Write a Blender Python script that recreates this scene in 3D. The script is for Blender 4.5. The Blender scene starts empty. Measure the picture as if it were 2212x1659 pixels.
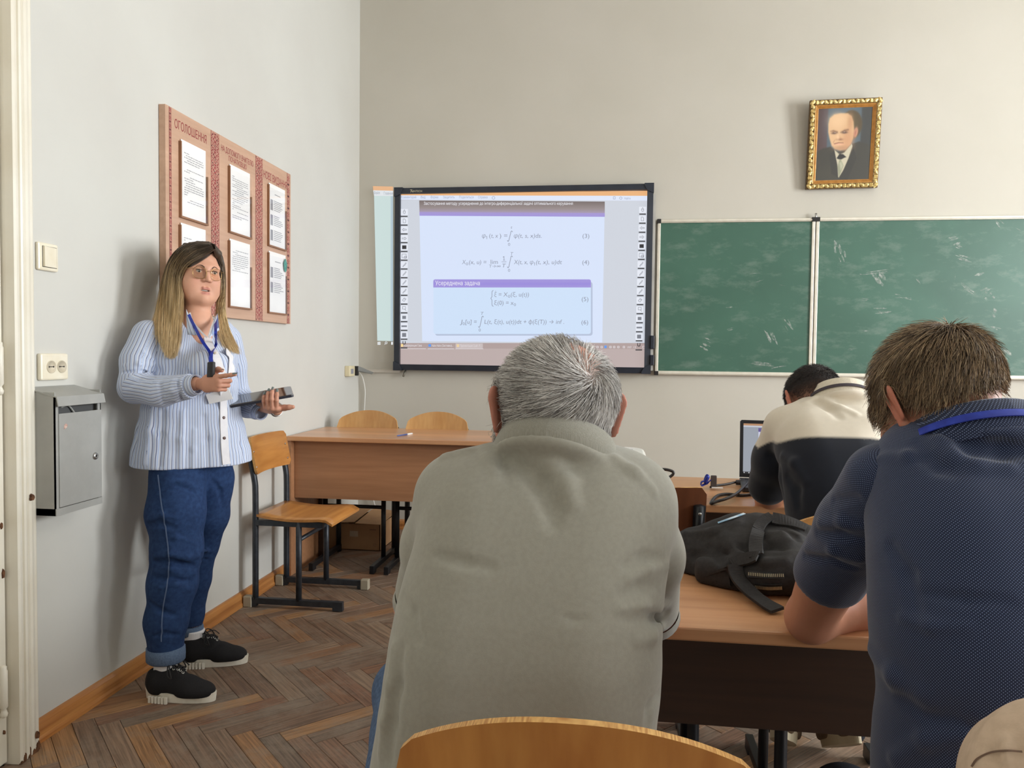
import bpy, bmesh, math, random
import numpy as np
from mathutils import Vector, Matrix
from mathutils.geometry import delaunay_2d_cdt
random.seed(7); rng = np.random.default_rng(7)
SC = bpy.context.scene
COL = SC.collection
# ---------------------------------------------------------------- camera
F_PX, YAW, PITCH, ROLL, CAM_H = 1653.35, -0.1314, -0.0371, -0.0114, 1.25
_cy, _sy, _cp, _sp = math.cos(YAW), math.sin(YAW), math.cos(PITCH), math.sin(PITCH)
_fwd = np.array([_sy*_cp, _cy*_cp, _sp]); _r = np.array([_cy, -_sy, 0.]); _d = np.cross(_fwd, _r)
_c, _s = math.cos(ROLL), math.sin(ROLL)
CAMM = np.array([_c*_r+_s*_d, -_s*_r+_c*_d, _fwd]); CAMO = np.array([0, 0, CAM_H])
cam = bpy.data.cameras.new('camera'); camo = bpy.data.objects.new('camera', cam); COL.objects.link(camo)
cam.sensor_width = 36.0; cam.lens = F_PX/2212*36.0; cam.clip_start = 0.05
_m = Matrix.Identity(4)
for i in range(3):
    _m[i][0] = CAMM[0][i]; _m[i][1] = -CAMM[1][i]; _m[i][2] = -CAMM[2][i]; _m[i][3] = CAMO[i]
camo.matrix_world = _m
SC.camera = camo
# ---------------------------------------------------------------- exposure, sky, daylight through the three windows
SC.view_settings.view_transform = 'Standard'; SC.view_settings.look = 'None'
SC.view_settings.exposure = 0.0; SC.view_settings.gamma = 1.0; SC.view_settings.use_curve_mapping = False
SC.cycles.use_denoising = True
SC.cycles.max_bounces = 10; SC.cycles.diffuse_bounces = 6; SC.cycles.transparent_max_bounces = 12
wd = bpy.data.worlds.new('world'); SC.world = wd; wd.use_nodes = True
wd.node_tree.nodes['Background'].inputs[0].default_value = (.80, .88, 1.0, 1)
wd.node_tree.nodes['Background'].inputs[1].default_value = 1.6
ROOM_X0, ROOM_X1, ROOM_Y0, ROOM_Y1, ROOM_H = -1.81, 4.9, -2.6, 5.295, 3.9
WINDOWS = [(2.85, 1.2), (0.40, 1.2), (-1.75, 1.2)]          # centre along the right wall, width
WIN_Z0, WIN_Z1 = 0.95, 3.15
WIN_POWER = [275, 105, 50]
for (yc, w), pw in zip(WINDOWS, WIN_POWER):
    l = bpy.data.lights.new('daylight', 'AREA'); l.shape = 'RECTANGLE'; l.size = WIN_Z1-WIN_Z0-.1; l.size_y = w-.1
    l.energy = pw; l.color = (.93, .97, 1.0)
    o = bpy.data.objects.new('daylight', l); COL.objects.link(o)
    o.location = (ROOM_X1+.10, yc, (WIN_Z0+WIN_Z1)/2); o.rotation_euler = (0, math.radians(90), 0)

# ---------------------------------------------------------------- helpers
def ray(px, py):
    return np.array([(px-1106)/F_PX, (py-829.5)/F_PX, 1.]) @ CAMM
def atY(px, py, y): d = ray(px, py); return CAMO+d*(y/d[1])      # a point of the photograph at its real depth in the room
def atX(px, py, x): d = ray(px, py); return CAMO+d*(x/d[0])
def atZ(px, py, z): d = ray(px, py); return CAMO+d*((z-CAM_H)/d[2])
def mpp(P): return float((np.asarray(P)-CAMO)@CAMM[2])/F_PX
def lin(c):
    c = np.array(c, float)/255.
    return np.where(c <= .04045, c/12.92, ((c+.055)/1.055)**2.4)
def rgba(c): return (*[float(v) for v in lin(c)], 1.0)

def new_obj(name, me, m=None, parent=None, loc=None):
    o = bpy.data.objects.new(name, me); COL.objects.link(o)
    if m is not None:
        for mm in (m if isinstance(m, (list, tuple)) else [m]): me.materials.append(mm)
    if parent is not None: o.parent = parent
    if loc is not None: o.location = loc
    return o
def thing(name, label, cat, loc=(0, 0, 0), rotz=0, group=None):
    o = bpy.data.objects.new(name, None); COL.objects.link(o); o.empty_display_size = .1
    o.location = loc; o.rotation_euler = (0, 0, rotz)
    return tag(o, label, cat, group)
def tag(o, label=None, cat=None, group=None, kind=None):
    if label: o['label'] = label
    if cat: o['category'] = cat
    if group: o['group'] = group
    if kind: o['kind'] = kind
    return o
def dup(root, loc, rotz, label=None):
    r = root.copy(); COL.objects.link(r); r.location = loc; r.rotation_euler = (0, 0, rotz)
    if label: r['label'] = label
    for ch in list(root.children):
        c = ch.copy(); COL.objects.link(c); c.parent = r
        for g in list(ch.children):
            d = g.copy(); COL.objects.link(d); d.parent = c
    return r

def mesh_np(name, V, Fq, smooth=True, attrs=None):
    """fast mesh from numpy: V (n,3); Fq (m,k) equal-sided faces, or a list of such arrays"""
    me = bpy.data.meshes.new(name)
    Fs = Fq if isinstance(Fq, list) else [Fq]
    Fs = [np.asarray(f, np.int32) for f in Fs if len(f)]
    V = np.asarray(V, np.float32)
    me.vertices.add(len(V)); me.vertices.foreach_set('co', V.ravel())
    loops = np.concatenate([f.ravel() for f in Fs]); tot = np.concatenate([np.full(len(f), f.shape[1], np.int32) for f in Fs])
    me.loops.add(len(loops)); me.loops.foreach_set('vertex_index', loops)
    me.polygons.add(len(tot)); st = np.concatenate([[0], np.cumsum(tot)[:-1]]).astype(np.int32)
    me.polygons.foreach_set('loop_start', st); me.polygons.foreach_set('loop_total', tot)
    me.polygons.foreach_set('use_smooth', np.full(len(tot), bool(smooth)))
    for k, a in (attrs or {}).items():
        a = np.asarray(a, np.float32)
        if a.ndim == 1: at = me.attributes.new(k, 'FLOAT', 'POINT'); at.data.foreach_set('value', a)
        elif a.shape[1] == 3: at = me.attributes.new(k, 'FLOAT_VECTOR', 'POINT'); at.data.foreach_set('vector', a.ravel())
        else: at = me.attributes.new(k, 'FLOAT_COLOR', 'POINT'); at.data.foreach_set('color', a.ravel())
    me.update(calc_edges=True); me.validate()
    return me

class MB:
    """collects shapes, builds ONE mesh"""
    def __init__(s): s.v = []; s.f = []; s.sm = []
    def add(s, V, Fc, smooth=False):
        n = len(s.v); s.v.extend([tuple(map(float, p)) for p in V])
        for f in Fc: s.f.append(tuple(i+n for i in f)); s.sm.append(smooth)
        return s
    def box(s, a, b, bev=0.0):
        x0, y0, z0 = a; x1, y1, z1 = b
        if bev <= 0:
            V = [(x, y, z) for x in (x0, x1) for y in (y0, y1) for z in (z0, z1)]
            return s.add(V, [(0, 1, 3, 2), (4, 6, 7, 5), (0, 4, 5, 1), (2, 3, 7, 6), (0, 2, 6, 4), (1, 5, 7, 3)])
        bm = bmesh.new(); bmesh.ops.create_cube(bm, size=1)
        for v in bm.verts: v.co = Vector(((x0+x1)/2+v.co.x*(x1-x0), (y0+y1)/2+v.co.y*(y1-y0), (z0+z1)/2+v.co.z*(z1-z0)))
        bmesh.ops.bevel(bm, geom=bm.edges[:], offset=bev, segments=2, affect='EDGES', profile=.5)
        return s.bm(bm)
    def bm(s, bm, M=None, smooth=False):
        bm.verts.index_update()
        V = [(M @ v.co if M else v.co) for v in bm.verts]; s.add(V, [[v.index for v in f.verts] for f in bm.faces], smooth); bm.free(); return s
    def prism(s, outline, fn0, fn1, smooth=False):
        """outline: 2-D points; fn0, fn1 map a 2-D point to the two end faces"""
        n = len(outline); V = [fn0(p) for p in outline]+[fn1(p) for p in outline]
        Fc = [tuple(range(n))[::-1], tuple(range(n, 2*n))]+[(i, (i+1) % n, (i+1) % n+n, i+n) for i in range(n)]
        return s.add(V, Fc, smooth)
    def tube(s, pts, r, n=8, cap=True, flat=None):
        pts = [np.asarray(p, float) for p in pts]; m = len(pts); rr = r if isinstance(r, (list, tuple, np.ndarray)) else [r]*m
        V = []; prev = None
        for i, p in enumerate(pts):
            t = pts[min(i+1, m-1)]-pts[max(i-1, 0)]; t = t/(np.linalg.norm(t)+1e-12)
            if prev is None:
                a = np.array([0, 0, 1.]) if abs(t[2]) < .9 else np.array([1., 0, 0]); u = np.cross(t, a)
            else: u = prev-t*(prev@t)
            u /= np.linalg.norm(u)+1e-12; prev = u; w = np.cross(t, u)
            for k in range(n):
                a = 2*math.pi*k/n; V.append(p+rr[i]*(u*math.cos(a)+w*math.sin(a)*(flat or 1)))
        Fc = [(i*n+k, i*n+(k+1) % n, (i+1)*n+(k+1) % n, (i+1)*n+k) for i in range(m-1) for k in range(n)]
        if cap: Fc += [tuple(range(n))[::-1], tuple(range((m-1)*n, m*n))]
        return s.add(V, Fc, True)
    def lathe(s, prof, M, n=20):
        """prof: (radius, height) pairs; M maps local (x,y,z) to the scene"""
        V = [M((r*math.cos(2*math.pi*k/n), r*math.sin(2*math.pi*k/n), h)) for r, h in prof for k in range(n)]; m = len(prof)
        Fc = [(i*n+k, i*n+(k+1) % n, (i+1)*n+(k+1) % n, (i+1)*n+k) for i in range(m-1) for k in range(n)]
        Fc += [tuple(range(n))[::-1], tuple(range((m-1)*n, m*n))]
        return s.add(V, Fc, True)
    def grid(s, fn, nu, nv, smooth=True):
        V = [fn(i/nu, j/nv) for i in range(nu+1) for j in range(nv+1)]
        return s.add(V, [(i*(nv+1)+j, (i+1)*(nv+1)+j, (i+1)*(nv+1)+j+1, i*(nv+1)+j+1) for i in range(nu) for j in range(nv)], smooth)
    def build(s, name, m=None, parent=None, loc=None):
        me = bpy.data.meshes.new(name); me.from_pydata(s.v, [], s.f)
        me.polygons.foreach_set('use_smooth', s.sm); me.update()
        bm = bmesh.new(); bm.from_mesh(me); bmesh.ops.recalc_face_normals(bm, faces=bm.faces[:]); bm.to_mesh(me); bm.free()
        return new_obj(name, me, m, parent, loc)

def smooth_path(pts, n=8):
    pts = [np.asarray(p, float) for p in pts]; P = [2*pts[0]-pts[1]]+pts+[2*pts[-1]-pts[-2]]; out = []
    for i in range(1, len(P)-2):
        for k in range(n):
            t = k/n; a, b, c, d = P[i-1], P[i], P[i+1], P[i+2]
            out.append(.5*((2*b)+(-a+c)*t+(2*a-5*b+4*c-d)*t*t+(-a+3*b-3*c+d)*t**3))
    out.append(pts[-1]); return out

# ---------------------------------------------------------------- materials
def mat(name, c, rough=.6, spec=.5, metal=0., c2=None, scale=8., detail=4., bump=0., bscale=None, stretch=None, coat=0., amt=(.35, .65), sheen=0., sss=0.):
    m = bpy.data.materials.new(name); m.use_nodes = True; nt = m.node_tree; N = nt.nodes; L = nt.links; b = N['Principled BSDF']
    b.inputs['Roughness'].default_value = rough; b.inputs['Metallic'].default_value = metal
    b.inputs['Specular IOR Level'].default_value = spec; b.inputs['Coat Weight'].default_value = coat
    if sheen: b.inputs['Sheen Weight'].default_value = sheen; b.inputs['Sheen Roughness'].default_value = .5
    if sss: b.inputs['Subsurface Weight'].default_value = sss; b.inputs['Subsurface Radius'].default_value = (.012, .005, .003); b.inputs['Subsurface Scale'].default_value = .5
    tc = N.new('ShaderNodeTexCoord'); mp = N.new('ShaderNodeMapping'); L.new(tc.outputs['Object'], mp.inputs[0])
    if stretch: mp.inputs['Scale'].default_value = stretch
    nz = N.new('ShaderNodeTexNoise'); nz.inputs['Scale'].default_value = scale; nz.inputs['Detail'].default_value = detail; L.new(mp.outputs[0], nz.inputs[0])
    if c2 is None: c2 = tuple(min(255, v*.93) for v in c)
    r = N.new('ShaderNodeValToRGB'); r.color_ramp.elements[0].position = amt[0]; r.color_ramp.elements[1].position = amt[1]
    r.color_ramp.elements[0].color = rgba(c2); r.color_ramp.elements[1].color = rgba(c); L.new(nz.outputs['Fac'], r.inputs[0])
    L.new(r.outputs[0], b.inputs['Base Color'])
    if bump:
        n2 = nz
        if bscale: n2 = N.new('ShaderNodeTexNoise'); n2.inputs['Scale'].default_value = bscale; n2.inputs['Detail'].default_value = 3; L.new(mp.outputs[0], n2.inputs[0])
        bp = N.new('ShaderNodeBump'); bp.inputs['Strength'].default_value = bump; bp.inputs['Distance'].default_value = .002
        L.new(n2.outputs['Fac'], bp.inputs['Height']); L.new(bp.outputs[0], b.inputs['Normal'])
    return m
def wood(name, c, c2, axis='X', fine=60., rough=.4, coat=.0, big=1.5):
    st = {'X': (.06, 1, 1), 'Y': (1, .06, 1), 'Z': (1, 1, .06)}[axis]
    m = mat(name, c, rough, .5, 0, c2, fine, 6., .08, None, st, coat, (.30, .72))
    nt = m.node_tree; N = nt.nodes; L = nt.links; b = N['Principled BSDF']
    mp = next(n for n in N if n.type == 'MAPPING'); ramp = next(n for n in N if n.type == 'VALTORGB')
    n2 = N.new('ShaderNodeTexNoise'); n2.inputs['Scale'].default_value = big*4; n2.inputs['Detail'].default_value = 3; n2.inputs['Distortion'].default_value = .6; L.new(mp.outputs[0], n2.inputs[0])
    mx = N.new('ShaderNodeMix'); mx.data_type = 'RGBA'; mx.blend_type = 'MULTIPLY'; mx.inputs[0].default_value = .6
    r2 = N.new('ShaderNodeValToRGB'); r2.color_ramp.elements[0].color = (.72, .68, .64, 1); r2.color_ramp.elements[1].color = (1.06, 1.04, 1.0, 1)
    r2.color_ramp.elements[0].position = .35; r2.color_ramp.elements[1].position = .65
    L.new(n2.outputs['Fac'], r2.inputs[0]); L.new(ramp.outputs[0], mx.inputs['A']); L.new(r2.outputs[0], mx.inputs['B']); L.new(mx.outputs['Result'], b.inputs['Base Color'])
    return m
def attr_mat(name, attr='Col', rough=.6, spec=.4, sss=0., bump=0., bscale=200., noise=0.0, nscale=40., sheen=0.):
    """colour read from the mesh's own colour attribute, with a fine noise over it"""
    m = bpy.data.materials.new(name); m.use_nodes = True; nt = m.node_tree; N = nt.nodes; L = nt.links; b = N['Principled BSDF']
    b.inputs['Roughness'].default_value = rough; b.inputs['Specular IOR Level'].default_value = spec
    if sss: b.inputs['Subsurface Weight'].default_value = sss; b.inputs['Subsurface Radius'].default_value = (.012, .005, .003); b.inputs['Subsurface Scale'].default_value = .4
    if sheen: b.inputs['Sheen Weight'].default_value = sheen
    a = N.new('ShaderNodeAttribute'); a.attribute_name = attr
    tc = N.new('ShaderNodeTexCoord'); nz = N.new('ShaderNodeTexNoise'); nz.inputs['Scale'].default_value = nscale; nz.inputs['Detail'].default_value = 4; L.new(tc.outputs['Object'], nz.inputs[0])
    hs = N.new('ShaderNodeHueSaturation'); mr = N.new('ShaderNodeMapRange'); mr.inputs[3].default_value = 1-noise; mr.inputs[4].default_value = 1+noise
    L.new(nz.outputs['Fac'], mr.inputs[0]); L.new(mr.outputs[0], hs.inputs['Value']); L.new(a.outputs['Color'], hs.inputs['Color']); L.new(hs.outputs[0], b.inputs['Base Color'])
    if bump:
        n2 = N.new('ShaderNodeTexNoise'); n2.inputs['Scale'].default_value = bscale; L.new(tc.outputs['Object'], n2.inputs[0])
        bp = N.new('ShaderNodeBump'); bp.inputs['Strength'].default_value = bump; bp.inputs['Distance'].default_value = .001; L.new(n2.outputs['Fac'], bp.inputs['Height']); L.new(bp.outputs[0], b.inputs['Normal'])
    return m
def glow(name, c, k=1.0, base=.02):
    m = bpy.data.materials.new(name); m.use_nodes = True; b = m.node_tree.nodes['Principled BSDF']
    b.inputs['Base Color'].default_value = (base, base, base, 1); b.inputs['Roughness'].default_value = .6
    b.inputs['Emission Color'].default_value = rgba(c); b.inputs['Emission Strength'].default_value = k
    return m
def clear(name, tint=(1, 1, 1), gloss=.06):
    m = bpy.data.materials.new(name); m.use_nodes = True; nt = m.node_tree; N = nt.nodes; L = nt.links; out = N['Material Output']
    for n in list(N):
        if n != out: N.remove(n)
    t = N.new('ShaderNodeBsdfTransparent'); t.inputs[0].default_value = (*tint, 1); g = N.new('ShaderNodeBsdfGlossy'); g.inputs['Roughness'].default_value = .03
    fr = N.new('ShaderNodeFresnel'); fr.inputs[0].default_value = 1.48; mx = N.new('ShaderNodeMixShader'); L.new(fr.outputs[0], mx.inputs[0]); L.new(t.outputs[0], mx.inputs[1]); L.new(g.outputs[0], mx.inputs[2]); L.new(mx.outputs[0], out.inputs[0])
    return m

# ---------------------------------------------------------------- flat print: lettering and line work on a plane
class Flat:
    """2-D drawing on a plane fn(u, v, lift) -> point; everything drawn in one colour becomes one mesh"""
    def __init__(s, fn, vs=1): s.fn = fn; s.mb = MB(); s.lift = .0; s.vs = vs
    def poly(s, pts): s.mb.add([s.fn(u, v, s.lift) for u, v in pts], [tuple(range(len(pts)))]); return s
    def rect(s, u0, v0, u1, v1): return s.poly([(u0, v0), (u1, v0), (u1, v1), (u0, v1)])
    def rrect(s, u0, v0, u1, v1, r):
        p = []
        for cx, cy, a0 in ((u1-r, v1-r, 0), (u0+r, v1-r, 90), (u0+r, v0+r, 180), (u1-r, v0+r, 270)):
            for k in range(5): a = math.radians(a0+k*22.5); p.append((cx+r*math.cos(a), cy+r*math.sin(a)))
        return s.poly(p)
    def line(s, pts, w, close=False):
        pts = [np.array(p, float) for p in pts]+([np.array(pts[0], float)] if close else [])
        for a, b in zip(pts, pts[1:]):
            d = b-a; L = np.linalg.norm(d)
            if L < 1e-9: continue
            n = np.array([-d[1], d[0]])/L*w/2; e = d/L*w*.3; s.poly([a-e+n, a-e-n, b+e-n, b+e+n])
        return s
    def text(s, body, u, v, size, align='LEFT', shear=0., bold=0., sx=1., fit=None):
        c = bpy.data.curves.new('t', 'FONT'); c.body = body; c.size = 1; c.align_x = align; c.shear = shear; c.offset = bold; c.resolution_u = 3; c.fill_mode = 'NONE'
        o = bpy.data.objects.new('t', c); me = o.to_mesh(); co = np.array([p.co[:2] for p in me.vertices]).reshape(-1, 2)
        nx = {}
        for e in me.edges: nx.setdefault(e.vertices[0], []).append(e.vertices[1]); nx.setdefault(e.vertices[1], []).append(e.vertices[0])
        loops, seen = [], set()
        for v0 in sorted(nx):
            if v0 in seen: continue
            lp = [v0]; seen.add(v0); cur = v0
            while True:
                q = [w for w in sorted(nx[cur]) if w not in seen]
                if not q: break
                cur = q[0]; seen.add(cur); lp.append(cur)
            if len(lp) > 2: loops.append(co[lp])
        o.to_mesh_clear(); bpy.data.objects.remove(o); bpy.data.curves.remove(c)
        if not loops: return s
        x0 = min(float(P[:, 0].min()) for P in loops); x1 = max(float(P[:, 0].max()) for P in loops); k = (fit/(x1-x0)/size) if fit else 1.; xo = x0 if fit else 0.
        # outlines that overlap are one stroke: keep every triangle that the outlines wind round (non-zero rule)
        loops.sort(key=lambda P: P[:, 0].min()); groups = []; hi = -9e9
        for P in loops:
            if P[:, 0].min() > hi: groups.append([]); hi = -9e9
            groups[-1].append(P); hi = max(hi, P[:, 0].max())
        for g in groups:
            pts = np.concatenate(g); ed = []; n0 = 0
            for P in g: ed += [(n0+i, n0+(i+1) % len(P)) for i in range(len(P))]; n0 += len(P)
            vo, _, fo = delaunay_2d_cdt([Vector((float(a), float(b))) for a, b in pts], ed, [], 0, 1e-6)[:3]
            vo = np.array([tuple(v) for v in vo]); A = np.concatenate(g); B = np.concatenate([np.roll(P, -1, 0) for P in g]); keep = []
            for t in fo:
                c = vo[list(t)].mean(0); up = (A[:, 1] <= c[1]) & (B[:, 1] > c[1]); dn = (B[:, 1] <= c[1]) & (A[:, 1] > c[1]); cr = (B[:, 0]-A[:, 0])*(c[1]-A[:, 1])-(c[0]-A[:, 0])*(B[:, 1]-A[:, 1])
                if int((up & (cr > 0)).sum())-int((dn & (cr < 0)).sum()) != 0: keep.append(tuple(t))
            if keep: s.mb.add([s.fn(u+(float(a)-xo)*k*size*sx, v+s.vs*float(b)*size, s.lift) for a, b in vo], keep)
        return s
    def build(s, name, m, parent=None, stuff=False):
        o = s.mb.build(name, m, parent)
        if stuff: o['kind'] = 'stuff'
        return o
# ---------------------------------------------------------------- organic shapes: blended distance fields -> one closed surface
class Sdf:
    def __init__(s): s.p = []; s.R = np.eye(3); s.t = np.zeros(3); s.S = 1.0
    def frame(s, R=None, t=None, scale=1.0): s.R = np.eye(3) if R is None else np.asarray(R, float); s.t = np.zeros(3) if t is None else np.asarray(t, float); s.S = scale; return s
    def _w(s, p): return s.t+s.S*(np.asarray(p, float)@s.R)          # rows of R are the local axes
    def cone(s, a, b, ra, rb=None, k=.02, sub=False, flat=None):
        rb = ra if rb is None else rb; fl = None if flat is None else (np.asarray(flat[0], float)@s.R, flat[1])
        s.p.append(('c', s._w(a), s._w(b), ra*s.S, rb*s.S, k*s.S, sub, fl)); return s
    def chain(s, pts, rs, k=.02, sub=False, flat=None):
        if not isinstance(rs, (list, tuple, np.ndarray)): rs = [rs]*len(pts)
        for i in range(len(pts)-1): s.cone(pts[i], pts[i+1], rs[i], rs[i+1], k, sub, flat)
        return s
    def ell(s, c, r, k=.02, R=None, sub=False):
        Rl = np.eye(3) if R is None else np.asarray(R, float)
        s.p.append(('e', s._w(c), np.asarray(r, float)*s.S, Rl@s.R, k*s.S, sub)); return s
    def half(s, pt, n, k=.005, keep=True):
        """cut away the side the normal points to"""
        n = np.asarray(n, float)@s.R; n = n/np.linalg.norm(n); s.p.append(('h', s._w(pt), n, k)); return s
    def __call__(s, P):
        P = np.asarray(P, np.float32); d = np.full(len(P), 9., np.float32)
        for q in s.p:
            if q[0] == 'c':
                _, a, b, ra, rb, k, sub, fl = q; ba = (b-a).astype(np.float32); pa = P-a.astype(np.float32); t = np.clip(pa@ba/max(float(ba@ba), 1e-12), 0, 1)
                v = pa-t[:, None]*ba
                if fl is not None: n = fl[0].astype(np.float32); v = v+np.outer(v@n, n)*(1/fl[1]-1)
                e = np.sqrt(np.einsum('ij,ij->i', v, v))-(ra+(rb-ra)*t)
                if fl is not None: e *= min(1., fl[1]**.5)
            elif q[0] == 'e':
                _, c, r, R, k, sub = q; l = (P-c.astype(np.float32))@R.T.astype(np.float32); r = r.astype(np.float32); k0 = np.sqrt(((l/r)**2).sum(1)); k1 = np.sqrt(((l/(r*r))**2).sum(1))+1e-9; e = k0*(k0-1)/k1
            else:
                _, c, n, k = q; e = ((P-c)@n).astype(np.float32); h = np.maximum(k-np.abs(d-e), 0)/k; d = np.maximum(d, e)+h*h*k*.25; continue
            if sub: h = np.maximum(k-np.abs(d+e), 0)/k; d = np.maximum(d, -e)+h*h*k*.25
            else: h = np.maximum(k-np.abs(d-e), 0)/k; d = np.minimum(d, e)-h*h*k*.25
        return d
    def grad(s, P, h=.0015):
        g = np.stack([s(P+np.array(o)*h)-s(P-np.array(o)*h) for o in np.eye(3)], 1); return g/(np.linalg.norm(g, axis=1, keepdims=True)+1e-9)
    def bounds(s, m=.02):
        lo = np.full(3, 9e9); hi = -lo
        for q in s.p:
            if q[0] == 'c' and not q[6]: r = max(q[3], q[4])*(1.0 if q[7] is None else max(1, q[7][1])); a = np.minimum(q[1], q[2])-r; b = np.maximum(q[1], q[2])+r
            elif q[0] == 'e' and not q[5]: a, b = q[1]-q[2].max(), q[1]+q[2].max()
            else: continue
            lo = np.minimum(lo, a); hi = np.maximum(hi, b)
        return lo-m, hi+m
    def mesh(s, h, lo=None, hi=None, relax=2, B=6, field=None):
        f = field or s
        l0, h0 = s.bounds(); lo = l0 if lo is None else np.maximum(lo, l0); hi = h0 if hi is None else np.minimum(hi, h0)
        nb = np.maximum(1, np.ceil((hi-lo)/(h*B)).astype(int)); n = nb*B
        cc = np.stack(np.meshgrid(*[lo[i]+(np.arange(nb[i])*B+(B-1)/2)*h for i in range(3)], indexing='ij'), -1).reshape(-1, 3)
        dc = f(cc); act = np.abs(dc) < h*B*1.05+.008; V = np.repeat(np.repeat(np.repeat(dc.reshape(nb), B, 0), B, 1), B, 2).astype(np.float32)
        off = np.stack(np.meshgrid(*[np.arange(B)]*3, indexing='ij'), -1).reshape(-1, 3)
        bi = np.argwhere(act.reshape(nb)); ijk = (bi[:, None, :]*B+off[None]).reshape(-1, 3)
        V[ijk[:, 0], ijk[:, 1], ijk[:, 2]] = f(lo+ijk*h)
        ins = V < 0; c8 = [(a, b, c) for a in (0, 1) for b in (0, 1) for c in (0, 1)]
        sl = lambda A, o: A[o[0]:A.shape[0]-1+o[0], o[1]:A.shape[1]-1+o[1], o[2]:A.shape[2]-1+o[2]]
        cnt = sum(sl(ins, o).astype(np.int8) for o in c8); cells = np.argwhere((cnt > 0) & (cnt < 8))
        vals = np.stack([V[cells[:, 0]+o[0], cells[:, 1]+o[1], cells[:, 2]+o[2]] for o in c8], 1)
        acc = np.zeros((len(cells), 3)); wt = np.zeros(len(cells))
        for i in range(8):
            for j in range(i+1, 8):
                if sum(abs(a-b) for a, b in zip(c8[i], c8[j])) != 1: continue
                a, b = vals[:, i], vals[:, j]; m = (a < 0) != (b < 0); t = np.where(m, a/np.where(m, a-b, 1), 0)
                acc += m[:, None]*(np.array(c8[i])+t[:, None]*(np.array(c8[j])-np.array(c8[i]))); wt += m
        X = lo+(cells+acc/wt[:, None])*h
        idx = np.full(np.array(V.shape)-1, -1, np.int32); idx[tuple(cells.T)] = np.arange(len(cells))
        Q = []
        for ax in range(3):
            a, b = [i for i in range(3) if i != ax]
            s0 = [slice(1, -1)]*3; s0[ax] = slice(0, -1); s1 = list(s0); s1[ax] = slice(1, None)
            A_, B_ = ins[tuple(s0)], ins[tuple(s1)]; e = np.argwhere(A_ != B_); fl = A_[tuple(e.T)]
            base = e+np.array([0 if i == ax else 1 for i in range(3)])
            def at(da, db): q = base.copy(); q[:, a] -= da; q[:, b] -= db; return idx[tuple(q.T)]
            q = np.stack([at(1, 1), at(0, 1), at(0, 0), at(1, 0)], 1)
            flip = fl if ax != 1 else ~fl
            q = np.where(flip[:, None], q, q[:, ::-1]); Q.append(q)
        Q = np.concatenate(Q); Q = Q[(Q >= 0).all(1)]
        for _ in range(relax):
            g = s.grad(X) if field is None else None
            if g is None: break
            X = X-g*np.clip(f(X), -h, h)[:, None]*.8
        return X, Q
    def hit(s, px, py, tmax=4.):
        """the point of this surface that a pixel of the photograph sees"""
        d = ray(px, py); d = d/np.linalg.norm(d); t = .3
        for _ in range(160):
            e = float(s((CAMO+d*t)[None])[0])
            if e < .0006: break
            t += max(e*.7, .0008)
            if t > tmax: break
        return CAMO+d*t
def fold(s, pts, r, sink=.5, sub=False, k=None):
    """a cloth fold along photographed points, laid on the surface as it stands"""
    P = [s.hit(*p) for p in pts]; P = [p for p in P if abs(float(s(p[None])[0])) < .004]; m = len(P)
    if m < 2: return
    g = s.grad(np.array(P))
    P = [p-n*(r*sink if not sub else -r*sink) for p, n in zip(P, g)]
    rr = [r*(.35+.65*math.sin(math.pi*(i+.4)/(m-.2))) for i in range(m)]
    s.chain(P, rr, k or r*1.4, sub)
def J(px, py, y): return atY(px, py, y)
def axes(f, up=(0, 0, 1)):
    """rows: left, forward, up of a head or hand looking along f"""
    f = np.asarray(f, float); f = f/np.linalg.norm(f); u = np.asarray(up, float); l = np.cross(u, f); l /= np.linalg.norm(l); u = np.cross(f, l); return np.array([l, f, u])
def join(*ms):
    """several (V, Q) surfaces as one mesh"""
    V = []; Q = []; n = 0
    for v, q in ms: V.append(v); Q.append(np.asarray(q)+n); n += len(v)
    return np.concatenate(V), np.concatenate(Q)
def strands(paths, r, tip=.25, twist=None):
    """paths (n,m,3) -> thin three-sided tapering tubes; returns V, quads, along(0..1), index"""
    n, m, _ = paths.shape; T = np.gradient(paths, axis=1); T /= np.linalg.norm(T, axis=2, keepdims=True)+1e-9
    ref = np.array([.31, .52, .79]); U = np.cross(T, ref); U /= np.linalg.norm(U, axis=2, keepdims=True)+1e-9; W = np.cross(T, U)
    tt_ = np.linspace(0, 1, m); rad = np.asarray(r).reshape(-1, 1)*(1-(1-tip)*tt_**1.6)[None]
    V = np.stack([paths+rad[..., None]*(U*math.cos(a)+W*math.sin(a)) for a in (0, 2.094, 4.189)], 2).reshape(-1, 3)
    b = (np.arange(n)[:, None]*m+np.arange(m-1)[None]).reshape(-1, 1)*3
    Q = np.concatenate([np.stack([b[:, 0]+k, b[:, 0]+(k+1) % 3, b[:, 0]+(k+1) % 3+3, b[:, 0]+k+3], 1) for k in range(3)])
    return V, Q, np.repeat(np.tile(tt_, n), 3), np.repeat(np.arange(n), m*3)
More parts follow.
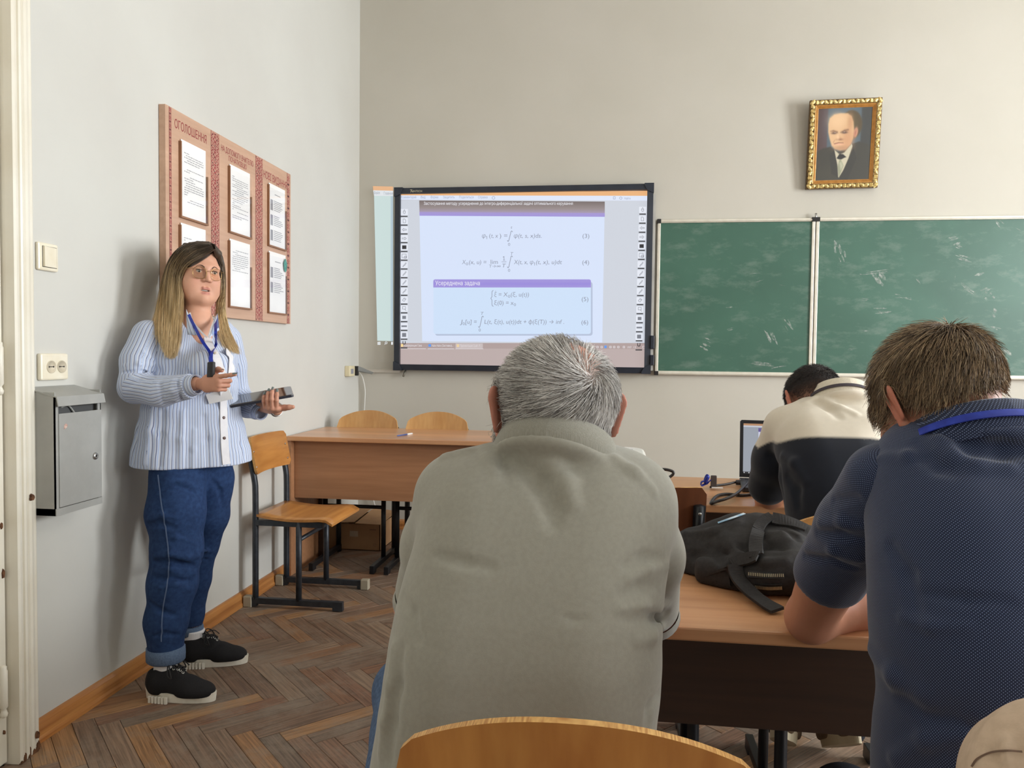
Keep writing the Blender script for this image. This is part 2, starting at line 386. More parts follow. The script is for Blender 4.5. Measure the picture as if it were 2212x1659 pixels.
def scalp_hair(f, roots, flow, length, seg, lift, rad, name, m, parent, tones, jit=.25, gap=.002, tone_noise=None):
    """short hair combed over a head field f: roots (n,3), flow(p)->direction, lift: stand-off in m at the tip"""
    P = roots.copy(); n = len(P); out = [P.copy()]; L = np.asarray(length).reshape(-1, 1)*np.ones((n, 1)); J_ = rng.normal(0, jit, (n, 3)); lf = np.asarray(lift).reshape(-1)*np.ones(n)*rng.uniform(.3, 1.2, n)
    for k in range(1, seg+1):
        g = f.grad(P); d = flow(P); d = d/(np.linalg.norm(d, axis=1, keepdims=True)+1e-9)+J_*(.5+.5*k/seg); d -= g*np.einsum('ij,ij->i', d, g)[:, None]; d /= np.linalg.norm(d, axis=1, keepdims=True)+1e-9
        P = P+d*L/seg; g = f.grad(P); want = gap+lf*(k/seg)**.9; P = P+g*(want-f(P))[:, None]; out.append(P.copy())
    V, Q, al, ix = strands(np.stack(out, 1), rad*rng.uniform(.6, 1.3, n))
    t = tones[rng.integers(0, len(tones), n)]; t = t*rng.uniform(.88, 1.12, (n, 1))
    if tone_noise is not None: t = t*tone_noise(roots)[:, None]
    c = np.concatenate([t[ix], np.ones((len(ix), 1))], 1)
    o = new_obj(name, mesh_np(name, V, Q, True, {'Col': c}), m, parent); o['kind'] = 'stuff'; return o
def fib(n):
    i = np.arange(n)+.5; z = 1-2*i/n; a = i*2.399963; r = np.sqrt(1-z*z); return np.stack([r*np.cos(a), r*np.sin(a), z], 1)
def head_field(s, R, t, sc=1., jaw=1., wf=1., ear=1.):
    """a head with face: local x left, y forward, z up, origin between the ears"""
    s.frame(R, t, sc)
    s.ell((0, -.014, .036), (.0745*wf, .094, .084), .001)
    s.ell((0, .030, -.022), (.0615*wf, .060, .084), .03)
    s.chain([(-.054*wf, .004, -.050), (-.030, .052, -.090), (0, .074, -.098), (.030, .052, -.090), (.054*wf, .004, -.050)], [.018*jaw, .020*jaw, .0195, .020*jaw, .018*jaw], .03)
    for q in (-1, 1):
        s.ell((q*.037, .056, -.036), (.030, .030, .034), .03)
        s.cone((q*.012, .083, .024), (q*.046, .066, .024), .0115, .010, .02)
        s.ell((q*.031, .094, .004), (.019, .014, .012), .012, None, True)
        xe = .0755*wf
        s.cone((q*xe, -.002, .020*ear), (q*(xe-.002), -.002, -.024*ear), .010*ear, .0075*ear, .005, flat=((q*.9, -.44, 0), .5))
        s.cone((q*(xe+.009*ear), -.014, .020*ear), (q*(xe+.004*ear), -.012, -.014*ear), .0155*ear, .0105*ear, .004, flat=((q*.80, .6, 0), .30))
    s.chain([(0, .086, .020), (0, .097, -.006), (0, .108, -.024)], [.0085, .0085, .0095], .012)
    for q in (-1, 1): s.ell((q*.0125, .0945, -.027), (.0078, .010, .0065), .006)
    return s
M_SKIN = attr_mat('skin', rough=.5, spec=.35, sss=.12, noise=.05, nscale=60, bump=.12, bscale=420)
M_HAIR = attr_mat('hair strands', rough=.45, spec=.35, noise=.08, nscale=30)
def colours(n, c): return np.concatenate([np.tile(lin(c), (n, 1)), np.ones((n, 1))], 1)
def mixc(C, mask, c, o=1.): m = np.clip(mask*o, 0, 1)[:, None]; C[:, :3] = C[:, :3]*(1-m)+lin(c)[None]*m
def hand(s, R, t, side, curls, sc=1., spread=.0, thumb=None):
    """local x towards the thumb side, y along the fingers, z out of the back of the hand; curls: bend of each finger in radians"""
    s.frame(R, t, sc)
    s.cone((.0, -.050, 0), (.0, .0, 0), .023, .024, .02, flat=((0, 0, 1), .75))
    s.cone((.018, .012, 0), (.024, .072, 0), .017, .0145, .02, flat=((0, 0, 1), .8)); s.cone((-.002, .010, 0), (.002, .076, 0), .018, .0145, .02, flat=((0, 0, 1), .8)); s.cone((-.018, .010, -.001), (-.022, .066, -.002), .016, .013, .02, flat=((0, 0, 1), .8))
    base = [(.026, .078, 0), (.008, .083, .001), (-.010, .079, 0), (-.026, .070, -.003)]; Ls = [(.040, .024, .019), (.044, .028, .020), (.040, .026, .019), (.031, .019, .016)]; rs = [.0088, .0090, .0085, .0075]
    tips = []
    for i in range(4):
        p = np.array(base[i], float); a = 0.; sp = (1.5-i)*(.05+spread); c = curls[i]; pts = [p.copy()]
        for j in range(3):
            cj = c[j] if isinstance(c, (list, tuple)) else c*(.8, 1., .7)[j]
            a += cj; d = np.array([math.sin(sp)*math.cos(a), math.cos(sp)*math.cos(a), -math.sin(a)]); p = p+d*Ls[i][j]; pts.append(p.copy())
        s.chain(pts, [rs[i]*1.08, rs[i], rs[i]*.92, rs[i]*.78], .004); tips.append((s._w(pts[-1]), s._w(pts[-2])))
    th = thumb or [(.024, .010, -.008), (.046, .034, -.020), (.054, .062, -.026), (.056, .086, -.026)]
    s.chain(th, [.016, .0125, .0105, .0085], .010); tips.append((s._w(th[-1]), s._w(th[-2])))
    return tips
def nails(tips, z, m, parent, ln=.010):
    """small lacquered nails on the finger ends; z: direction of the back of each finger"""
    mb = MB()
    for (p, q), zz_ in zip(tips, z):
        y = (p-q)/np.linalg.norm(p-q); zz_ = np.asarray(zz_, float); zz_ = zz_-y*(zz_@y); zz_ /= np.linalg.norm(zz_); x = np.cross(y, zz_)
        mb.grid(lambda a, b: p+x*(b-.5)*.0115*(1-.25*a*a)+y*((a-.45)*ln*1.5)+zz_*(.0072-.004*(2*b-1)**2-.0015*a), 6, 6)
    return mb.build('nails', m, parent)
# ================================================================ the room
M_WALL = mat('painted plaster', (208, 207, 200), .75, .3, 0, (202, 200, 193), 1.3, 5, .12, 30)
M_WALLB = mat('painted plaster of the board wall', (199, 194, 183), .8, .25, 0, (193, 188, 176), 1.1, 5, .12, 30)
M_CEIL = mat('whitewash', (238, 236, 230), .9)
T = .12
MB().box((ROOM_X0-T, ROOM_Y0-T, -.1), (ROOM_X0, ROOM_Y1+T, ROOM_H)).build('wall_left', M_WALL)['kind'] = 'structure'
MB().box((ROOM_X0, ROOM_Y1, -.1), (ROOM_X1, ROOM_Y1+T, ROOM_H)).build('wall_back', M_WALLB)['kind'] = 'structure'
MB().box((ROOM_X0, ROOM_Y0-T, -.1), (ROOM_X1, ROOM_Y0, ROOM_H)).build('wall_rear', M_WALL)['kind'] = 'structure'
MB().box((ROOM_X0-T, ROOM_Y0-T, ROOM_H), (ROOM_X1+T, ROOM_Y1+T, ROOM_H+T)).build('ceiling', M_CEIL)['kind'] = 'structure'
w = MB(); ys = ROOM_Y0-T
for yc, wd_ in sorted(WINDOWS):
    w.box((ROOM_X1, ys, -.1), (ROOM_X1+.3, yc-wd_/2, ROOM_H)); ys = yc+wd_/2
    w.box((ROOM_X1, yc-wd_/2, -.1), (ROOM_X1+.3, yc+wd_/2, WIN_Z0)); w.box((ROOM_X1, yc-wd_/2, WIN_Z1), (ROOM_X1+.3, yc+wd_/2, ROOM_H))
w.box((ROOM_X1, ys, -.1), (ROOM_X1+.3, ROOM_Y1+T, ROOM_H)); w.build('wall_right', M_WALL)['kind'] = 'structure'
M_WHITE = mat('old white gloss paint', (233, 228, 214), .35, .5, 0, (226, 219, 202), 6, 5, .2, 25)
for i, (yc, wd_) in enumerate(WINDOWS):
    f = MB(); x0, x1 = ROOM_X1+.02, ROOM_X1+.08
    for a, b in (((x0, yc-wd_/2, WIN_Z0), (x1, yc-wd_/2+.05, WIN_Z1)), ((x0, yc+wd_/2-.05, WIN_Z0), (x1, yc+wd_/2, WIN_Z1)),
                 ((x0, yc-wd_/2, WIN_Z0), (x1, yc+wd_/2, WIN_Z0+.05)), ((x0, yc-wd_/2, WIN_Z1-.05), (x1, yc+wd_/2, WIN_Z1)),
                 ((x0, yc-.03, WIN_Z0), (x1, yc+.03, WIN_Z1))):
        f.box(a, b)
    f.build('window_%d' % (i+1), M_WHITE)['kind'] = 'structure'

# ---- parquet: herringbone blocks, each block in view a piece of its own
def plank_mat():
    m = bpy.data.materials.new('worn oak parquet'); m.use_nodes = True; nt = m.node_tree; N = nt.nodes; L = nt.links; b = N['Principled BSDF']
    oi = N.new('ShaderNodeObjectInfo'); tc = N.new('ShaderNodeTexCoord'); at = N.new('ShaderNodeAttribute'); at.attribute_name = 'tone'
    ad = N.new('ShaderNodeMath'); ad.operation = 'ADD'; L.new(oi.outputs['Random'], ad.inputs[0]); L.new(at.outputs['Fac'], ad.inputs[1])
    fr = N.new('ShaderNodeMath'); fr.operation = 'FRACT'; L.new(ad.outputs[0], fr.inputs[0])
    r = N.new('ShaderNodeValToRGB'); e = r.color_ramp.elements
    e[0].color = rgba((122, 106, 92)); e[1].color = rgba((176, 136, 96))
    for p, c in ((.22, (138, 116, 98)), (.45, (124, 98, 80)), (.62, (148, 126, 106)), (.8, (134, 100, 80)), (.92, (156, 118, 84))): x = e.new(p); x.color = rgba(c)
    L.new(fr.outputs[0], r.inputs[0])
    mp = N.new('ShaderNodeMapping'); L.new(tc.outputs['Object'], mp.inputs[0]); mp.inputs['Scale'].default_value = (2.2, 55, 1)
    cb = N.new('ShaderNodeCombineXYZ'); sc = N.new('ShaderNodeMath'); sc.operation = 'MULTIPLY'; sc.inputs[1].default_value = 37; L.new(fr.outputs[0], sc.inputs[0]); L.new(sc.outputs[0], cb.inputs[0]); L.new(sc.outputs[0], cb.inputs[1]); L.new(cb.outputs[0], mp.inputs['Location'])
    n1 = N.new('ShaderNodeTexNoise'); n1.inputs['Scale'].default_value = 2.4; n1.inputs['Detail'].default_value = 7; n1.inputs['Distortion'].default_value = .8; L.new(mp.outputs[0], n1.inputs[0])
    r1 = N.new('ShaderNodeValToRGB'); r1.color_ramp.elements[0].position = .34; r1.color_ramp.elements[1].position = .68; r1.color_ramp.elements[0].color = (.42, .38, .35, 1); r1.color_ramp.elements[1].color = (1.25, 1.2, 1.15, 1); L.new(n1.outputs['Fac'], r1.inputs[0])
    mx = N.new('ShaderNodeMix'); mx.data_type = 'RGBA'; mx.blend_type = 'MULTIPLY'; mx.inputs[0].default_value = .75; L.new(r.outputs[0], mx.inputs['A']); L.new(r1.outputs[0], mx.inputs['B'])
    ge = N.new('ShaderNodeNewGeometry'); n2 = N.new('ShaderNodeTexNoise'); n2.inputs['Scale'].default_value = 5; n2.inputs['Detail'].default_value = 9; n2.inputs['Roughness'].default_value = .75; L.new(ge.outputs['Position'], n2.inputs[0])
    r2 = N.new('ShaderNodeValToRGB'); r2.color_ramp.elements[0].position = .47; r2.color_ramp.elements[1].position = .74; r2.color_ramp.elements[1].color = (.85, .85, .85, 1); L.new(n2.outputs['Fac'], r2.inputs[0])
    m2 = N.new('ShaderNodeMix'); m2.data_type = 'RGBA'; L.new(r2.outputs[0], m2.inputs[0]); L.new(mx.outputs['Result'], m2.inputs['A']); m2.inputs['B'].default_value = rgba((150, 136, 120))
    L.new(m2.outputs['Result'], b.inputs['Base Color'])
    mr = N.new('ShaderNodeMapRange'); mr.inputs[3].default_value = .42; mr.inputs[4].default_value = .7; L.new(n1.outputs['Fac'], mr.inputs[0]); L.new(mr.outputs[0], b.inputs['Roughness'])
    b.inputs['Specular IOR Level'].default_value = .35
    bp = N.new('ShaderNodeBump'); bp.inputs['Strength'].default_value = .35; bp.inputs['Distance'].default_value = .002; L.new(n1.outputs['Fac'], bp.inputs['Height']); L.new(bp.outputs[0], b.inputs['Normal'])
    return m
M_PLANK = plank_mat()
M_SUB = mat('dark joint dirt', (52, 44, 38), .9)
PW, PL = .067, .380
floor = MB().box((ROOM_X0-T, ROOM_Y0-T, -.12), (ROOM_X1+T, ROOM_Y1+T, -.004)).build('floor', M_SUB); floor['kind'] = 'structure'
_pb = MB().box((-PL/2+.0007, -PW/2+.0007, -.012), (PL/2-.0007, PW/2-.0007, 0), .0012)
_pm = _pb.build('parquet_block', M_PLANK); PLANK_ME = _pm.data; bpy.data.objects.remove(_pm)
U_, V_ = np.array([1, 1])/math.sqrt(2), np.array([1, -1])/math.sqrt(2); P0 = np.array([-1.073, 2.358])
near, rest = [], []
for i in range(-80, 90):
    for j in range(-10, 8):
        o = P0+i*PW*(U_+V_)+j*PL*(U_-V_)
        for c, ang in ((o+U_*PL/2+V_*PW/2, math.pi/4), (o+U_*PW/2+V_*(PW+PL/2), -math.pi/4)):
            if ROOM_X0-.10 < c[0] < ROOM_X1-.1 and ROOM_Y0+.1 < c[1] < ROOM_Y1+.05:
                q = (np.array([c[0], c[1], 0])-CAMO)@CAMM.T
                px = 1106+F_PX*q[0]/q[2] if q[2] > .3 else -9e9; py = 829.5+F_PX*q[1]/max(q[2], .3)
                vis = -60 < px < 2270 and py < 1750 and q[2] > .3 and (px < 900 or (1380 < px < 1900 and c[1] > 1.75 and c[1] < 3.0))
                (near if vis else rest).append((q[2], c, ang))
near.sort(key=lambda t: t[0]); rest += near[300:]; near = near[:300]
for k, (dd, c, ang) in enumerate(near):
    o = bpy.data.objects.new('parquet_block', PLANK_ME); COL.objects.link(o); o.parent = floor
    o.location = (c[0], c[1], random.uniform(-.0012, .0)); o.rotation_euler = (random.uniform(-.002, .002), 0, ang+random.choice((0, math.pi)))
Vb = np.array([v.co for v in PLANK_ME.vertices]); Fb = [np.array(p.vertices) for p in PLANK_ME.polygons]
ca = np.array([[math.cos(a), math.sin(a)] for _, _, a in rest]); C_ = np.array([c for _, c, _ in rest]); zz = rng.uniform(-.0012, 0, len(rest))
RV = np.zeros((len(rest), len(Vb), 3)); RV[..., 0] = C_[:, None, 0]+Vb[None, :, 0]*ca[:, None, 0]-Vb[None, :, 1]*ca[:, None, 1]
RV[..., 1] = C_[:, None, 1]+Vb[None, :, 0]*ca[:, None, 1]+Vb[None, :, 1]*ca[:, None, 0]; RV[..., 2] = Vb[None, :, 2]+zz[:, None]
bylen = {}
for f in Fb: bylen.setdefault(len(f), []).append(f)
FF = [(np.array(fs)[None]+(np.arange(len(rest))*len(Vb))[:, None, None]).reshape(-1, k) for k, fs in bylen.items()]
me = mesh_np('parquet_rest', RV.reshape(-1, 3), FF, False, {'tone': np.repeat(rng.random(len(rest)), len(Vb))})
o = new_obj('parquet_blocks', me, M_PLANK, floor); o['kind'] = 'stuff'

# ---- baseboards
M_PINE = wood('varnished pine', (204, 144, 82), (164, 104, 54), 'Y', 40, .32, .3)
prof = [(0, 0), (.024, 0), (.024, .012), (.020, .022), (.020, .040), (.015, .058), (.008, .068), (0, .070)]
MB().prism(prof, lambda p: (ROOM_X0+p[0], 2.155, p[1]), lambda p: (ROOM_X0+p[0], ROOM_Y1, p[1])).build('baseboard_left', M_PINE)['kind'] = 'structure'
MB().prism(prof, lambda p: (ROOM_X0, ROOM_Y1-p[0], p[1]), lambda p: (ROOM_X1, ROOM_Y1-p[0], p[1])).build('baseboard_back', M_PINE)['kind'] = 'structure'

# ---- door with moulded casing at the left edge
M_CHIP = mat('bare wood under chipped paint', (120, 82, 56), .8, .3, 0, (84, 56, 40), 60)
door = MB().box((ROOM_X0+.002, .95, .01), (ROOM_X0+.018, 2.045, 2.5)).build('door_1', M_WHITE); door['kind'] = 'structure'
cas = [(0, 2.155), (.034, 2.155), (.036, 2.150), (.036, 2.138), (.042, 2.134), (.047, 2.127), (.050, 2.117), (.049, 2.108), (.044, 2.103), (.044, 2.099), (.052, 2.096), (.054, 2.090), (.052, 2.084), (.046, 2.081), (.046, 2.076), (.055, 2.072), (.057, 2.062), (.055, 2.053), (.030, 2.050), (0, 2.050)]
MB().prism(cas, lambda p: (ROOM_X0+p[0], p[1], .0), lambda p: (ROOM_X0+p[0], p[1], 2.62)).build('door_casing', M_WHITE, door)
MB().prism([(a, 3.0-b) for a, b in cas], lambda p: (ROOM_X0+p[0], .95, 2.5+p[1]-.85), lambda p: (ROOM_X0+p[0], 2.155, 2.5+p[1]-.85)).build('door_head_casing', M_WHITE, door)
for zc in (1.205, .245):
    h = MB(); hx, hy = ROOM_X0+.032, 2.020
    Mx = lambda p, zc=zc: (hx+p[0], hy+p[1], zc+p[2])
    h.lathe([(.004, -.088), (.009, -.084), (.011, -.076), (.008, -.068), (.006, -.062), (.011, -.055), (.011, .052), (.009, .056), (.009, .066), (.003, .070)], Mx, 14)
    h.box((ROOM_X0+.014, 1.985, zc-.055), (ROOM_X0+.024, 2.022, zc+.05), .002)
    h.build('hinge', M_WHITE, door)
ch = MB()
for (px, py, sx, sy) in ((70, 1075, 6, 9), (82, 1588, 5, 9), (7, 1240, 4, 12), (3, 1136, 3, 8), (9, 1582, 3, 6)):
    c = atX(px, py, -1.755 if px > 40 else -1.79); k = mpp(c)
    pts = [(math.cos(a)*sx*k*random.uniform(.7, 1.1), math.sin(a)*sy*k*random.uniform(.75, 1.1)) for a in np.linspace(0, 6.28, 12)[:-1]]
    ch.prism(pts, lambda p: (c[0]-.004, c[1]+p[0], c[2]+p[1]), lambda p: (c[0]+.003, c[1]+p[0]*.8, c[2]+p[1]*.8))
for k in range(9):
    y0 = 2.052+k*.0115; h = random.uniform(.008, .028); xx = ROOM_X0+[.056, .056, .050, .053, .046, .05, .05, .045, .037][k]
    ch.prism([(0, 0), (.0115, 0), (.0105, h*.6), (.006, h), (.002, h*.7)], lambda p: (xx-.004, y0+p[0], p[1]), lambda p: (xx+.0015, y0+p[0], p[1]))
ch.build('paint_chips', M_CHIP, door)['kind'] = 'stuff'
# ================================================================ things on the walls
M_PLASTIC = mat('cream switch plastic', (238, 230, 210), .3, .5, 0, (232, 222, 198), 20)
M_DARK = mat('dark slot', (30, 26, 24), .7)
M_STEEL = mat('steel', (190, 190, 188), .3, .5, 1.)
# ---- light switch
XW = ROOM_X0
t = thing('light_switch', 'single cream light switch beside the door casing', 'light switch', (XW, 2.247, 1.548))
MB().box((0, -.044, -.044), (.012, .044, .044), .005).build('plate', M_PLASTIC, t)
s = MB(); s.add([(.0125, -.026, -.032), (.0125, .034, -.032), (.0125, .034, .032), (.0125, -.026, .032), (.020, -.026, -.032), (.0135, .034, -.032), (.0135, .034, .032), (.020, -.026, .032)],
                [(0, 1, 2, 3), (4, 5, 6, 7), (0, 1, 5, 4), (1, 2, 6, 5), (2, 3, 7, 6), (3, 0, 4, 7)]); s.build('rocker', M_PLASTIC, t)
MB().box((.0118, -.0275, -.0335), (.0126, .0355, .0335)).build('gap', M_DARK, t)
# ---- double socket
t = thing('wall_socket', 'cream double wall socket above the grey letterbox', 'socket', (XW, 2.266, 1.197))
b = MB().box((0, -.062, -.043), (.016, .062, .043), .006).build('plate', M_PLASTIC, t)
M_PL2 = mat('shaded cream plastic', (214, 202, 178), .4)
for s_ in (-1, 1):
    cy_ = s_*.0235+.006
    f = MB().lathe([(.0205, .0165), (.0205, .018), (.0185, .018), (.0175, .0165), (.0165, .0163)], lambda p: (p[2], cy_+p[0], p[1]), 24).build('socket_well', M_PL2, t)
    k = MB()
    for dy in (-.0095, .0095): k.lathe([(.0027, .0162), (.0027, .0172)], lambda p: (p[2], cy_+dy+p[0], p[1]), 10)
    k.box((.016, cy_-.008, -.0012), (.0168, cy_+.008, .0012)); k.build('contact_hole', M_DARK, f)
# ---- letterbox
M_GREY = mat('grey hammered paint', (172, 172, 168), .5, .5, .15, (164, 164, 160), 14, 5, .06, 200)
M_GREYD = mat('grey paint inside', (84, 84, 84), .6)
t = thing('letterbox', 'grey metal letterbox with sloping lid and small round lock', 'letterbox', (XW, 2.155, .735))
LW, LD, LH = .215, .100, .40
b = MB()
b.box((0, 0, 0), (LD, .004, LH-.015)); b.box((0, LW-.004, 0), (LD, LW, LH-.015)); b.box((0, 0, 0), (.004, LW, LH)); b.box((0, 0, 0), (LD+.003, LW, .022))
b.box((LD-.004, 0, .02), (LD, .016, LH-.03)); b.box((LD-.004, LW-.016, .02), (LD, LW, LH-.03)); b.box((LD-.03, .004, LH-.08), (LD-.028, LW-.004, LH-.02))
b.build('body', M_GREY, t)
MB().box((LD-.020, .014, .30), (LD-.016, LW-.014, LH-.03)).build('slot_back', M_GREYD, t)
lid = [(0, LH), (LD+.010, LH-.028), (LD+.016, LH-.058), (LD+.013, LH-.059), (LD+.007, LH-.031), (0, LH-.004)]
MB().prism(lid, lambda p: (p[0], -.003, p[1]), lambda p: (p[0], LW+.003, p[1])).build('lid', M_GREY, t)
d = MB().box((LD-.001, .015, .024), (LD+.004, LW-.002, .318), .0012).build('door', M_GREY, t)
MB().lathe([(.012, .004), (.012, .006), (.010, .009), (.006, .0105), (.004, .0095)], lambda p: (LD+p[2], LW-.036+p[0], .165+p[1]), 20).build('lock', M_STEEL, d)
MB().box((LD+.0098, LW-.037, .161), (LD+.0108, LW-.035, .169)).build('keyhole', M_DARK, d)
MB().prism([(0, 0), (.012, .004), (.016, .012), (.008, .018), (.001, .012)], lambda p: (LD+.0038, .035+p[0], .268+p[1]), lambda p: (LD+.0045, .035+p[0], .268+p[1])).build('sticker_scrap', mat('torn red sticker', (176, 96, 84), .6, .3, 0, (214, 190, 176), 90), d)
MB().tube(smooth_path([(LD-.018, .05, LH-.065), (LD-.012, .075, LH-.06), (LD-.010, .10, LH-.085), (LD-.012, .115, LH-.10)]), .003, 8).build('wire_loop', M_GREY, t)

# ---- notice board
XN = XW+.030; NY0, NY1, NZ0, NZ1 = 2.868, 4.060, 1.411, 2.233
M_NB = wood('beech laminate board', (208, 172, 148), (197, 160, 135), 'Y', 50, .5, .05)
M_NBE = mat('brown edge banding', (150, 108, 78), .5)
M_RED = mat('red print', (158, 60, 64), .6)
M_BLK = mat('dark print', (70, 44, 44), .6)
M_PAPER = mat('white paper', (240, 238, 236), .8, .3, 0, (234, 232, 230), 5)
M_INK = mat('printed grey text', (158, 156, 160), .8)
M_ACR = clear('acrylic pocket front')
nbt = thing('notice_board', 'beech notice board with red embroidered strips and six paper pockets', 'notice board', (0, 0, 0))
MB().box((XW+.002, NY0, NZ0), (XN, NY1, NZ1), .001).build('board', M_NB, nbt)
NB = lambda u, v, l=0: (XN+.0006+l, u, v)
def nbp(px, py): p = atX(px, py, XN); return p[1], p[2]
MOTIF_W = ["#...#.#...#", ".#.#.#.#.#.", "..#..#..#..", ".#.#.#.#.#.", "#...###...#", "..#.#.#.#..", "#.##...##.#", ".#..#.#..#.", "#...###...#", ".##..#..##.", "..#.###.#..", ".##..#..##."]
MOTIF_N = ["#.#", ".#.", "#.#", ".#.", "...", ".#.", "###", ".#.", "..."]
def strip(u0, u1, motif, name):
    base = Flat(NB); base.rect(u0, NZ0+.002, u1, NZ1-.002)
    s = base.build(name, mat('pink strip ground', (192, 146, 126), .6), nbt)
    fr = Flat(NB); fr.lift = .0004; fb = Flat(NB); fb.lift = .0004
    n = len(motif[0]); c = (u1-u0)/(n+1.2); rows = int((NZ1-NZ0-.006)/c)
    for r in range(rows):
        for k, chh in enumerate(motif[r % len(motif)]):
            if chh == '#':
                f = fb if (r*7+k*3) % 11 == 0 and len(motif[0]) > 4 or (r % 9 == 6 and len(motif[0]) < 4) else fr
                u = u0+c*(.6+k); v = NZ0+.003+r*c; f.rect(u, v, u+c*.92, v+c*.92)
    fr.rect(u0, NZ0+.002, u0+.0025, NZ1-.002); fr.rect(u1-.0025, NZ0+.002, u1, NZ1-.002)
    fr.build('stitch_pattern', M_RED, s, True); fb.build('stitch_pattern_dark', M_BLK, s, True)
strip(nbp(365, 300)[0], nbp(369.6, 300)[0], MOTIF_N, 'ornament_strip'); strip(nbp(455.8, 400)[0], nbp(473, 400)[0], MOTIF_W, 'ornament_strip')
strip(nbp(552, 450)[0], nbp(566.7, 450)[0], MOTIF_W, 'ornament_strip'); strip(nbp(620, 500)[0], nbp(625, 500)[0], MOTIF_N, 'ornament_strip')
def nbtext(body, p0, p1, h):
    tx = Flat(NB); u0, v0 = nbp(*p0); u1, _ = nbp(*p1); tx.text(body, u0, v0, h, fit=u1-u0, bold=.045); tx.build('heading', M_RED, nbt)
nbtext('ОГОЛОШЕННЯ', (377, 275), (446, 305), .050); nbtext('НА ДОПОМОГУ ВЧИТЕЛЮ', (477.5, 324), (547, 353), .036)
nbtext('ПОЧАТКІВЦЮ', (494, 347), (532.5, 362), .032); nbtext('НОВІ ВИДАННЯ', (569, 383), (619.5, 401), .052)
prng = random.Random(3)
def pocket(tl, br, kind):
    u0, v1 = nbp(*tl); u1, v0 = nbp(*br)
    b = MB(); b.box((XN, u0, v0), (XN+.012, u0+.006, v1)); b.box((XN, u1-.006, v0), (XN+.012, u1, v1-.10)); b.box((XN, u0-.0006, v0-.0006), (XN+.0126, u1+.0006, v0+.007))
    po = b.build('paper_pocket', M_NBE, nbt)
    pu0, pu1, pv0, pv1 = u0+.010, u1-.010, v0+.008, v1+.010
    MB().box((XN+.004, pu0, pv0), (XN+.0052, pu1, pv1)).build('paper_sheet', M_PAPER, po)
    f = Flat(lambda u, v, l=0: (XN+.0056, u, v)); W = pu1-pu0; v = pv1-.05; 
    if kind in (0, 1, 2):
        while v > pv0+(.16 if kind == 1 else .06):
            if prng.random() < .82:
                u = pu0+W*.12+(0 if prng.random() < .6 else W*prng.random()*.25)
                while u < pu1-W*.14:
                    w_ = prng.uniform(.008, .026); f.rect(u, v, min(u+w_, pu1-W*.1), v+.0030); u += w_+.0035
                    if prng.random() < .07: break
            v -= .0095
    else:
        f.rect(pu0+W*.35, pv1-.05, pu0+W*.7, pv1-.046); v = pv1-.08
        for k in range(3 if kind == 3 else 2):
            f.rect(pu0+W*.10, v-.055, pu0+W*.24, v)
            for q in range(6):
                f.rect(pu0+W*.30, v-.004-q*.0095, pu0+W*prng.uniform(.6, .88), v-.0005-q*.0095)
            v -= .078
    f.build('printed_lines', M_INK, po, True)
    new_obj('clear_front', mesh_np('clear_front', [(XN+.0115, u0+.004, v0+.004), (XN+.0115, u1-.004, v0+.004), (XN+.0115, u1-.004, v1-.012), (XN+.0115, u0+.004, v1-.012)], np.array([[0, 1, 2, 3]]), False), M_ACR, po)
    return pu1, pv1, po
pocket((385.3, 303.8), (445, 488), 0); pocket((385, 485), (445, 655), 2); pocket((491.6, 357.6), (540, 517.4), 0)
pocket((491.4, 519), (540, 669.6), 1); pocket((576.8, 397.5), (615.3, 543), 3); a_ = pocket((576.8, 545), (616.5, 681), 4)
MB().prism([(math.cos(a)*.020*(1+.12*math.sin(5*a)), math.sin(a)*.034*(1+.08*math.cos(4*a))) for a in np.linspace(0, 2*math.pi, 25)[:-1]],
           lambda p: (XN+.0121, a_[0]-.018+p[0], a_[1]-.055+p[1]), lambda p: (XN+.0132, a_[0]-.018+p[0], a_[1]-.055+p[1])).build('leaf_sticker', mat('green leaf sticker', (96, 160, 148), .5, .3, 0, (70, 130, 120), 60), a_[2])

# ---- interactive whiteboard with the projected slide
DB = ROOM_Y1; YB = DB-.050
M_NAVY = mat('dark navy frame plastic', (38, 44, 56), .4, .5, 0, (32, 37, 48), 10)
BX0, BX1, BZ0, BZ1 = -1.530, .246, 1.140, 2.407; FW = .040
wb = thing('interactive_whiteboard', 'wide interactive whiteboard with dark frame and projected formulas', 'whiteboard')
def frame_bar(a, b, n0, n1):
    """bar of the frame from a to b (x, z), mitred; n0/n1 inner corners"""
    m_ = MB(); ys_ = (DB-.075, DB-.03)
    pr = [a, b, n1, n0]; m_.add([(p[0], ys_[0]+(.006 if i < 2 else 0), p[1]) for i, p in enumerate(pr)]+[(p[0], ys_[1], p[1]) for p in pr], [(0, 1, 2, 3), (4, 5, 6, 7), (0, 1, 5, 4), (1, 2, 6, 5), (2, 3, 7, 6), (3, 0, 4, 7)])
    return m_.build('frame_bar', M_NAVY, wb)
o_ = [(BX0, BZ0), (BX1, BZ0), (BX1, BZ1), (BX0, BZ1)]; i_ = [(BX0+FW, BZ0+FW), (BX1-FW, BZ0+FW), (BX1-FW, BZ1-FW), (BX0+FW, BZ1-FW)]
for k in range(4): frame_bar(o_[k], o_[(k+1) % 4], i_[k], i_[(k+1) % 4])
for (cx, cz) in o_:
    sx, sz = (1 if cx < -.5 else -1), (1 if cz < 1.7 else -1)
    MB().prism([(0, 0), (.062, 0), (.062, .012), (.048, .040), (.040, .048), (.012, .062), (0, .062)], lambda p: (cx+sx*(p[0]-.003), DB-.080, cz+sz*(p[1]-.003)), lambda p: (cx+sx*(p[0]-.003), DB-.028, cz+sz*(p[1]-.003))).build('corner_cap', M_NAVY, wb)
M_SURF = mat('matt whiteboard surface', (206, 194, 190), .6, .3)
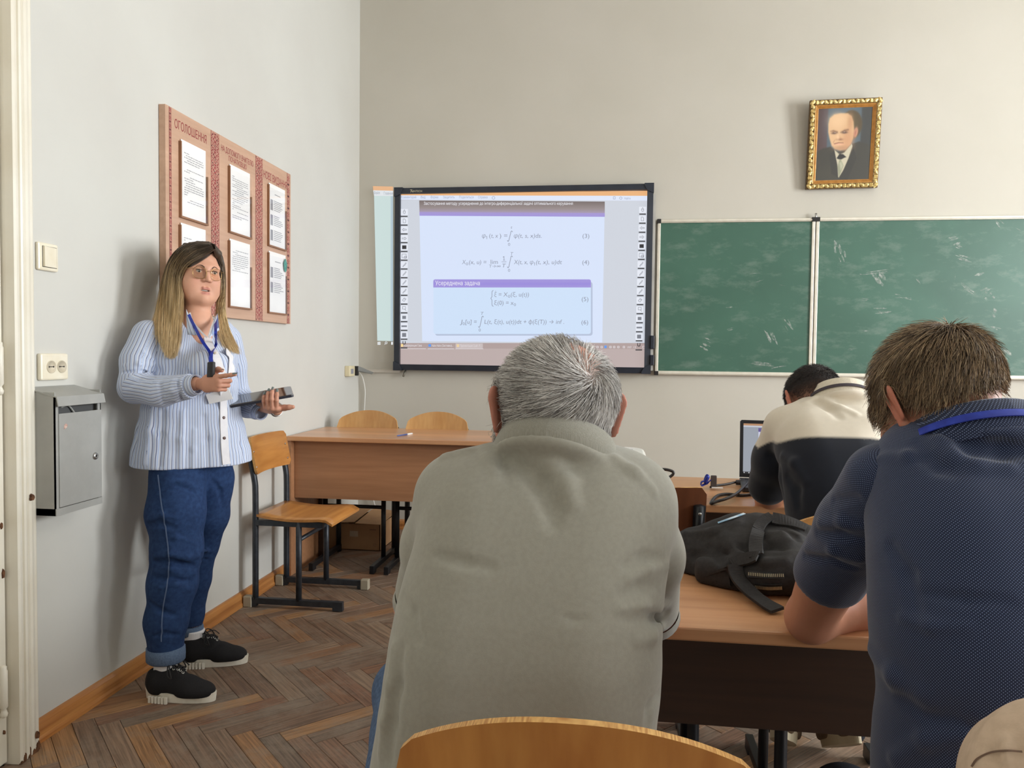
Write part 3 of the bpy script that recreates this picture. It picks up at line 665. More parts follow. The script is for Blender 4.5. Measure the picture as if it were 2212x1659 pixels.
scr = MB().box((BX0+.03, DB-.048, BZ0+.03), (BX1-.03, DB-.030, BZ1-.03)).build('writing_surface', M_SURF, wb)
MB().box((BX0+.06, DB-.030, BZ0+.1), (BX1-.06, DB, BZ1-.1)).build('mounting_rail', M_NAVY, wb)
PR = lambda u, v, l=0: atY(u, v, YB-l)          # the picture lies on the board surface
def clipx(u0, u1): return u0, u1
GL = {}
def G(c, k=1.0):
    key = (tuple(c), k)
    if key not in GL: GL[key] = glow('painted light %d' % len(GL), c, k)  # emission stands in for the light a projector would throw
    return GL[key]
def region(name, pts, c, lift, parent=None, fn=PR):
    f = Flat(fn); f.lift = lift; f.poly(pts); return f.build(name, G(c), parent or wb)
XL, XR0, XR1 = 865, 1398.5, 1391.5
region('projected_background', [(XL, 432), (XR0, 432), (XR1+1, 741), (XL, 741)], (203, 208, 218), .0006)
region('projected_title_stripe', [(XL, 416.8), (XR0, 412.2), (XR0, 423), (XL, 422)], (232, 176, 122), .0008)
region('projected_menu_bar', [(XL, 422), (XR0, 423), (XR0-.2, 433.5), (XL, 431.5)], (220, 228, 246), .0008)
region('projected_taskbar', [(XL, 741), (XR1+1, 742), (XR1+.6, 754), (XL, 752.5)], (172, 154, 152), .0008)
region('bare_board_glow', [(XL, 752.5), (XR1+.6, 754), (XR1, 794.5), (XL, 786.5)], (184, 168, 166), .0006)  # bare unlit board below the picture, its brightness put in as glow
region('slide_page', [(905.5, 433), (1306.5, 436), (1301, 740), (912, 737)], (212, 224, 247), .0012)
hd = MB()
hs_ = [433+2.75*k for k in range(13)]
for k in range(12):
    c_ = [np.interp(k, [0, 5.5, 8, 9, 11], q) for q in ((118, 148, 160, 160, 158), (106, 136, 146, 146, 145), (104, 136, 168, 206, 214))]
    region('slide_header', [(905.5+.02*(hs_[k]-433), hs_[k]), (1306.5, hs_[k]+2.4), (1306.4, hs_[k+1]+2.4), (905.6+.02*(hs_[k+1]-433), hs_[k+1])], c_, .0016+.00001*k)
bs = Flat(PR); bs.lift = .0015; bs.rrect(940, 609, 1280, 725, 5); bs.build('block_shadow', G((178, 190, 214)), wb)
bk = Flat(PR); bk.lift = .0018; bk.rrect(936.5, 606, 1276.5, 721.5, 5); bk.build('block_body', G((203, 222, 246)), wb)
bt = Flat(PR); bt.lift = .0021; bt.rrect(936, 603.5, 1276.5, 616, 4); bt.rect(936, 610, 1276.5, 621); bt.build('block_title_bar', G((156, 142, 216)), wb)
tw = Flat(PR, -1); tw.lift = .0025
tw.text('Застосування методу усереднення до інтегро-диференціальної задачі оптимального керування', 915.5, 442.5, 9.2, fit=322)
tw.text('Усереднена задача', 940.5, 616, 13.2, fit=96)
tw.build('slide_title_text', G((240, 240, 246)), wb, True)
def new_line():
    global tg
    tg = Flat(PR, -1); tg.lift = .0024
def end_line(): tg.build('slide_formula', G((140, 146, 164)), wb, True); new_line()
new_line()
def tt(b, u, v, s, fit=None, sh=.0): tg.text(b, u, v, s, shear=sh, fit=fit)
def integral(u, v0, v1):
    h = v1-v0; tg.line([(u+7, v0+3), (u+5.6, v0+.8), (u+3.6, v0+2.5), (u+2.8, v0+h*.3), (u+.2, v1-h*.3), (u-.8, v1-2.5), (u-2.6, v1-.5), (u-4, v1-2.6)], 1.25)
S = .16
tt('φ', 1041, 513.5, 13, 8, S); tg.line([(1050.2, 511.6), (1051.6, 510.4), (1051.6, 516.2)], .95); tt('(', 1056, 513.5, 13); tt('t, x', 1061, 513.5, 13, 15, S); tt(') =', 1079, 513.5, 13, 17)
integral(1100, 498, 522); tt('t', 1103.5, 494, 9, 3.2, S); tt('0', 1097.5, 531, 9, 4.5)
tt('φ(t, s, x)ds.', 1110, 513.5, 13, 60, S); tt('(3)', 1258.5, 514, 13, 14.5)
end_line()
tt('X', 998, 570.5, 13, 8.5, S); tt('0', 1006.5, 573, 8.5, 4.6); tt('(x, u) =', 1013, 570.5, 13, 38, .1); tt('lim', 1060, 570, 13, 15.5)
tt('T→∞', 1056.5, 578, 9, 25, .1); tg.line([(1086.6, 555.6), (1088.8, 554), (1088.8, 562.2)], 1.15); tg.line([(1086.8, 562), (1090.8, 562)], 1.); tg.rect(1083.5, 565.2, 1094, 566.2); tt('T', 1085, 577.5, 11.5, 8, S)
integral(1100, 552, 579); tt('T', 1103, 551, 9, 6, S); tt('0', 1097.5, 587, 9, 4.5)
tt('X(t, x, φ', 1110, 570.5, 13, 42, S); tg.line([(1153.4, 568.4), (1154.8, 567.2), (1154.8, 573.2)], .95); tt('(t, x), u)dt', 1158, 570.5, 13, 56, S); tt('(4)', 1258, 571, 13, 14.5)
end_line()
tg.line([(1065.5, 627.5), (1063.2, 629), (1062.6, 632), (1062.6, 641), (1060.4, 644.5), (1062.6, 648), (1062.6, 657), (1063.2, 660), (1065.5, 661.8)], 1.2)
tt('ξ', 1067.5, 640.5, 13, 5.6, S); tt('.', 1069.3, 629.5, 12); tt('= X', 1077, 640.5, 13, 20, .1); tt('0', 1097.5, 643, 8.5, 4.6); tt('(ξ, u(t))', 1103.5, 640.5, 13, 39, .1)
tt('ξ(0) = x', 1067.5, 658.5, 13, 42, .08); tt('0', 1110, 661, 8.5, 4.4); tt('(5)', 1256.5, 650.5, 13, 14.5)
end_line()
tt('J', 993.5, 699.5, 13, 6, S); tt('0', 999.5, 702, 8.5, 4.4); tt('[u] =', 1005, 699.5, 13, 25, .1)
integral(1037.5, 682, 708); tt('T', 1038.5, 680, 9, 6.5, S); tt('0', 1034, 716, 9, 4.5)
tt('L(t, ξ(t), u(t))dt + ϕ(ξ(T)) → inf .', 1046.5, 699.5, 13, 172, .1); tt('(6)', 1256, 700.5, 13, 14.5)
end_line()
tm = Flat(PR, -1); tm.lift = .0024
for b, u, f in (('Комментарий', 867, 32), ('Вид', 909, 10), ('Форма', 930, 16.5), ('Защитить', 957, 25), ('Поделиться', 992, 31), ('Справка', 1033, 20)): tm.text(b, u, 428.5, 7.6, fit=f)
for b, u, f in (('Найти', 1349, 13),): tm.text(b, u, 431, 7, fit=f)
tm.line([(1066+3*math.cos(a), 427.5+3*math.sin(a)) for a in np.linspace(0, 6.28, 12)], .9, True); tm.line([(1341+2.6*math.cos(a), 428+2.6*math.sin(a)) for a in np.linspace(0, 6.28, 12)], .9, True); tm.line([(1325, 425), (1329, 425), (1329, 430), (1325, 430)], .9, True)
tm.build('menu_words', G((150, 160, 186)), wb, True)
tb = Flat(PR, -1); tb.lift = .0024
tb.text('Конференция Гана', 873, 748.6, 7, fit=38); tb.text('Hahn Hahn (Заставка)...', 933, 748.8, 7, fit=46); tb.text('Презентация 2.pdf - F...', 994, 749.3, 7, fit=46)
tb.rect(866, 752.6, 920, 753.6); tb.rect(924, 752.8, 981, 753.8); tb.rect(984, 752.8, 1044, 753.8)
for u in (1289, 1298, 1317, 1325, 1334, 1346): tb.line([(u, 748), (u+3.5, 748), (u+3.5, 751.5), (u, 751.5)], 1., True)
tb.text('УКР', 1355, 752.3, 6, fit=9); tb.text('12', 1369, 752, 6, fit=5); tb.line([(1388, 748), (1393, 748), (1393, 752), (1388, 752)], .8, True)
tb.build('taskbar_words', G((226, 222, 226)), wb, True)
tk = Flat(PR); tk.lift = .0024; tk.rect(925.5, 743.5, 931, 749); tk.rect(1305.5, 746.5, 1310.5, 752); tk.build('taskbar_icon_blue', G((88, 150, 236)), wb, True)
tk = Flat(PR); tk.lift = .0024; tk.rect(986.5, 743.8, 992, 749.6); tk.rect(866, 743, 871, 749); tk.build('taskbar_icon_yellow', G((244, 214, 150)), wb, True)
tk = Flat(PR); tk.lift = .0024; tk.rrect(984, 741.8, 1043, 752.6, 1); tk.lift = .0010; tk.build('taskbar_active', G((196, 184, 184)), wb)
iw, ik, ig = Flat(PR), Flat(PR), Flat(PR); iw.lift, ik.lift, ig.lift = .0030, .0036, .0036
def icons(u0, v0, pitch, du):
    for n in range(16):
        u = u0+du*n; v = v0+pitch*n; w_, h_ = 15.6, 13.6
        if n < 15: iw.rrect(u, v, u+w_, v+h_, 1.2)
        ik.rect(u+.6, v+h_+1.2, u+w_-.8, v+h_+3.6)
        c = (u+w_/2, v+h_/2)
        P = lambda *q: [(c[0]+a, c[1]+b) for a, b in q]
        if n == 0: ig.line([(c[0]+2.4*math.cos(a), c[1]+3.6*math.sin(a)) for a in np.linspace(0, 6.28, 14)], .8, True); ig.line(P((0, -3.6), (0, -5.6)), .8); ig.line(P((-2.2, -1), (2.2, -1)), .6)
        elif n == 1: ig.line(P((-2.6, -4), (1, -4), (2.8, -2), (2.8, 4), (-2.6, 4)), .8, True)
        elif n in (2, 3):
            s = 1 if n == 2 else -1; ig.line(P((-4.6*s, 0), (-1*s, -2.8), (-1*s, -1.2), (4.4*s, -1.2), (4.4*s, 1.2), (-1*s, 1.2), (-1*s, 2.8)), .8, True)
        elif n == 4: ik.rect(c[0]-4.6, c[1]-4, c[0]+4.6, c[1]+4)
        elif n == 5: ig.line(P((-4.6, -4), (4, -4), (4, 4), (-4.6, 4)), .8, True); ig.line(P((0, .4), (4.8, .4), (4.8, 4.6), (0, 4.6)), .9, True)
        elif n in (6, 7, 8, 9): ig.line(P((3.6, -4.6), (-.4, .6), (-2, 2.2), (-.6, 2), (1.2, 1.4), (4.6, -3.6)), .8); ig.line(P((-2, 2.2), (-3.4, 4.4), (-.8, 4)), .7)
        elif n == 10: ig.line(P((-4, 1), (0, -4), (4, -2), (0, 3.4)), .8, True); ig.line(P((-1, -2.6), (3, -.4)), .7)
        elif n == 11: ig.line(P((-3.6, -4.4), (3, -4.4), (3, 1), (-3.6, 1)), .8, True); ig.line(P((1, 1), (4, 4.6)), .8)
        elif n == 12: ig.rect(c[0]-4, c[1]-3.4, c[0]+4, c[1]+3.4)
        elif n == 13: ig.rect(c[0]-6, c[1]-1.6, c[0]+6, c[1]+1.8)
        elif n == 14: ig.rect(c[0]-4.4, c[1]-4.2, c[0]+4.4, c[1]+4.2)
        elif n == 15: ik.line(P((-2.6, -5), (-2.6, -.6), (-1.4, 1), (1.4, 1), (2.6, -.6), (2.6, -5)), 1.5)
icons(865.6, 451.4, 18.95, -.03); icons(1380.4, 446.6, 19.55, -.55)
iw.build('tool_buttons', G((226, 230, 240)), wb, True); ik.build('tool_labels', G((38, 38, 44)), wb, True); ig.build('tool_glyphs', G((120, 124, 134)), wb, True)
lg = Flat(lambda u, v, l=0: atY(u, v, DB-.0757-l), -1); lg.text('INTECH', 892.5, 415, 6.2, fit=19, bold=.02)
lg.line([(886, 410), (890.5, 410), (887.5, 413), (891.5, 413)], 1.1); lg.line([(887, 415.2), (889.5, 412.5), (892, 415.2)], 1.)
lg.build('maker_emblem', mat('pale gold lettering', (214, 206, 176), .5), wb)
sd = MB().box((BX1, DB-.055, BZ0+.02), (BX1+.018, DB-.02, BZ1-.07)).build('side_rail', mat('grey aluminium', (196, 194, 188), .4, .5, .3), wb)
sp = MB(); sp.box((BX1-.002, DB-.085, BZ0+.165), (BX1+.024, DB-.03, BZ0+.255), .004); sp.box((BX1-.002, DB-.085, BZ0+.055), (BX1+.024, DB-.03, BZ0+.125), .004); sp.build('speaker_jack_box', M_NAVY, wb)
# glowing sheets for the strip of the picture that misses the board and lands on the wall
ws = thing('projected_picture_strip', 'pale projected picture strip on the wall left of the board', 'projection')
PW_ = lambda u, v, l=0: atY(u, v, DB-.0015-l)
region('strip_page', [(808, 423), (849, 423.5), (849, 737), (815, 736)], (200, 218, 216), .0, ws, PW_)
region('strip_title', [(805.5, 402), (849, 403), (849, 412), (806, 411)], (228, 178, 134), .0, ws, PW_)
region('strip_menu', [(806, 411), (849, 412), (849, 423.5), (808, 423)], (222, 226, 230), .0, ws, PW_)
region('strip_edge', [(844, 423.5), (849, 423.5), (849, 737), (844, 737)], (176, 196, 206), .0006, ws, PW_)
f = Flat(PW_, -1); f.lift = .001; f.text('Файл', 807.5, 419.5, 8.4, fit=13); f.text('Главная', 829, 420.5, 8.4, fit=19.5); f.build('strip_words', G((150, 156, 170)), ws, True)
f = Flat(PW_); f.lift = .001
for (a, b) in ((815.6, 738.8), (819, 738.6), (815.6, 742), (819, 742)): f.rect(a, b, a+2.8, b+2.8)
f.line([(834+2.2*math.cos(a), 740.6+2.2*math.sin(a)) for a in np.linspace(0, 6.28, 12)], .9, True); f.line([(832.4, 742.4), (830.5, 744.6)], .9); f.rect(845, 738.6, 848.6, 744.6)
f.build('strip_icons', G((232, 236, 240)), ws, True)

# ---- chalkboard: left wing and middle panel
def chalk_mat():
    m = mat('green chalkboard enamel', (66, 104, 88), .38, .5, 0, (59, 95, 80), 2.2, 6)
    nt = m.node_tree; N = nt.nodes; L = nt.links; b = N['Principled BSDF']; r0 = next(n for n in N if n.type == 'VALTORGB')
    ge = N.new('ShaderNodeTexCoord'); mp = N.new('ShaderNodeMapping'); mp.inputs['Scale'].default_value = (7, 7, 16); mp.inputs['Rotation'].default_value = (0, .25, 0); L.new(ge.outputs['Object'], mp.inputs[0])
    n = N.new('ShaderNodeTexNoise'); n.inputs['Scale'].default_value = .7; n.inputs['Detail'].default_value = 9; n.inputs['Roughness'].default_value = .7; L.new(mp.outputs[0], n.inputs[0])
    r = N.new('ShaderNodeValToRGB'); r.color_ramp.elements[0].position = .52; r.color_ramp.elements[1].position = .95; r.color_ramp.elements[1].color = (.42, .42, .42, 1); L.new(n.outputs['Fac'], r.inputs[0])
    mx = N.new('ShaderNodeMix'); mx.data_type = 'RGBA'; L.new(r.outputs[0], mx.inputs[0]); L.new(r0.outputs[0], mx.inputs['A']); mx.inputs['B'].default_value = rgba((176, 186, 176)); L.new(mx.outputs['Result'], b.inputs['Base Color'])
    return m
M_GREEN = chalk_mat(); M_ALU = mat('pale anodised frame', (222, 216, 202), .38, .5, .25, (212, 205, 190), 20)
def dust_mat():
    m = mat('smeared chalk dust', (206, 212, 204), .9); nt = m.node_tree; N = nt.nodes; L = nt.links; b = N['Principled BSDF']; tc = N.new('ShaderNodeTexCoord'); n = N.new('ShaderNodeTexNoise'); n.inputs['Scale'].default_value = 60; n.inputs['Detail'].default_value = 5
    L.new(tc.outputs['Object'], n.inputs[0]); mr = N.new('ShaderNodeMapRange'); mr.inputs[1].default_value = .35; mr.inputs[2].default_value = .75; mr.inputs[3].default_value = .05; mr.inputs[4].default_value = .62; L.new(n.outputs['Fac'], mr.inputs[0]); L.new(mr.outputs[0], b.inputs['Alpha']); return m
M_DUST = dust_mat()
cbt = thing('chalkboard', 'long green chalkboard in a pale frame right of the whiteboard', 'chalkboard')
CZ0, CZ1 = 1.133, 2.1735
def cpanel(x0, x1, name):
    s = MB().box((x0+.012, DB-.024, CZ0+.012), (x1-.012, DB-.008, CZ1-.012)).build(name, M_GREEN, cbt)
    for a, b in (((x0, CZ0), (x1, CZ0+.026)), ((x0, CZ1-.022), (x1, CZ1)), ((x0, CZ0), (x0+.020, CZ1)), ((x1-.020, CZ0), (x1, CZ1))):
        m_ = MB(); m_.box((a[0], DB-.034, a[1]), (b[0], DB-.004, b[1]), .003)
        if b[0]-a[0] > .1: m_.box((a[0]+.01, DB-.040, a[1]+.006), (b[0]-.01, DB-.030, b[1]-.010), .002)
        m_.build('frame_rail', M_ALU, s)
    for cx in (x0, x1):
        for cz in (CZ0, CZ1): MB().box((cx-.004 if cx == x0 else cx-.022, DB-.041, cz-.004 if cz == CZ0 else cz-.024), (cx+.022 if cx == x0 else cx+.004, DB-.002, cz+.024 if cz == CZ0 else cz+.004), .002).build('corner_piece', M_DARK, s)
    return s
cpanel(.280, 1.296, 'left_wing'); cpanel(1.302, 3.36, 'middle_panel'); cpanel(3.366, 4.38, 'right_wing')
MB().tube([(1.299, DB-.03, CZ1-.01), (1.299, DB-.03, CZ1+.03)], .007, 8).build('hinge_pin', M_STEEL, cbt)
sm = Flat(lambda u, v, l=0: atY(u, v, DB-.0252-l))
def smear(c, L, w, ang, n=3):
    for k in range(n):
        a = math.radians(ang+prng.uniform(-10, 10)); cx, cy = c[0]+prng.uniform(-w, w), c[1]+prng.uniform(-w, w); l = L*prng.uniform(.5, 1)
        ww = w*prng.uniform(.15, .5); p = [(-l/2, 0), (-l*.3, -ww*.6), (l*.25, -ww*.7), (l/2, -ww*.1), (l*.3, ww*.5), (-l*.2, ww*.6)]
        sm.lift = prng.uniform(0, .0006); sm.poly([(cx+a_*math.cos(a)-b_*math.sin(a), cy+a_*math.sin(a)+b_*math.cos(a)) for a_, b_ in p])
for q in (((1576, 664), 18, 3, 0, 2), ((1575, 712), 20, 3, -20, 2), ((1525, 722), 20, 2, 0, 1), ((1530, 735), 18, 6, 25, 3), ((1520, 750), 22, 7, 30, 4), ((1666, 727), 30, 10, 60, 6), ((1700, 702), 26, 8, 50, 4), ((1640, 608), 26, 2, -15, 1), ((1688, 617), 14, 2, 5, 1), ((1645, 788), 60, 5, 8, 3), ((1680, 793), 40, 3, -8, 2), ((1630, 591), 40, 2, 0, 1),
          ((1810, 532), 26, 9, 80, 5), ((1822, 556), 24, 8, 70, 3), ((1866, 593), 18, 4, 15, 1), ((1895, 590), 60, 5, 0, 3), ((1895, 604), 26, 14, 60, 7), ((1868, 648), 22, 4, 5, 2), ((1868, 716), 22, 4, 5, 2), ((1838, 754), 18, 4, -5, 2), ((1958, 645), 40, 3, 5, 2), ((2060, 521), 24, 8, -15, 3), ((2070, 534), 20, 9, 30, 4), ((2090, 620), 44, 4, 32, 3), ((2095, 630), 30, 5, 25, 2), ((2113, 592), 24, 6, -10, 3), ((2130, 624), 20, 5, -20, 3),
          ((2137, 640), 12, 9, 40, 4), ((2152, 678), 14, 10, 60, 4), ((2110, 708), 46, 5, 38, 3), ((2085, 704), 24, 4, 15, 2), ((2155, 482), 24, 6, 50, 3), ((2182, 494), 12, 3, 10, 1), ((2200, 494), 20, 3, 20, 1), ((2085, 560), 40, 7, 20, 3), ((1985, 610), 20, 5, 60, 2), ((2150, 705), 30, 9, 20, 2), ((2165, 765), 30, 10, 30, 4), ((1940, 640), 16, 4, 0, 2), ((2064, 600), 16, 1.6, 90, 1), ((1787, 590), 14, 2, 80, 1), ((1900, 668), 40, 9, 0, 3)):
    smear(*q)
for k in range(70): smear((prng.uniform(1430, 1750) if k < 22 else prng.uniform(1775, 2210), prng.uniform(490, 800)), prng.uniform(2, 5), .8, prng.uniform(0, 180), 1)
o = sm.build('chalk_smears', M_DUST, cbt); o['kind'] = 'stuff'

# ---- portrait in a gilt frame
pt = thing('framed_portrait', 'framed portrait of a balding man in dark suit', 'picture')
PC = [atY(1750, 217, DB-.075), atY(1903.5, 214.5, DB-.075), atY(1896, 408.5, DB-.03), atY(1741, 409.5, DB-.03)]
PX = np.array([(PC[0][0]+PC[3][0])/2, 0, 0]); PWd = ((PC[1][0]-PC[0][0])+(PC[2][0]-PC[3][0]))/2; PHt = PC[0][2]-PC[3][2]
_ux = np.array([1, 0, .012]); _ux /= np.linalg.norm(_ux); _uz = np.array([(PC[0][0]-PC[3][0])/PHt*.5+.0, -.045/PHt, 1.]); _uz /= np.linalg.norm(_uz); _un = np.cross(_ux, _uz)
PO = np.array(PC[3])
PF = lambda u, v, l=0: PO+_ux*u*PWd+_uz*v*PHt-(-_un)*(-l)          # l towards the viewer
if (_un@np.array([0, 1, 0])) > 0: _un = -_un
PF = lambda u, v, l=0: PO+_ux*u*PWd+_uz*v*PHt+_un*l
M_GOLDD = mat('dark gilt', (120, 92, 48), .4, .5, .6, (84, 62, 36), 60, 4, .3, 200)
M_GOLD = mat('bright worn gilt', (238, 216, 152), .3, .5, .55, (196, 164, 96), 90, 4, .3, 300)
M_OCHRE = mat('ochre inner moulding', (196, 142, 74), .35, .5, .3, (176, 122, 58), 40)
fb = MB(); fw, fh = .088, .070
def ring(mb, a, b, l0, l1, la, lb):
    """mitred ring between inset a and inset b (fractions of the width), front heights la (outer) and lb (inner)"""
    k = PWd/PHt; O = [(a, a*k), (1-a, a*k), (1-a, 1-a*k), (a, 1-a*k)]; I = [(b, b*k), (1-b, b*k), (1-b, 1-b*k), (b, 1-b*k)]
    for i in range(4):
        j = (i+1) % 4; mb.add([PF(*O[i], la), PF(*O[j], la), PF(*I[j], lb), PF(*I[i], lb), PF(*O[i], l0), PF(*O[j], l0), PF(*I[j], l1), PF(*I[i], l1)], [(0, 1, 2, 3), (4, 5, 6, 7), (0, 1, 5, 4), (1, 2, 6, 5), (2, 3, 7, 6), (3, 0, 4, 7)])
    return mb
ring(MB(), 0, .075, -.02, -.02, .012, .016).build('frame', M_GOLDD, pt)
r_ = MB(); ring(r_, .075, .095, -.012, -.012, .014, .010); ring(r_, .095, .115, -.012, -.012, .013, .006); ring(r_, .115, .124, -.012, -.012, .008, .006); r_.build('inner_moulding', M_OCHRE, pt)
orn = MB(); k_ = PWd/PHt
def leaf(cu, cv, ang, L, w_):
    ca_, sa_ = math.cos(ang), math.sin(ang)
    def fn(a, b):
        x = (a-.5)*L; y = (b-.5)*w_*math.sin(math.pi*(a*.86+.07))*1.0; z = .016+.007*math.sin(math.pi*b)*math.sin(math.pi*a)+.002*math.cos(9*a)
        return PO+_ux*(cu*PWd+x*ca_-y*sa_)+_uz*(cv*PHt+x*sa_+y*ca_)+_un*z
    orn.grid(fn, 6, 4)
for side in range(4):
    Lr = PWd if side % 2 == 0 else PHt; n = int(Lr/.027)
    for q in range(n):
        tpos = (q+.5)/n; a = [0, math.pi/2, math.pi, -math.pi/2][side]; e = .038
        cu, cv = [(tpos, e*k_), (1-e, tpos), (1-tpos, 1-e*k_), (e, 1-tpos)][side]
        if q % 3 == 2:
            [leaf(cu+(dd/PWd if side % 2 else 0), cv+(dd/PHt if side % 2 == 0 else 0), a, .026, .012) for dd in (-.0075, .0, .0075)]
        else: leaf(cu, cv, a+(.55 if q % 2 else -.5), .036, .024); leaf(cu, cv, a+(-.9 if q % 2 else .9), .022, .012)
orn.build('leaf_ornament', M_GOLD, pt)['kind'] = 'stuff'
NU, NV = 176, 230; uu, vv = np.meshgrid(np.linspace(0, 1, NU), np.linspace(0, 1, NV), indexing='ij')   # u right, v down, in the picture's own field
def sg(d, s=.012): return 1/(1+np.exp(np.clip(d/(s*.5), -40, 40)))
def elm(cx, cy, rx, ry, s=.02, rot=0.):
    a, b = uu-cx, vv-cy; c, q = math.cos(rot), math.sin(rot); a, b = a*c+b*q, -a*q+b*c
    return sg((np.sqrt((a/rx)**2+(b/ry)**2)-1)*min(rx, ry), s)
def pol(pts, s=.008):
    P = np.array(pts, float); d = np.full(uu.shape, 9.); ins = np.zeros(uu.shape, bool)
    for a, b in zip(P, np.roll(P, -1, 0)):
        e = b-a; w0 = uu-a[0]; w1 = vv-a[1]; tt_ = np.clip((w0*e[0]+w1*e[1])/(e@e+1e-12), 0, 1); d = np.minimum(d, np.hypot(w0-e[0]*tt_, w1-e[1]*tt_))
        c = ((a[1] <= vv) & (b[1] > vv)) | ((b[1] <= vv) & (a[1] > vv)); ins ^= c & (uu < (b[0]-a[0])*(vv-a[1])/((b[1]-a[1]) if b[1] != a[1] else 1e-9)+a[0])
    return sg(np.where(ins, -d, d), s)
pic = np.zeros((NU, NV, 3)); 
def lay(mk, c, o=1.): global pic; pic = pic*(1-mk[..., None]*o)+np.array(c, float)*mk[..., None]*o
lay(np.ones_like(uu), (88, 100, 108)); lay(sg(uu-.19), (92, 76, 76)); lay(sg(uu-.10, .05), (80, 64, 62), .6); lay(sg(.80-uu), (70, 70, 68)); lay(elm(.45, .2, .3, .3, .1), (104, 118, 128), .5)
lay(pol([(.0, .60), (.12, .55), (.26, .53), (.40, .60), (.55, .58), (.66, .50), (.78, .47), (1.0, .53), (1, 1), (0, 1)]), (70, 68, 62)); lay(pol([(0, .9), (.4, .7), (.4, 1), (0, 1)], .06), (78, 75, 66), .5)
lay(elm(.62, .24, .20, .20, .012), (90, 78, 60)); lay(pol([(.58, .07), (.70, .10), (.75, .20), (.74, .32), (.66, .34), (.60, .2)]), (92, 82, 62))
lay(pol([(.20, .22), (.22, .14), (.30, .09), (.42, .075), (.55, .08), (.62, .12), (.66, .20), (.68, .32), (.67, .42), (.63, .51), (.54, .575), (.44, .585), (.34, .565), (.28, .52), (.235, .42), (.205, .33)], .010), (214, 176, 136))
lay(elm(.36, .17, .13, .09, .05), (226, 190, 150), .8); lay(elm(.57, .44, .10, .14, .05), (196, 146, 110), .8); lay(elm(.46, .555, .12, .03, .02), (176, 132, 102), .7); lay(elm(.60, .2, .05, .1, .03), (186, 140, 104), .7)
lay(elm(.71, .345, .036, .068, .010, .2), (206, 150, 122)); lay(elm(.705, .35, .016, .04, .01, .2), (160, 108, 88), .8)
lay(pol([(.245, .318), (.34, .330), (.385, .345), (.38, .325), (.30, .305)], .010), (120, 88, 70), .9); lay(pol([(.43, .338), (.50, .305), (.57, .298), (.58, .31), (.50, .325)], .010), (116, 84, 66), .9)
lay(elm(.315, .345, .045, .014, .008), (96, 72, 64), .9); lay(elm(.505, .340, .050, .016, .008), (92, 70, 64), .9); lay(elm(.33, .338, .012, .006, .004), (190, 180, 170), .6); lay(elm(.50, .332, .012, .006, .004), (190, 180, 170), .6)
lay(pol([(.40, .36), (.46, .42), (.475, .44), (.42, .445), (.36, .435)], .014), (196, 150, 112), .8); lay(elm(.42, .435, .05, .012, .008), (140, 96, 76), .8); lay(elm(.39, .40, .02, .04, .02), (232, 198, 160), .8)
lay(pol([(.32, .488), (.40, .475), (.49, .480), (.495, .487), (.41, .485), (.33, .498)], .006), (128, 82, 70), .95); lay(elm(.41, .502, .07, .010, .008), (226, 170, 146), .7); lay(pol([(.30, .47), (.33, .44), (.335, .445), (.312, .48)], .006), (170, 122, 96), .6)
lay(pol([(.335, .575), (.44, .64), (.52, .615), (.65, .50), (.665, .53), (.60, .70), (.52, .86), (.44, .96), (.42, .95), (.40, .80), (.36, .68)], .006), (196, 188, 164)); lay(pol([(.40, .62), (.44, .645), (.50, .625), (.45, .635)], .004), (120, 110, 96), .8)
lay(pol([(.385, .69), (.43, .635), (.50, .64), (.56, .68), (.52, .69), (.47, .71), (.44, .71), (.40, .70)], .005), (52, 50, 50)); lay(pol([(.435, .715), (.465, .712), (.52, .80), (.44, .96), (.405, .82)], .006), (150, 150, 126)); lay(pol([(.44, .76), (.47, .74), (.51, .80), (.47, .86)], .012), (186, 184, 160), .8)
lay(pol([(.33, .58), (.36, .66), (.40, .78), (.43, .97), (.30, .9), (.25, .65)], .006), (66, 64, 60)); lay(pol([(.66, .50), (.68, .56), (.60, .72), (.45, .98), (.6, 1), (.75, .7)], .006), (64, 62, 58))
PIv = [PF(.118+.764*u, (1-(.118*k_+(1-.236*k_)*v)), .004) for u, v in zip(uu.ravel(), vv.ravel())]
ii = np.arange(NU*NV).reshape(NU, NV); fq = np.stack([ii[:-1, :-1], ii[1:, :-1], ii[1:, 1:], ii[:-1, 1:]], -1).reshape(-1, 4)
me = mesh_np('portrait_print', PIv, fq, True, {'Col': np.concatenate([lin(pic.reshape(-1, 3)), np.ones((NU*NV, 1))], 1)})
new_obj('portrait_print', me, attr_mat('printed portrait', rough=.45, spec=.4), pt)
MB().box((PO[0]+PWd*.47, DB-.02, PC[0][2]-.02), (PO[0]+PWd*.50, DB, PC[0][2]+.012)).build('hanger', M_STEEL, pt)

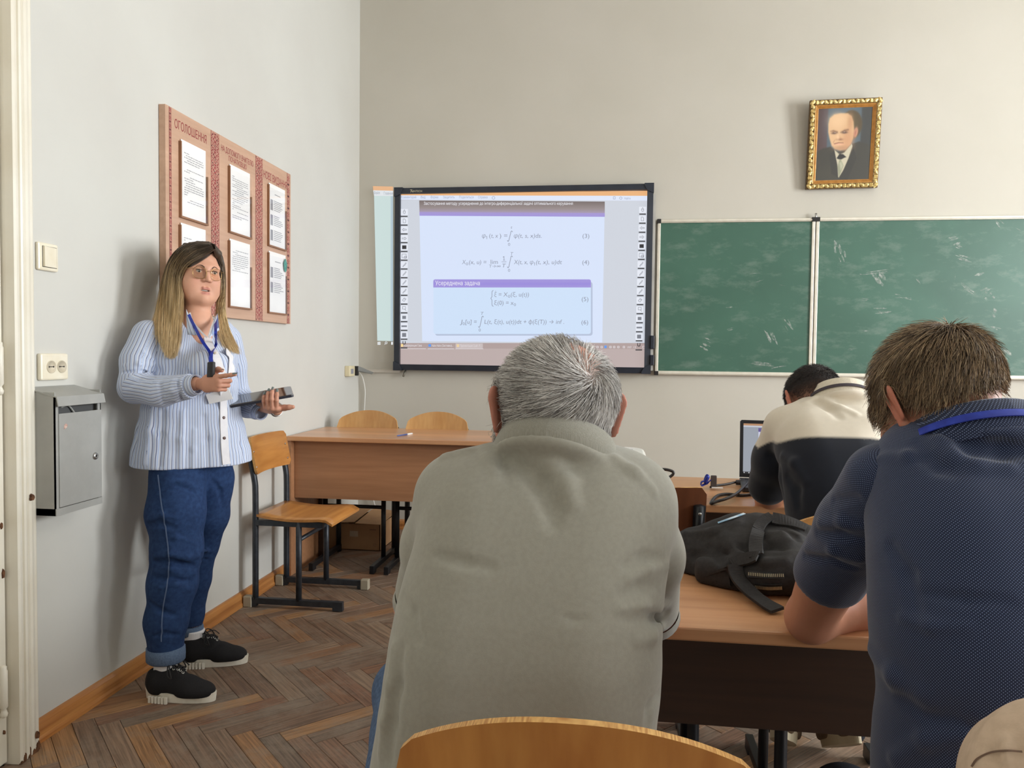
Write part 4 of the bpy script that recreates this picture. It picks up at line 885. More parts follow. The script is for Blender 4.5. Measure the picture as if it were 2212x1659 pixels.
# ---- small socket, adapter, trunking, hanging cable near the corner
t = thing('corner_socket', 'small yellowed surface socket with adapter in the corner', 'socket', (XW, 5.08, 1.131))
M_YEL = mat('yellowed plastic', (226, 214, 178), .45)
MB().box((0, -.075, -.036), (.036, .035, .036), .005).build('box', M_YEL, t)
MB().box((.0362, -.05, -.018), (.037, .0, .016), .0).build('label_window', mat('grey window', (150, 150, 160), .4), t)
MB().box((.004, .035, -.032), (.05, .075, .034), .004).build('black_module', M_DARK, t)
MB().add([(.03, .04, .03), (.06, .07, .03), (.13, .16, -.012), (.12, .15, -.024), (.03, .04, .0), (.06, .07, .0)], [(0, 1, 2), (0, 2, 3), (0, 3, 4), (1, 5, 2), (5, 3, 2), (4, 3, 5), (0, 4, 5, 1)]).build('plug_adapter', mat('grey plug', (112, 112, 106), .5), t)
t = MB().box((-1.775, DB-.016, 1.118), (-1.50, DB, 1.142), .002).build('cable_trunking', mat('white cable duct', (206, 198, 186), .5)); tag(t, 'thin white cable trunking from corner socket to whiteboard', 'trunking')
cp = smooth_path([atY(775, 803, 5.25), atY(783, 815, 5.27), atY(788.5, 842, 5.283), atY(788, 868, 5.283), atY(787, 900, 5.283), atY(790, 960, 5.28), atY(800, 1050, 5.27), atY(812, 1100, 5.27)], 6)
t = MB().tube(cp, .0035, 6).build('hanging_cable', mat('white cable', (236, 234, 228), .4)); tag(t, 'thin white cable hanging down from the corner socket', 'cable')
t = MB(); c_ = atY(875, 806, DB-.015); t.tube([c_+np.array([.005, 0, .02]), c_+np.array([0, -.012, 0]), c_+np.array([-.008, -.02, -.025])], [.006, .008, .007], 8)
t = t.build('wall_hook', mat('dull metal hook', (140, 134, 120), .5, .5, .4)); tag(t, 'small dull hook on the wall under whiteboard corner', 'hook')
# ================================================================ furniture
M_PLY = wood('golden varnished plywood', (206, 146, 78), (178, 116, 54), 'Y', 34, .34, .25)
M_PLYV = wood('plywood back with upright grain', (196, 138, 72), (166, 106, 50), 'Z', 30, .34, .3, 1.2)
M_PLYB = wood('pale plywood back', (208, 164, 106), (186, 138, 82), 'Z', 30, .4, .2, 1.2)
M_EDGE = mat('plywood edge', (222, 176, 108), .5, .4, 0, (178, 124, 66), 300, 2, 0, None, (.1, .1, 6))
M_TUBE = mat('dark grey enamelled steel', (58, 62, 68), .4, .5, .3, (46, 50, 56), 30, 4, .1, 200)
M_BLACKT = mat('black enamelled steel', (24, 26, 30), .4, .5, .2)
M_CAP = mat('beige rubber cap', (178, 168, 146), .6)
def make_chair(name, label, arched, back_m, tube_m, loc, rotz, seat_h=.45, caps=(1, 1, 1, 1), top=.885):
    """local frame: the sitter looks along +x; origin on the floor under the rear end of the runners"""
    t = thing(name, label, 'chair', loc, rotz)
    hw = .18
    for i, s in enumerate((-1, 1)):
        y = s*hw
        r = MB().box((.03, y-.0125, .018), (.50, y+.0125, .048), .002).build('runner', tube_m, t)
        fo = MB(); fo.box((.03, y-.0125, .004), (.06, y+.0125, .02)); fo.box((.45, y-.0125, .004), (.50, y+.0125, .02)); fo.build('foot_pad', tube_m, r)
        if caps[i*2]: MB().box((-.005, y-.018, .0), (.038, y+.018, .054), .004).build('end_cap', M_CAP, r)
        if caps[i*2+1]: MB().box((.47, y-.018, .0), (.512, y+.018, .054), .004).build('end_cap', M_CAP, r)
        p = smooth_path([(.052, y, .04), (.052, y, .30), (.052, y, .56), (.045, y, .64), (.043-(top-.10-.655)*.2, y, top-.10)], 3)
        m_ = MB(); m_.tube(p, .0165, 4); m_.build('rear_post', tube_m, t)
        MB().tube([(.275, y, .04), (.275, y, seat_h-.02)], .0145, 10).build('front_post', tube_m, t)
        MB().box((.05, y-.011, seat_h-.045), (.40, y+.011, seat_h-.018), .002).build('seat_rail', tube_m, t)
    MB().tube([(.275, -hw, seat_h-.11), (.275, hw, seat_h-.11)], .011, 8).build('cross_bar', tube_m, t)
    NS = 12
    def seat(k):
        def fn(a, b):
            x = .05+.40*a; z = seat_h-.010*math.sin(math.pi*min(1, a*1.15))+.012*(1-a)**3-(.022*((a-.86)/.14)**2 if a > .86 else 0)
            return (x, (b-.5)*.40*(1-.06*(1-a)), z-.012*k)
        return fn
    m_ = MB(); m_.grid(seat(0), NS, 6); m_.grid(seat(1), NS, 6); n = (NS+1)*7
    rim = [(i*7) for i in range(NS+1)]+[NS*7+j for j in range(1, 7)]+[i*7+6 for i in range(NS-1, -1, -1)]+[j for j in range(5, 0, -1)]
    for a, b in zip(rim, rim[1:]+rim[:1]): m_.f.append((a, b, b+n, a+n)); m_.sm.append(False)
    m_.build('seat', M_PLY, t)
    # backrest
    bz0 = .655; W = .40
    if arched:
        N = 28; out = []
        for i in range(N+1):
            u = -1+2*i/N; ztop = top-.062*abs(u)**2.2
            if abs(u) > .86: q = (abs(u)-.86)/.14; ztop -= .055*(1-math.sqrt(max(0, 1-q*q)))
            out.append((u*W/2, ztop))
    else:
        N = 28; out = []
        for i in range(N+1):
            u = -1+2*i/N; q = max(0, (abs(u)-.9)/.1); out.append((u*W/2, top-.05-.02*(1-math.sqrt(max(0, 1-q*q)))))
    def bp(y, z, k):
        bow = .030*(1-(2*y/W)**2); lean = (z-.655)*.20
        return (.050-lean-bow+.022-(.012 if k else 0), y, z)
    m_ = MB(); NZ = 8
    for k in (0, 1):
        st = len(m_.v)
        for (y, zt) in out:
            q = max(0, (abs(2*y/W)-.9)/.1); zb = bz0+.02*(1-math.sqrt(max(0, 1-q*q)))
            for j in range(NZ+1): m_.v.append(bp(y, zb+(zt-zb)*j/NZ, k))
        for i in range(N):
            for j in range(NZ): m_.f.append((st+i*(NZ+1)+j, st+(i+1)*(NZ+1)+j, st+(i+1)*(NZ+1)+j+1, st+i*(NZ+1)+j+1)); m_.sm.append(True)
    o = m_.build('backrest', back_m, t)
    st = (N+1)*(NZ+1)
    rim = [i*(NZ+1)+NZ for i in range(N+1)]+[N*(NZ+1)+j for j in range(NZ-1, -1, -1)]+[i*(NZ+1) for i in range(N-1, -1, -1)]+[j for j in range(1, NZ)]
    e = MB(); e.v = list(m_.v)
    for a, b in zip(rim, rim[1:]+rim[:1]): e.f.append((a, b, b+st, a+st)); e.sm.append(True)
    e.build('ply_edge', M_EDGE, o)
    for y in (-hw+.0, hw):
        for z in (.69, top-.12):
            p = bp(y, z, 0); MB().lathe([(.0055, 0), (.005, .0018), (.001, .0024)], lambda q: (p[0]+q[2]-.0004, p[1]+q[0], p[2]+q[1]), 10).build('screw', M_STEEL, o)
            p = (.043-(z-.655)*.2-.017, y, z); MB().lathe([(.005, 0), (.004, .002), (.001, .0026)], lambda q: (p[0]-q[2]+.002, p[1]+q[0], p[2]+q[1]), 10).build('screw', M_STEEL, o)
    return t
make_chair('school_chair', 'plywood school chair standing empty against the left wall', False, M_PLY, M_TUBE, (-1.780, 3.710, 0), 0, .45, (1, 0, 1, 1), .885)
c1 = make_chair('school_chair', 'plywood chair behind the front desk, nearer the corner', True, M_PLYB, M_BLACKT, (-1.520, 4.655, 0), -math.pi/2, .45, (0, 0, 0, 0), .895)
c2 = dup(c1, (-1.075, 4.650, 0), -math.pi/2, 'plywood chair behind the front desk, nearer the blue pen')
c1['group'] = c2['group'] = 'chairs behind the front desk'

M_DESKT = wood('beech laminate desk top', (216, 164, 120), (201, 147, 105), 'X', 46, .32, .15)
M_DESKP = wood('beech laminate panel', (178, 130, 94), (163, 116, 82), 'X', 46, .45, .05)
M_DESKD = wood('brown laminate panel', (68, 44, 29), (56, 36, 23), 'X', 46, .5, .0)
fd = thing('front_desk', 'long beech desk standing across the front by the wall', 'desk', (-1.795, 4.055, 0))
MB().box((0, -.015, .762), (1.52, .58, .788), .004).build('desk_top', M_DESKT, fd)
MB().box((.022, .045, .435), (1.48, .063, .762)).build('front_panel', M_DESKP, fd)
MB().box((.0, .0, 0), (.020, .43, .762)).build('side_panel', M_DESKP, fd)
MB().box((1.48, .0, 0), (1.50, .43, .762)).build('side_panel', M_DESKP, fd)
MB().box((.022, .40, .0), (.045, .44, .76)).build('edge_strip', M_DESKD, fd)
# pen on the front desk
pp = atZ(872, 938, .790); ppa, ppb = atZ(857, 941.5, .7925), atZ(891, 936.5, .7925)
pe = thing('ballpoint_pen', 'blue and white pen lying on the front desk', 'pen', tuple(ppa))
dv = np.array(ppb)-np.array(ppa); L_ = float(np.linalg.norm(dv)); dv /= L_
L_ = min(L_, .15)
MB().tube([dv*0, dv*.008, dv*L_*.66], [.0008, .0036, .0042], 8).build('barrel', mat('blue pen barrel', (84, 104, 168), .3), pe); MB().tube([dv*L_*.66, dv*L_], .0052, 8).build('pen_cap', mat('white pen cap', (240, 238, 232), .35), pe)

def make_desk(name, label, x0, x1, y0, depth, z=.76, panel_z=(.37, .735), pm=None):
    """pupils' desk: the sitter looks along +y; y0 is the edge at the sitter"""
    t = thing(name, label, 'desk', ((x0+x1)/2, y0, 0)); w = x1-x0
    MB().box((-w/2, 0, z-.026), (w/2, depth, z), .004).build('desk_top', M_DESKT, t)
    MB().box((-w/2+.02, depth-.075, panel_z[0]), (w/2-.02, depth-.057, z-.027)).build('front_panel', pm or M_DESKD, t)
    for s in (-1, 1):
        x = s*(w/2-.035)
        f = MB().box((x-.013, .02, .0), (x+.013, depth+.0, .03), .002).build('runner', M_BLACKT, t)
        MB().box((x-.017, depth-.20, .03), (x+.017, depth-.150, z-.027)).build('leg', M_BLACKT, t)
        MB().box((x-.013, .05, z-.054), (x+.013, depth-.05, z-.027)).build('top_rail', M_BLACKT, t)
    return t
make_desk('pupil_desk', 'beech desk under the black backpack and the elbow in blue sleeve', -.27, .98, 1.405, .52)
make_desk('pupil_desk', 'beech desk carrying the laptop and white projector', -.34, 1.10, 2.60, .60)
# man's and other chairs
make_chair('school_chair', 'plywood chair in the foreground behind the man in grey', True, M_PLYV, M_BLACKT, (-.035, .765, 0), math.pi/2, .45, (0, 0, 0, 0), .885)
make_chair('school_chair', 'brown chair with its back turned, between the backpack and projector', False, wood('dark brown plywood back', (104, 60, 34), (88, 48, 26), 'Z', 30, .4, .2), M_BLACKT, (.060, 2.125, 0), math.pi/2, .45, (0, 0, 0, 0), .945)
make_chair('school_chair', 'golden chair under the man in the two-coloured shirt', True, M_PLYB, M_BLACKT, (.63, 1.99, 0), math.pi/2, .45, (0, 0, 0, 0), .875)
make_chair('school_chair', 'chair of the man in blue shirt, under the beige jacket', True, M_PLYV, M_BLACKT, (.565, .80, 0), math.pi/2, .45, (0, 0, 0, 0), .815)

# cardboard box under the front desk
M_CARD = mat('brown cardboard', (176, 138, 100), .8, .3, 0, (164, 126, 90), 9, 4, .1, 60)
M_CARDP = mat('cardboard print', (120, 88, 66), .8)
bx = thing('cardboard_box', 'opened brown cardboard box on floor under the front desk', 'box', (-1.795, 4.668, 0))
bw, bd, bh = .345, .38, .165
b = MB(); b.box((0, 0, 0), (bw, .004, bh)); b.box((0, bd-.004, 0), (bw, bd, bh)); b.box((0, 0, 0), (.004, bd, bh)); b.box((bw-.004, 0, 0), (bw, bd, bh)); b.box((0, 0, 0), (bw, bd, .004)); b.build('carton', M_CARD, bx)
for (xa, xb, zz) in ((0, bw*.50, (.0, .022)), (bw*.52, bw, (.012, .0))):
    MB().add([(xa, .0, bh+zz[0]*.2), (xb, .0, bh+zz[1]*.5), (xb, bd, bh+zz[1]*.8+.012), (xa, bd, bh+zz[0]+.012)]+[(xa, .0, bh+.004+zz[0]*.2), (xb, .0, bh+.004+zz[1]*.5), (xb, bd, bh+.016+zz[1]*.8), (xa, bd, bh+.016+zz[0])], [(0, 1, 2, 3), (4, 5, 6, 7), (0, 1, 5, 4), (1, 2, 6, 5), (2, 3, 7, 6), (3, 0, 4, 7)]).build('flap', M_CARD, bx)
MB().box((bw*.42, -.0008, bh*.52), (bw*.58, .0, bh*.74)).build('tape', mat('pale tape', (196, 176, 150), .4), bx)
f = Flat(lambda u, v, l=0: (u, -.0008, v)); f.rect(bw*.80, bh*.80, bw*.92, bh*.83); f.line([(bw*.88, bh*.18), (bw*.92, bh*.18), (bw*.92, bh*.27), (bw*.88, bh*.27)], .002, True); f.build('box_print', M_CARDP, bx)
f = Flat(lambda u, v, l=0: (bw+.0008, u, v)); f.rect(.05, bh*.70, .09, bh*.78); f.rect(.05, bh*.5, .07, bh*.62); f.rect(.25, bh*.3, .31, bh*.34); f.build('box_print', M_CARDP, bx)

# ---- things on the laptop desk
DZ = .76
pj = thing('projector', 'white projector with rounded corners and printed label on top', 'projector', (-0.05, 2.93, DZ))
M_WHP = mat('white glossy casing', (236, 234, 226), .3, .5)
def rbox(w, d, r, n=6): return [(sx*(w/2-r)+r*math.cos(a), sy*(d/2-r)+r*math.sin(a)) for sx, sy, a0 in ((1, 1, 0), (-1, 1, 90), (-1, -1, 180), (1, -1, 270)) for a in [math.radians(a0+90*k/n) for k in range(n+1)]]
def slab_stack(mb, levels, w, d, r):
    rings = [[(p[0]*s, p[1]*s, z) for p in rbox(w, d, r)] for s, z in levels]; n = len(rings[0]); V = [p for q in rings for p in q]
    Fc = [(i*n+k, i*n+(k+1) % n, (i+1)*n+(k+1) % n, (i+1)*n+k) for i in range(len(rings)-1) for k in range(n)]+[tuple(range(n))[::-1], tuple(range((len(rings)-1)*n, len(rings)*n))]
    return mb.add(V, Fc, True)
slab_stack(MB(), [(.92, .008), (.99, .014), (1.0, .03), (1.0, .10), (.985, .118), (.95, .128), (.90, .132)], .36, .30, .06).build('casing', M_WHP, pj)
MB().box((-.08, -.05, .1322), (.13, .07, .1328)).build('label_plate', mat('silver label', (206, 206, 206), .5), pj)
f = Flat(lambda u, v, l=0: (u, v, .1332)); [f.rect(-.06, .055-k*.012, random.uniform(.02, .11), .060-k*.012) for k in range(9)]; f.build('label_print', M_INK, pj, True)
ft = MB(); [ft.lathe([(.012, 0), (.010, .010)], lambda p, a=a, b=b: (a+p[0], b+p[1], p[2]), 10) for a in (-.13, .13) for b in (-.11, .11)]; ft.build('feet', M_DARK, pj)
MB().lathe([(.035, .148), (.035, .16), (.028, .165)], lambda p: (-.08+p[0], p[2], .07+p[1]), 20).build('lens', M_DARK, pj)
M_CABLE = mat('black cable', (38, 34, 34), .4, .5)
A = lambda px, py, y: atY(px, py, y)
t = MB().tube(smooth_path([A(1400, 1032, 2.86), A(1416, 1017, 2.85), A(1435, 1014, 2.84), A(1452, 1018, 2.84), A(1454, 1024, 2.84), A(1446, 1031, 2.84), A(1436, 1036, 2.82), A(1432, 1042, 2.80), A(1434, 1049, 2.76), A(1436, 1052, 2.72)], 6), .0055, 8).build('projector_cable', M_CABLE); tag(t, 'black cable looping up out of the white projector', 'cable')
t = MB().tube(smooth_path([A(1404, 1026, 2.88), A(1413, 1020, 2.87), A(1422, 1023, 2.86), A(1427, 1031, 2.84), A(1424, 1039, 2.80)], 6), .005, 8).build('projector_cable', M_CABLE); tag(t, 'shorter black cable loop tight against the white projector', 'cable')
P1 = lambda px, py: atZ(px, py, DZ+.006)
lc = [P1(1613, 1046)+np.array([0, 0, .006]), P1(1590, 1044)+np.array([0, 0, .004]), P1(1570, 1046), P1(1545, 1049), P1(1535, 1052)]
t = MB().tube(smooth_path(lc, 6), .0045, 8); t.tube([lc[0], lc[1]], .0095, 8); t = t.build('laptop_cable', M_CABLE); tag(t, 'black laptop power lead with thick plug going behind the brown chair', 'cable')
t = MB().tube(smooth_path([P1(1626, 1068), P1(1600, 1070), P1(1575, 1067.5), P1(1555, 1069), P1(1543, 1076), P1(1536, 1087), P1(1548, 1086)+np.array([0, 0, .004]), P1(1570, 1083)+np.array([0, 0, .01]), P1(1592, 1073)+np.array([0, 0, .012]), P1(1615, 1050)+np.array([0, 0, .012])], 6), .0055, 8).build('data_cable', M_CABLE); tag(t, 'thick black cable looped on desk beside the laptop', 'cable')
# laptop
lp0 = atZ(1598, 1040, DZ+.004); lp = thing('laptop', 'open dark grey laptop in front of the man in two-coloured shirt', 'laptop', (lp0[0], lp0[1]+.01, DZ), -.12)
LWd, LDp = .345, .235
M_LAP = mat('dark grey laptop shell', (70, 70, 74), .4, .5, .5); M_LAPB = mat('black bezel', (28, 28, 32), .35)
MB().box((0, -LDp, .002), (LWd, 0, .018), .003).build('base', M_LAP, lp)
kb = MB()
for r_ in range(5):
    for k in range(13): kb.box((.02+k*.0235, -.045-r_*.021, .0175), (.041+k*.0235, -.027-r_*.021, .0195))
kb.build('keys', M_LAPB, lp)['kind'] = 'stuff'
LIDH = .228; th = math.radians(12)
LF = lambda u, v, l=0: (u, .004+v*math.sin(th)-l*math.cos(th), .020+v*math.cos(th)+l*math.sin(th))
MB().prism([(0, 0), (LWd, 0), (LWd, LIDH-.006), (LWd-.006, LIDH), (.006, LIDH), (0, LIDH-.006)], lambda p: LF(*p, -.006), lambda p: LF(*p, 0)).build('lid', M_LAPB, lp)
def lreg(n, u0, v0, u1, v1, c, l): f = Flat(LF); f.lift = l; f.rect(u0, v0, u1, v1); return f.build(n, glow('laptop light '+n, c, 1.), lp)
lreg('screen', .013, .020, LWd-.013, LIDH-.014, (148, 154, 164), .0006); lreg('screen_stripe', .013, LIDH-.022, LWd-.013, LIDH-.014, (176, 132, 96), .0010); lreg('screen_menu', .013, LIDH-.028, LWd-.013, LIDH-.022, (190, 194, 204), .0010)
lreg('screen_page', .070, .030, .28, LIDH-.031, (196, 198, 220), .0010); lreg('screen_header', .070, LIDH-.046, .28, LIDH-.031, (90, 78, 140), .0014); lreg('screen_taskbar', .013, .014, LWd-.013, .022, (32, 32, 36), .0010)
f = Flat(LF); f.lift = .0016; [f.rect(.016+k*.018, .0165, .0195+k*.018, .020) for k in range(6)]; f.build('taskbar_icons', glow('laptop icon light', (220, 222, 226)), lp)
# blue ribbon with clear badge holder
rb = thing('badge_lanyard', 'crumpled blue lanyard with clear badge clip on laptop desk', 'lanyard', tuple(P1(1524, 1052)))
M_BLUE = mat('royal blue ribbon', (44, 66, 176), .5, .4, 0, (30, 46, 140), 40)
r_ = MB()
for k in range(5):
    a = k*1.256; c = np.array([.012*math.cos(a), .010*math.sin(a)-.0, .018+.010*math.sin(a*1.5)])
    r_.tube(smooth_path([c*0+np.array([0, 0, .012]), c+np.array([.006, 0, .008]), c*1.5, c+np.array([-.006, 0, -.006]), c*0+np.array([0, 0, .012])], 5), .005, 6, True, .35)
r_.build('ribbon', M_BLUE, rb)
MB().box((.018, -.004, .0), (.040, .0, .045), .003).build('clear_holder', mat('smoky clear plastic', (90, 84, 84), .15, .5), rb); MB().box((.020, -.03, .0), (.06, -.018, .004)).build('white_tag', M_PAPER, rb)
# ================================================================ the man in grey
DEF = dict
def cloth_noise(X, N, amp, sc):
    from mathutils import noise as mn
    d = np.array([mn.noise(Vector(p)*sc) for p in X]); return X+N*(d*amp)[:, None]
def vnormals(X, Q):
    n = np.cross(X[Q[:, 2]]-X[Q[:, 0]], X[Q[:, 3]]-X[Q[:, 1]]); N = np.zeros_like(X)
    for k in range(4): np.add.at(N, Q[:, k], n)
    return N/(np.linalg.norm(N, axis=1, keepdims=True)+1e-12)
def torso_rows(s, rows, k=.03):
    """rows: (py, left px, right px, y of the axis at left, at right, half depth) as photographed from behind"""
    P = []
    for py, a, b, ya, yb, r in rows:
        A_, B_ = J(a, py, ya), J(b, py, yb); d = (B_-A_)/np.linalg.norm(B_-A_); P.append((A_+d*r, B_-d*r, r))
    for p in P: s.cone(p[0], p[1], p[2], p[2], k)
def collar(name, C, R, a, b, h, flare, m, parent, arc=(0, 2*math.pi), th=.004, n=40, sag=0.0):
    """shirt collar: ring in the frame R (left, forward, up) about C, leaning outwards by flare"""
    out = []
    prof = [(0, 0), (h*.5, .0), (h, -.001), (h+.003, .003), (h, .006), (h*.45, .006+flare*.6), (-h*.12, .007+flare*.95), (-h*.5, .002+flare)]
    def fn(u, v):
        th_ = arc[0]+(arc[1]-arc[0])*u; i = min(int(v*(len(prof)-1)+1e-6), len(prof)-1); z, o = prof[i]
        return C+R[0]*math.sin(th_)*(a+o)-R[1]*math.cos(th_)*(b+o)+R[2]*(z-sag*(1-math.cos(th_))*.5)
    return MB().grid(fn, n, len(prof)-1).build(name, m, parent)
def shoe_field(R, t, L):
    s = Sdf().frame(R, t, L/.27)
    s.ell((0, .045, .062), (.036, .046, .060), .02); s.cone((0, .05, .066), (0, .15, .050), .040, .041, .03); s.ell((0, .185, .036), (.049, .075, .036), .03); s.cone((0, .05, .088), (0, .12, .094), .031, .024, .02); return s
def shoe(name, parent, R, t, m_up, m_sole, L=.27, laces=None):
    """trainer: local x left, y heel to toe, z up; returns the upper"""
    s = shoe_field(R, t, L)
    s.half((0, .06, .020), (0, 0, -1)); s.ell((0, .043, .142), (.026, .044, .046), .01, None, True)
    up = new_obj(name, mesh_np(name, *s.mesh(.004)), m_up, parent)
    out = []
    for k in range(40):
        a = 2*math.pi*k/40; c, q = math.cos(a), math.sin(a)
        w = .0355+.0095*(1+q)/2; out.append((w*c*(1-.12*(q < -.5)), .129+.137*q))
    ax = Sdf().frame(R, t, L/.27)._w
    MB().prism(out, lambda p: ax((p[0]*.94, .132+(p[1]-.132)*.97, 0)), lambda p: ax((p[0]*1.02, p[1], .033+.016*max(0, (.05-p[1])/.06)))).build('sole', m_sole, up)
    return up, ax

man1 = thing('person', 'grey-haired man in grey polo shirt seated with his back turned', 'person')
M_POLO = mat('grey jersey', (156, 153, 141), .9, .2, 0, (151, 148, 136), 140, 3, .15, 900, sheen=.3)
M_JEAN = mat('blue denim', (84, 104, 134), .85, .2, 0, (66, 84, 112), 120, 4, .2, 600)
sh = Sdf()
torso_rows(sh, [(1062, 955, 1420, 1.21, 1.21, .060), (1085, 922, 1440, 1.20, 1.20, .078), (1120, 912, 1446, 1.185, 1.185, .112), (1170, 908, 1446, 1.165, 1.165, .120), (1240, 890, 1436, 1.145, 1.145, .122), (1310, 868, 1428, 1.13, 1.13, .122), (1380, 852, 1428, 1.12, 1.12, .124), (1450, 842, 1428, 1.115, 1.115, .126), (1520, 832, 1418, 1.11, 1.11, .124), (1590, 820, 1410, 1.11, 1.11, .120), (1670, 806, 1406, 1.11, 1.11, .116), (1740, 800, 1400, 1.11, 1.11, .113)], .016)
NK = J(1190, 985, 1.205)
CR1 = axes((.08, 1, -.60), (.12, .5, .85)); CC1 = J(1200, 990, 1.19)
sh.cone(J(1085, 1035, 1.205), J(1300, 1046, 1.205), .052, .052, .03); sh.ell(CC1-CR1[2]*.012, (.098, .102, .026), .02, CR1)
sh.chain([J(985, 1072, 1.205), J(950, 1180, 1.26), J(918, 1275, 1.34)], [.066, .060, .054], .03)
sh.chain([J(1368, 1088, 1.205), J(1392, 1200, 1.28), J(1404, 1305, 1.37)], [.064, .060, .052], .03)
for pts, r, sb in (([(1085, 985), (1120, 1000), (1165, 1040), (1190, 1090), (1195, 1130)], .012, True), ([(1130, 985), (1190, 1005), (1225, 1045), (1240, 1090)], .011, False), ([(1062, 975), (1080, 1000), (1095, 1030)], .010, True), ([(1045, 965), (1060, 990), (1075, 1020)], .009, False),
                   ([(1330, 990), (1370, 1020), (1410, 1060)], .009, False), ([(1345, 1320), (1390, 1316), (1436, 1312)], .009, False), ([(1350, 1334), (1400, 1332), (1440, 1326)], .008, True), ([(1380, 1385), (1410, 1375), (1434, 1358)], .008, False), ([(1360, 1250), (1400, 1228), (1440, 1225)], .007, False), ([(1350, 1220), (1390, 1205), (1430, 1205)], .007, True), ([(1340, 1285), (1380, 1270), (1420, 1268)], .006, True),
                   ([(868, 1290), (890, 1330), (905, 1380)], .008, True), ([(850, 1400), (845, 1480), (832, 1560), (822, 1630)], .009, False), ([(868, 1400), (862, 1480), (850, 1560), (842, 1640)], .008, True), ([(1425, 1500), (1405, 1530), (1398, 1570)], .008, True), ([(905, 1010), (960, 985), (1010, 975)], .009, False), ([(1220, 1335), (1240, 1340), (1262, 1338)], .004, True), ([(940, 1200), (1000, 1215), (1060, 1225)], .007, True)):
    fold(sh, pts, r, .45, sb)
X, Q = sh.mesh(.0055); X = cloth_noise(X, vnormals(X, Q), .0016, 7)
new_obj('polo_shirt', mesh_np('polo_shirt', X, Q), M_POLO, man1)
# sleeve ends: open hems with a rolled edge
for a, b, r in ((J(1392, 1200, 1.28), J(1406, 1318, 1.385), .049), (J(950, 1180, 1.26), J(914, 1290, 1.355), .051)):
    d = (b-a)/np.linalg.norm(b-a); u = np.cross(d, (0, 1, 0)); u /= np.linalg.norm(u); v = np.cross(d, u)
    MB().grid(lambda p, q: b+d*(.0, .020, .022, .018, -.004)[int(q*4+.01)]+(u*math.cos(6.2832*p)+v*math.sin(6.2832*p))*(r+(.001, .0025, -.001, -.005, -.006)[int(q*4+.01)]), 28, 4).build('sleeve_hem', M_POLO, man1)
# head
HC1 = J(1196, 900, 1.225); HR1 = axes((-.36, .92, -.10), (.02, .08, 1)); HS1 = 1.0
hd = Sdf(); head_field(hd, HR1, HC1, HS1, 1., 1.20, 1.25)
hd.frame(); hd.cone(HC1-HR1[2]*.05-HR1[1]*.015, J(1192, 1015, 1.20), .060, .066, .03)
X, Q = hd.mesh(.0035); loc = (X-HC1)@HR1.T/HS1
C = colours(len(X), (196, 138, 116))
hairm = np.clip((loc[:, 2]*.9-loc[:, 1]*.35+.062)/.02, 0, 1)*np.clip((.075-loc[:, 1]+loc[:, 2]*.2)/.03, 0, 1)*(np.abs(loc[:, 0]) < .0865)
mixc(C, hairm, (166, 156, 150)); WH = np.array([-.026, -.090, .058]); BALD = np.array([-.020, -.066, .098])
mixc(C, np.exp(-((np.linalg.norm((loc-BALD)*np.array([1, .9, 1]), axis=1))/.034)**2), (206, 140, 116)); mixc(C, (np.abs(loc[:, 0]) > .086)*1., (188, 126, 108), .8)
body1 = Sdf(); torso_c = [J(1170, 1100, 1.19), J(1150, 1400, 1.12), J(1130, 1620, 1.11)]
body1.chain(torso_c, [.075, .085, .09], .05); body1.cone(J(1030, 1075, 1.21), J(1330, 1080, 1.21), .04, .04, .03)
kn = [(-.40, 1.50, .56), (.02, 1.52, .55)]
for sgn, sho, elb, kp in ((-1, J(985, 1072, 1.21), J(905, 1310, 1.38), kn[0]), (1, J(1368, 1088, 1.21), J(1406, 1325, 1.395), kn[1])):
    hx = -.12 if sgn < 0 else -.02; wr = np.array([hx-.02 if sgn < 0 else .02, 1.58, .800])
    body1.chain([sho, elb, wr], [.050, .040, .026], .03)
HX1 = body1.mesh(.010)
hnd = []
for wr, xs, f in ((np.array([-.14, 1.58, .800]), 1, (.35, .93, -.03)), (np.array([.02, 1.58, .800]), -1, (-.3, .95, -.03))):
    q = Sdf(); R_ = axes(f); R_ = np.array([R_[0]*(-xs), R_[1], R_[2]]); hand(q, R_, wr+np.array(f)*.05, xs, [.35, .4, .45, .5]); hnd.append(q.mesh(.004))
Vb, Qb = join((X, Q), HX1, *hnd); Cb = np.concatenate([C, colours(len(Vb)-len(X), (196, 138, 116))])
new_obj('body', mesh_np('body', Vb, Qb, True, {'Col': Cb}), M_SKIN, man1)
# hair: combed out of a whorl right of the crown
d = fib(24000); P = HC1+(d*np.array([.09, .11, .11]))@HR1*HS1
for _ in range(6): P = P-hd.grad(P)*hd(P)[:, None]
lo_ = (P-HC1)@HR1.T/HS1
bald = np.exp(-((np.linalg.norm((lo_-BALD)*np.array([1, .9, 1]), axis=1))/.033)**2)*1.25+.5*np.exp(-((np.linalg.norm(lo_-WH, axis=1))/.012)**2)
keep = (lo_[:, 2]*.9-lo_[:, 1]*.35 > -.052+rng.normal(0, .004, len(P))) & (lo_[:, 1] < .070+lo_[:, 2]*.2) & (rng.random(len(P)) > bald*.8) & ~((np.abs(lo_[:, 0]) > .0835) & (np.abs(lo_[:, 1]) < .035) & (lo_[:, 2] < .03)) & ((P-CC1)@CR1[2] > .022)
P = P[keep]; lo_ = lo_[keep]; whw = HC1+WH@HR1*HS1
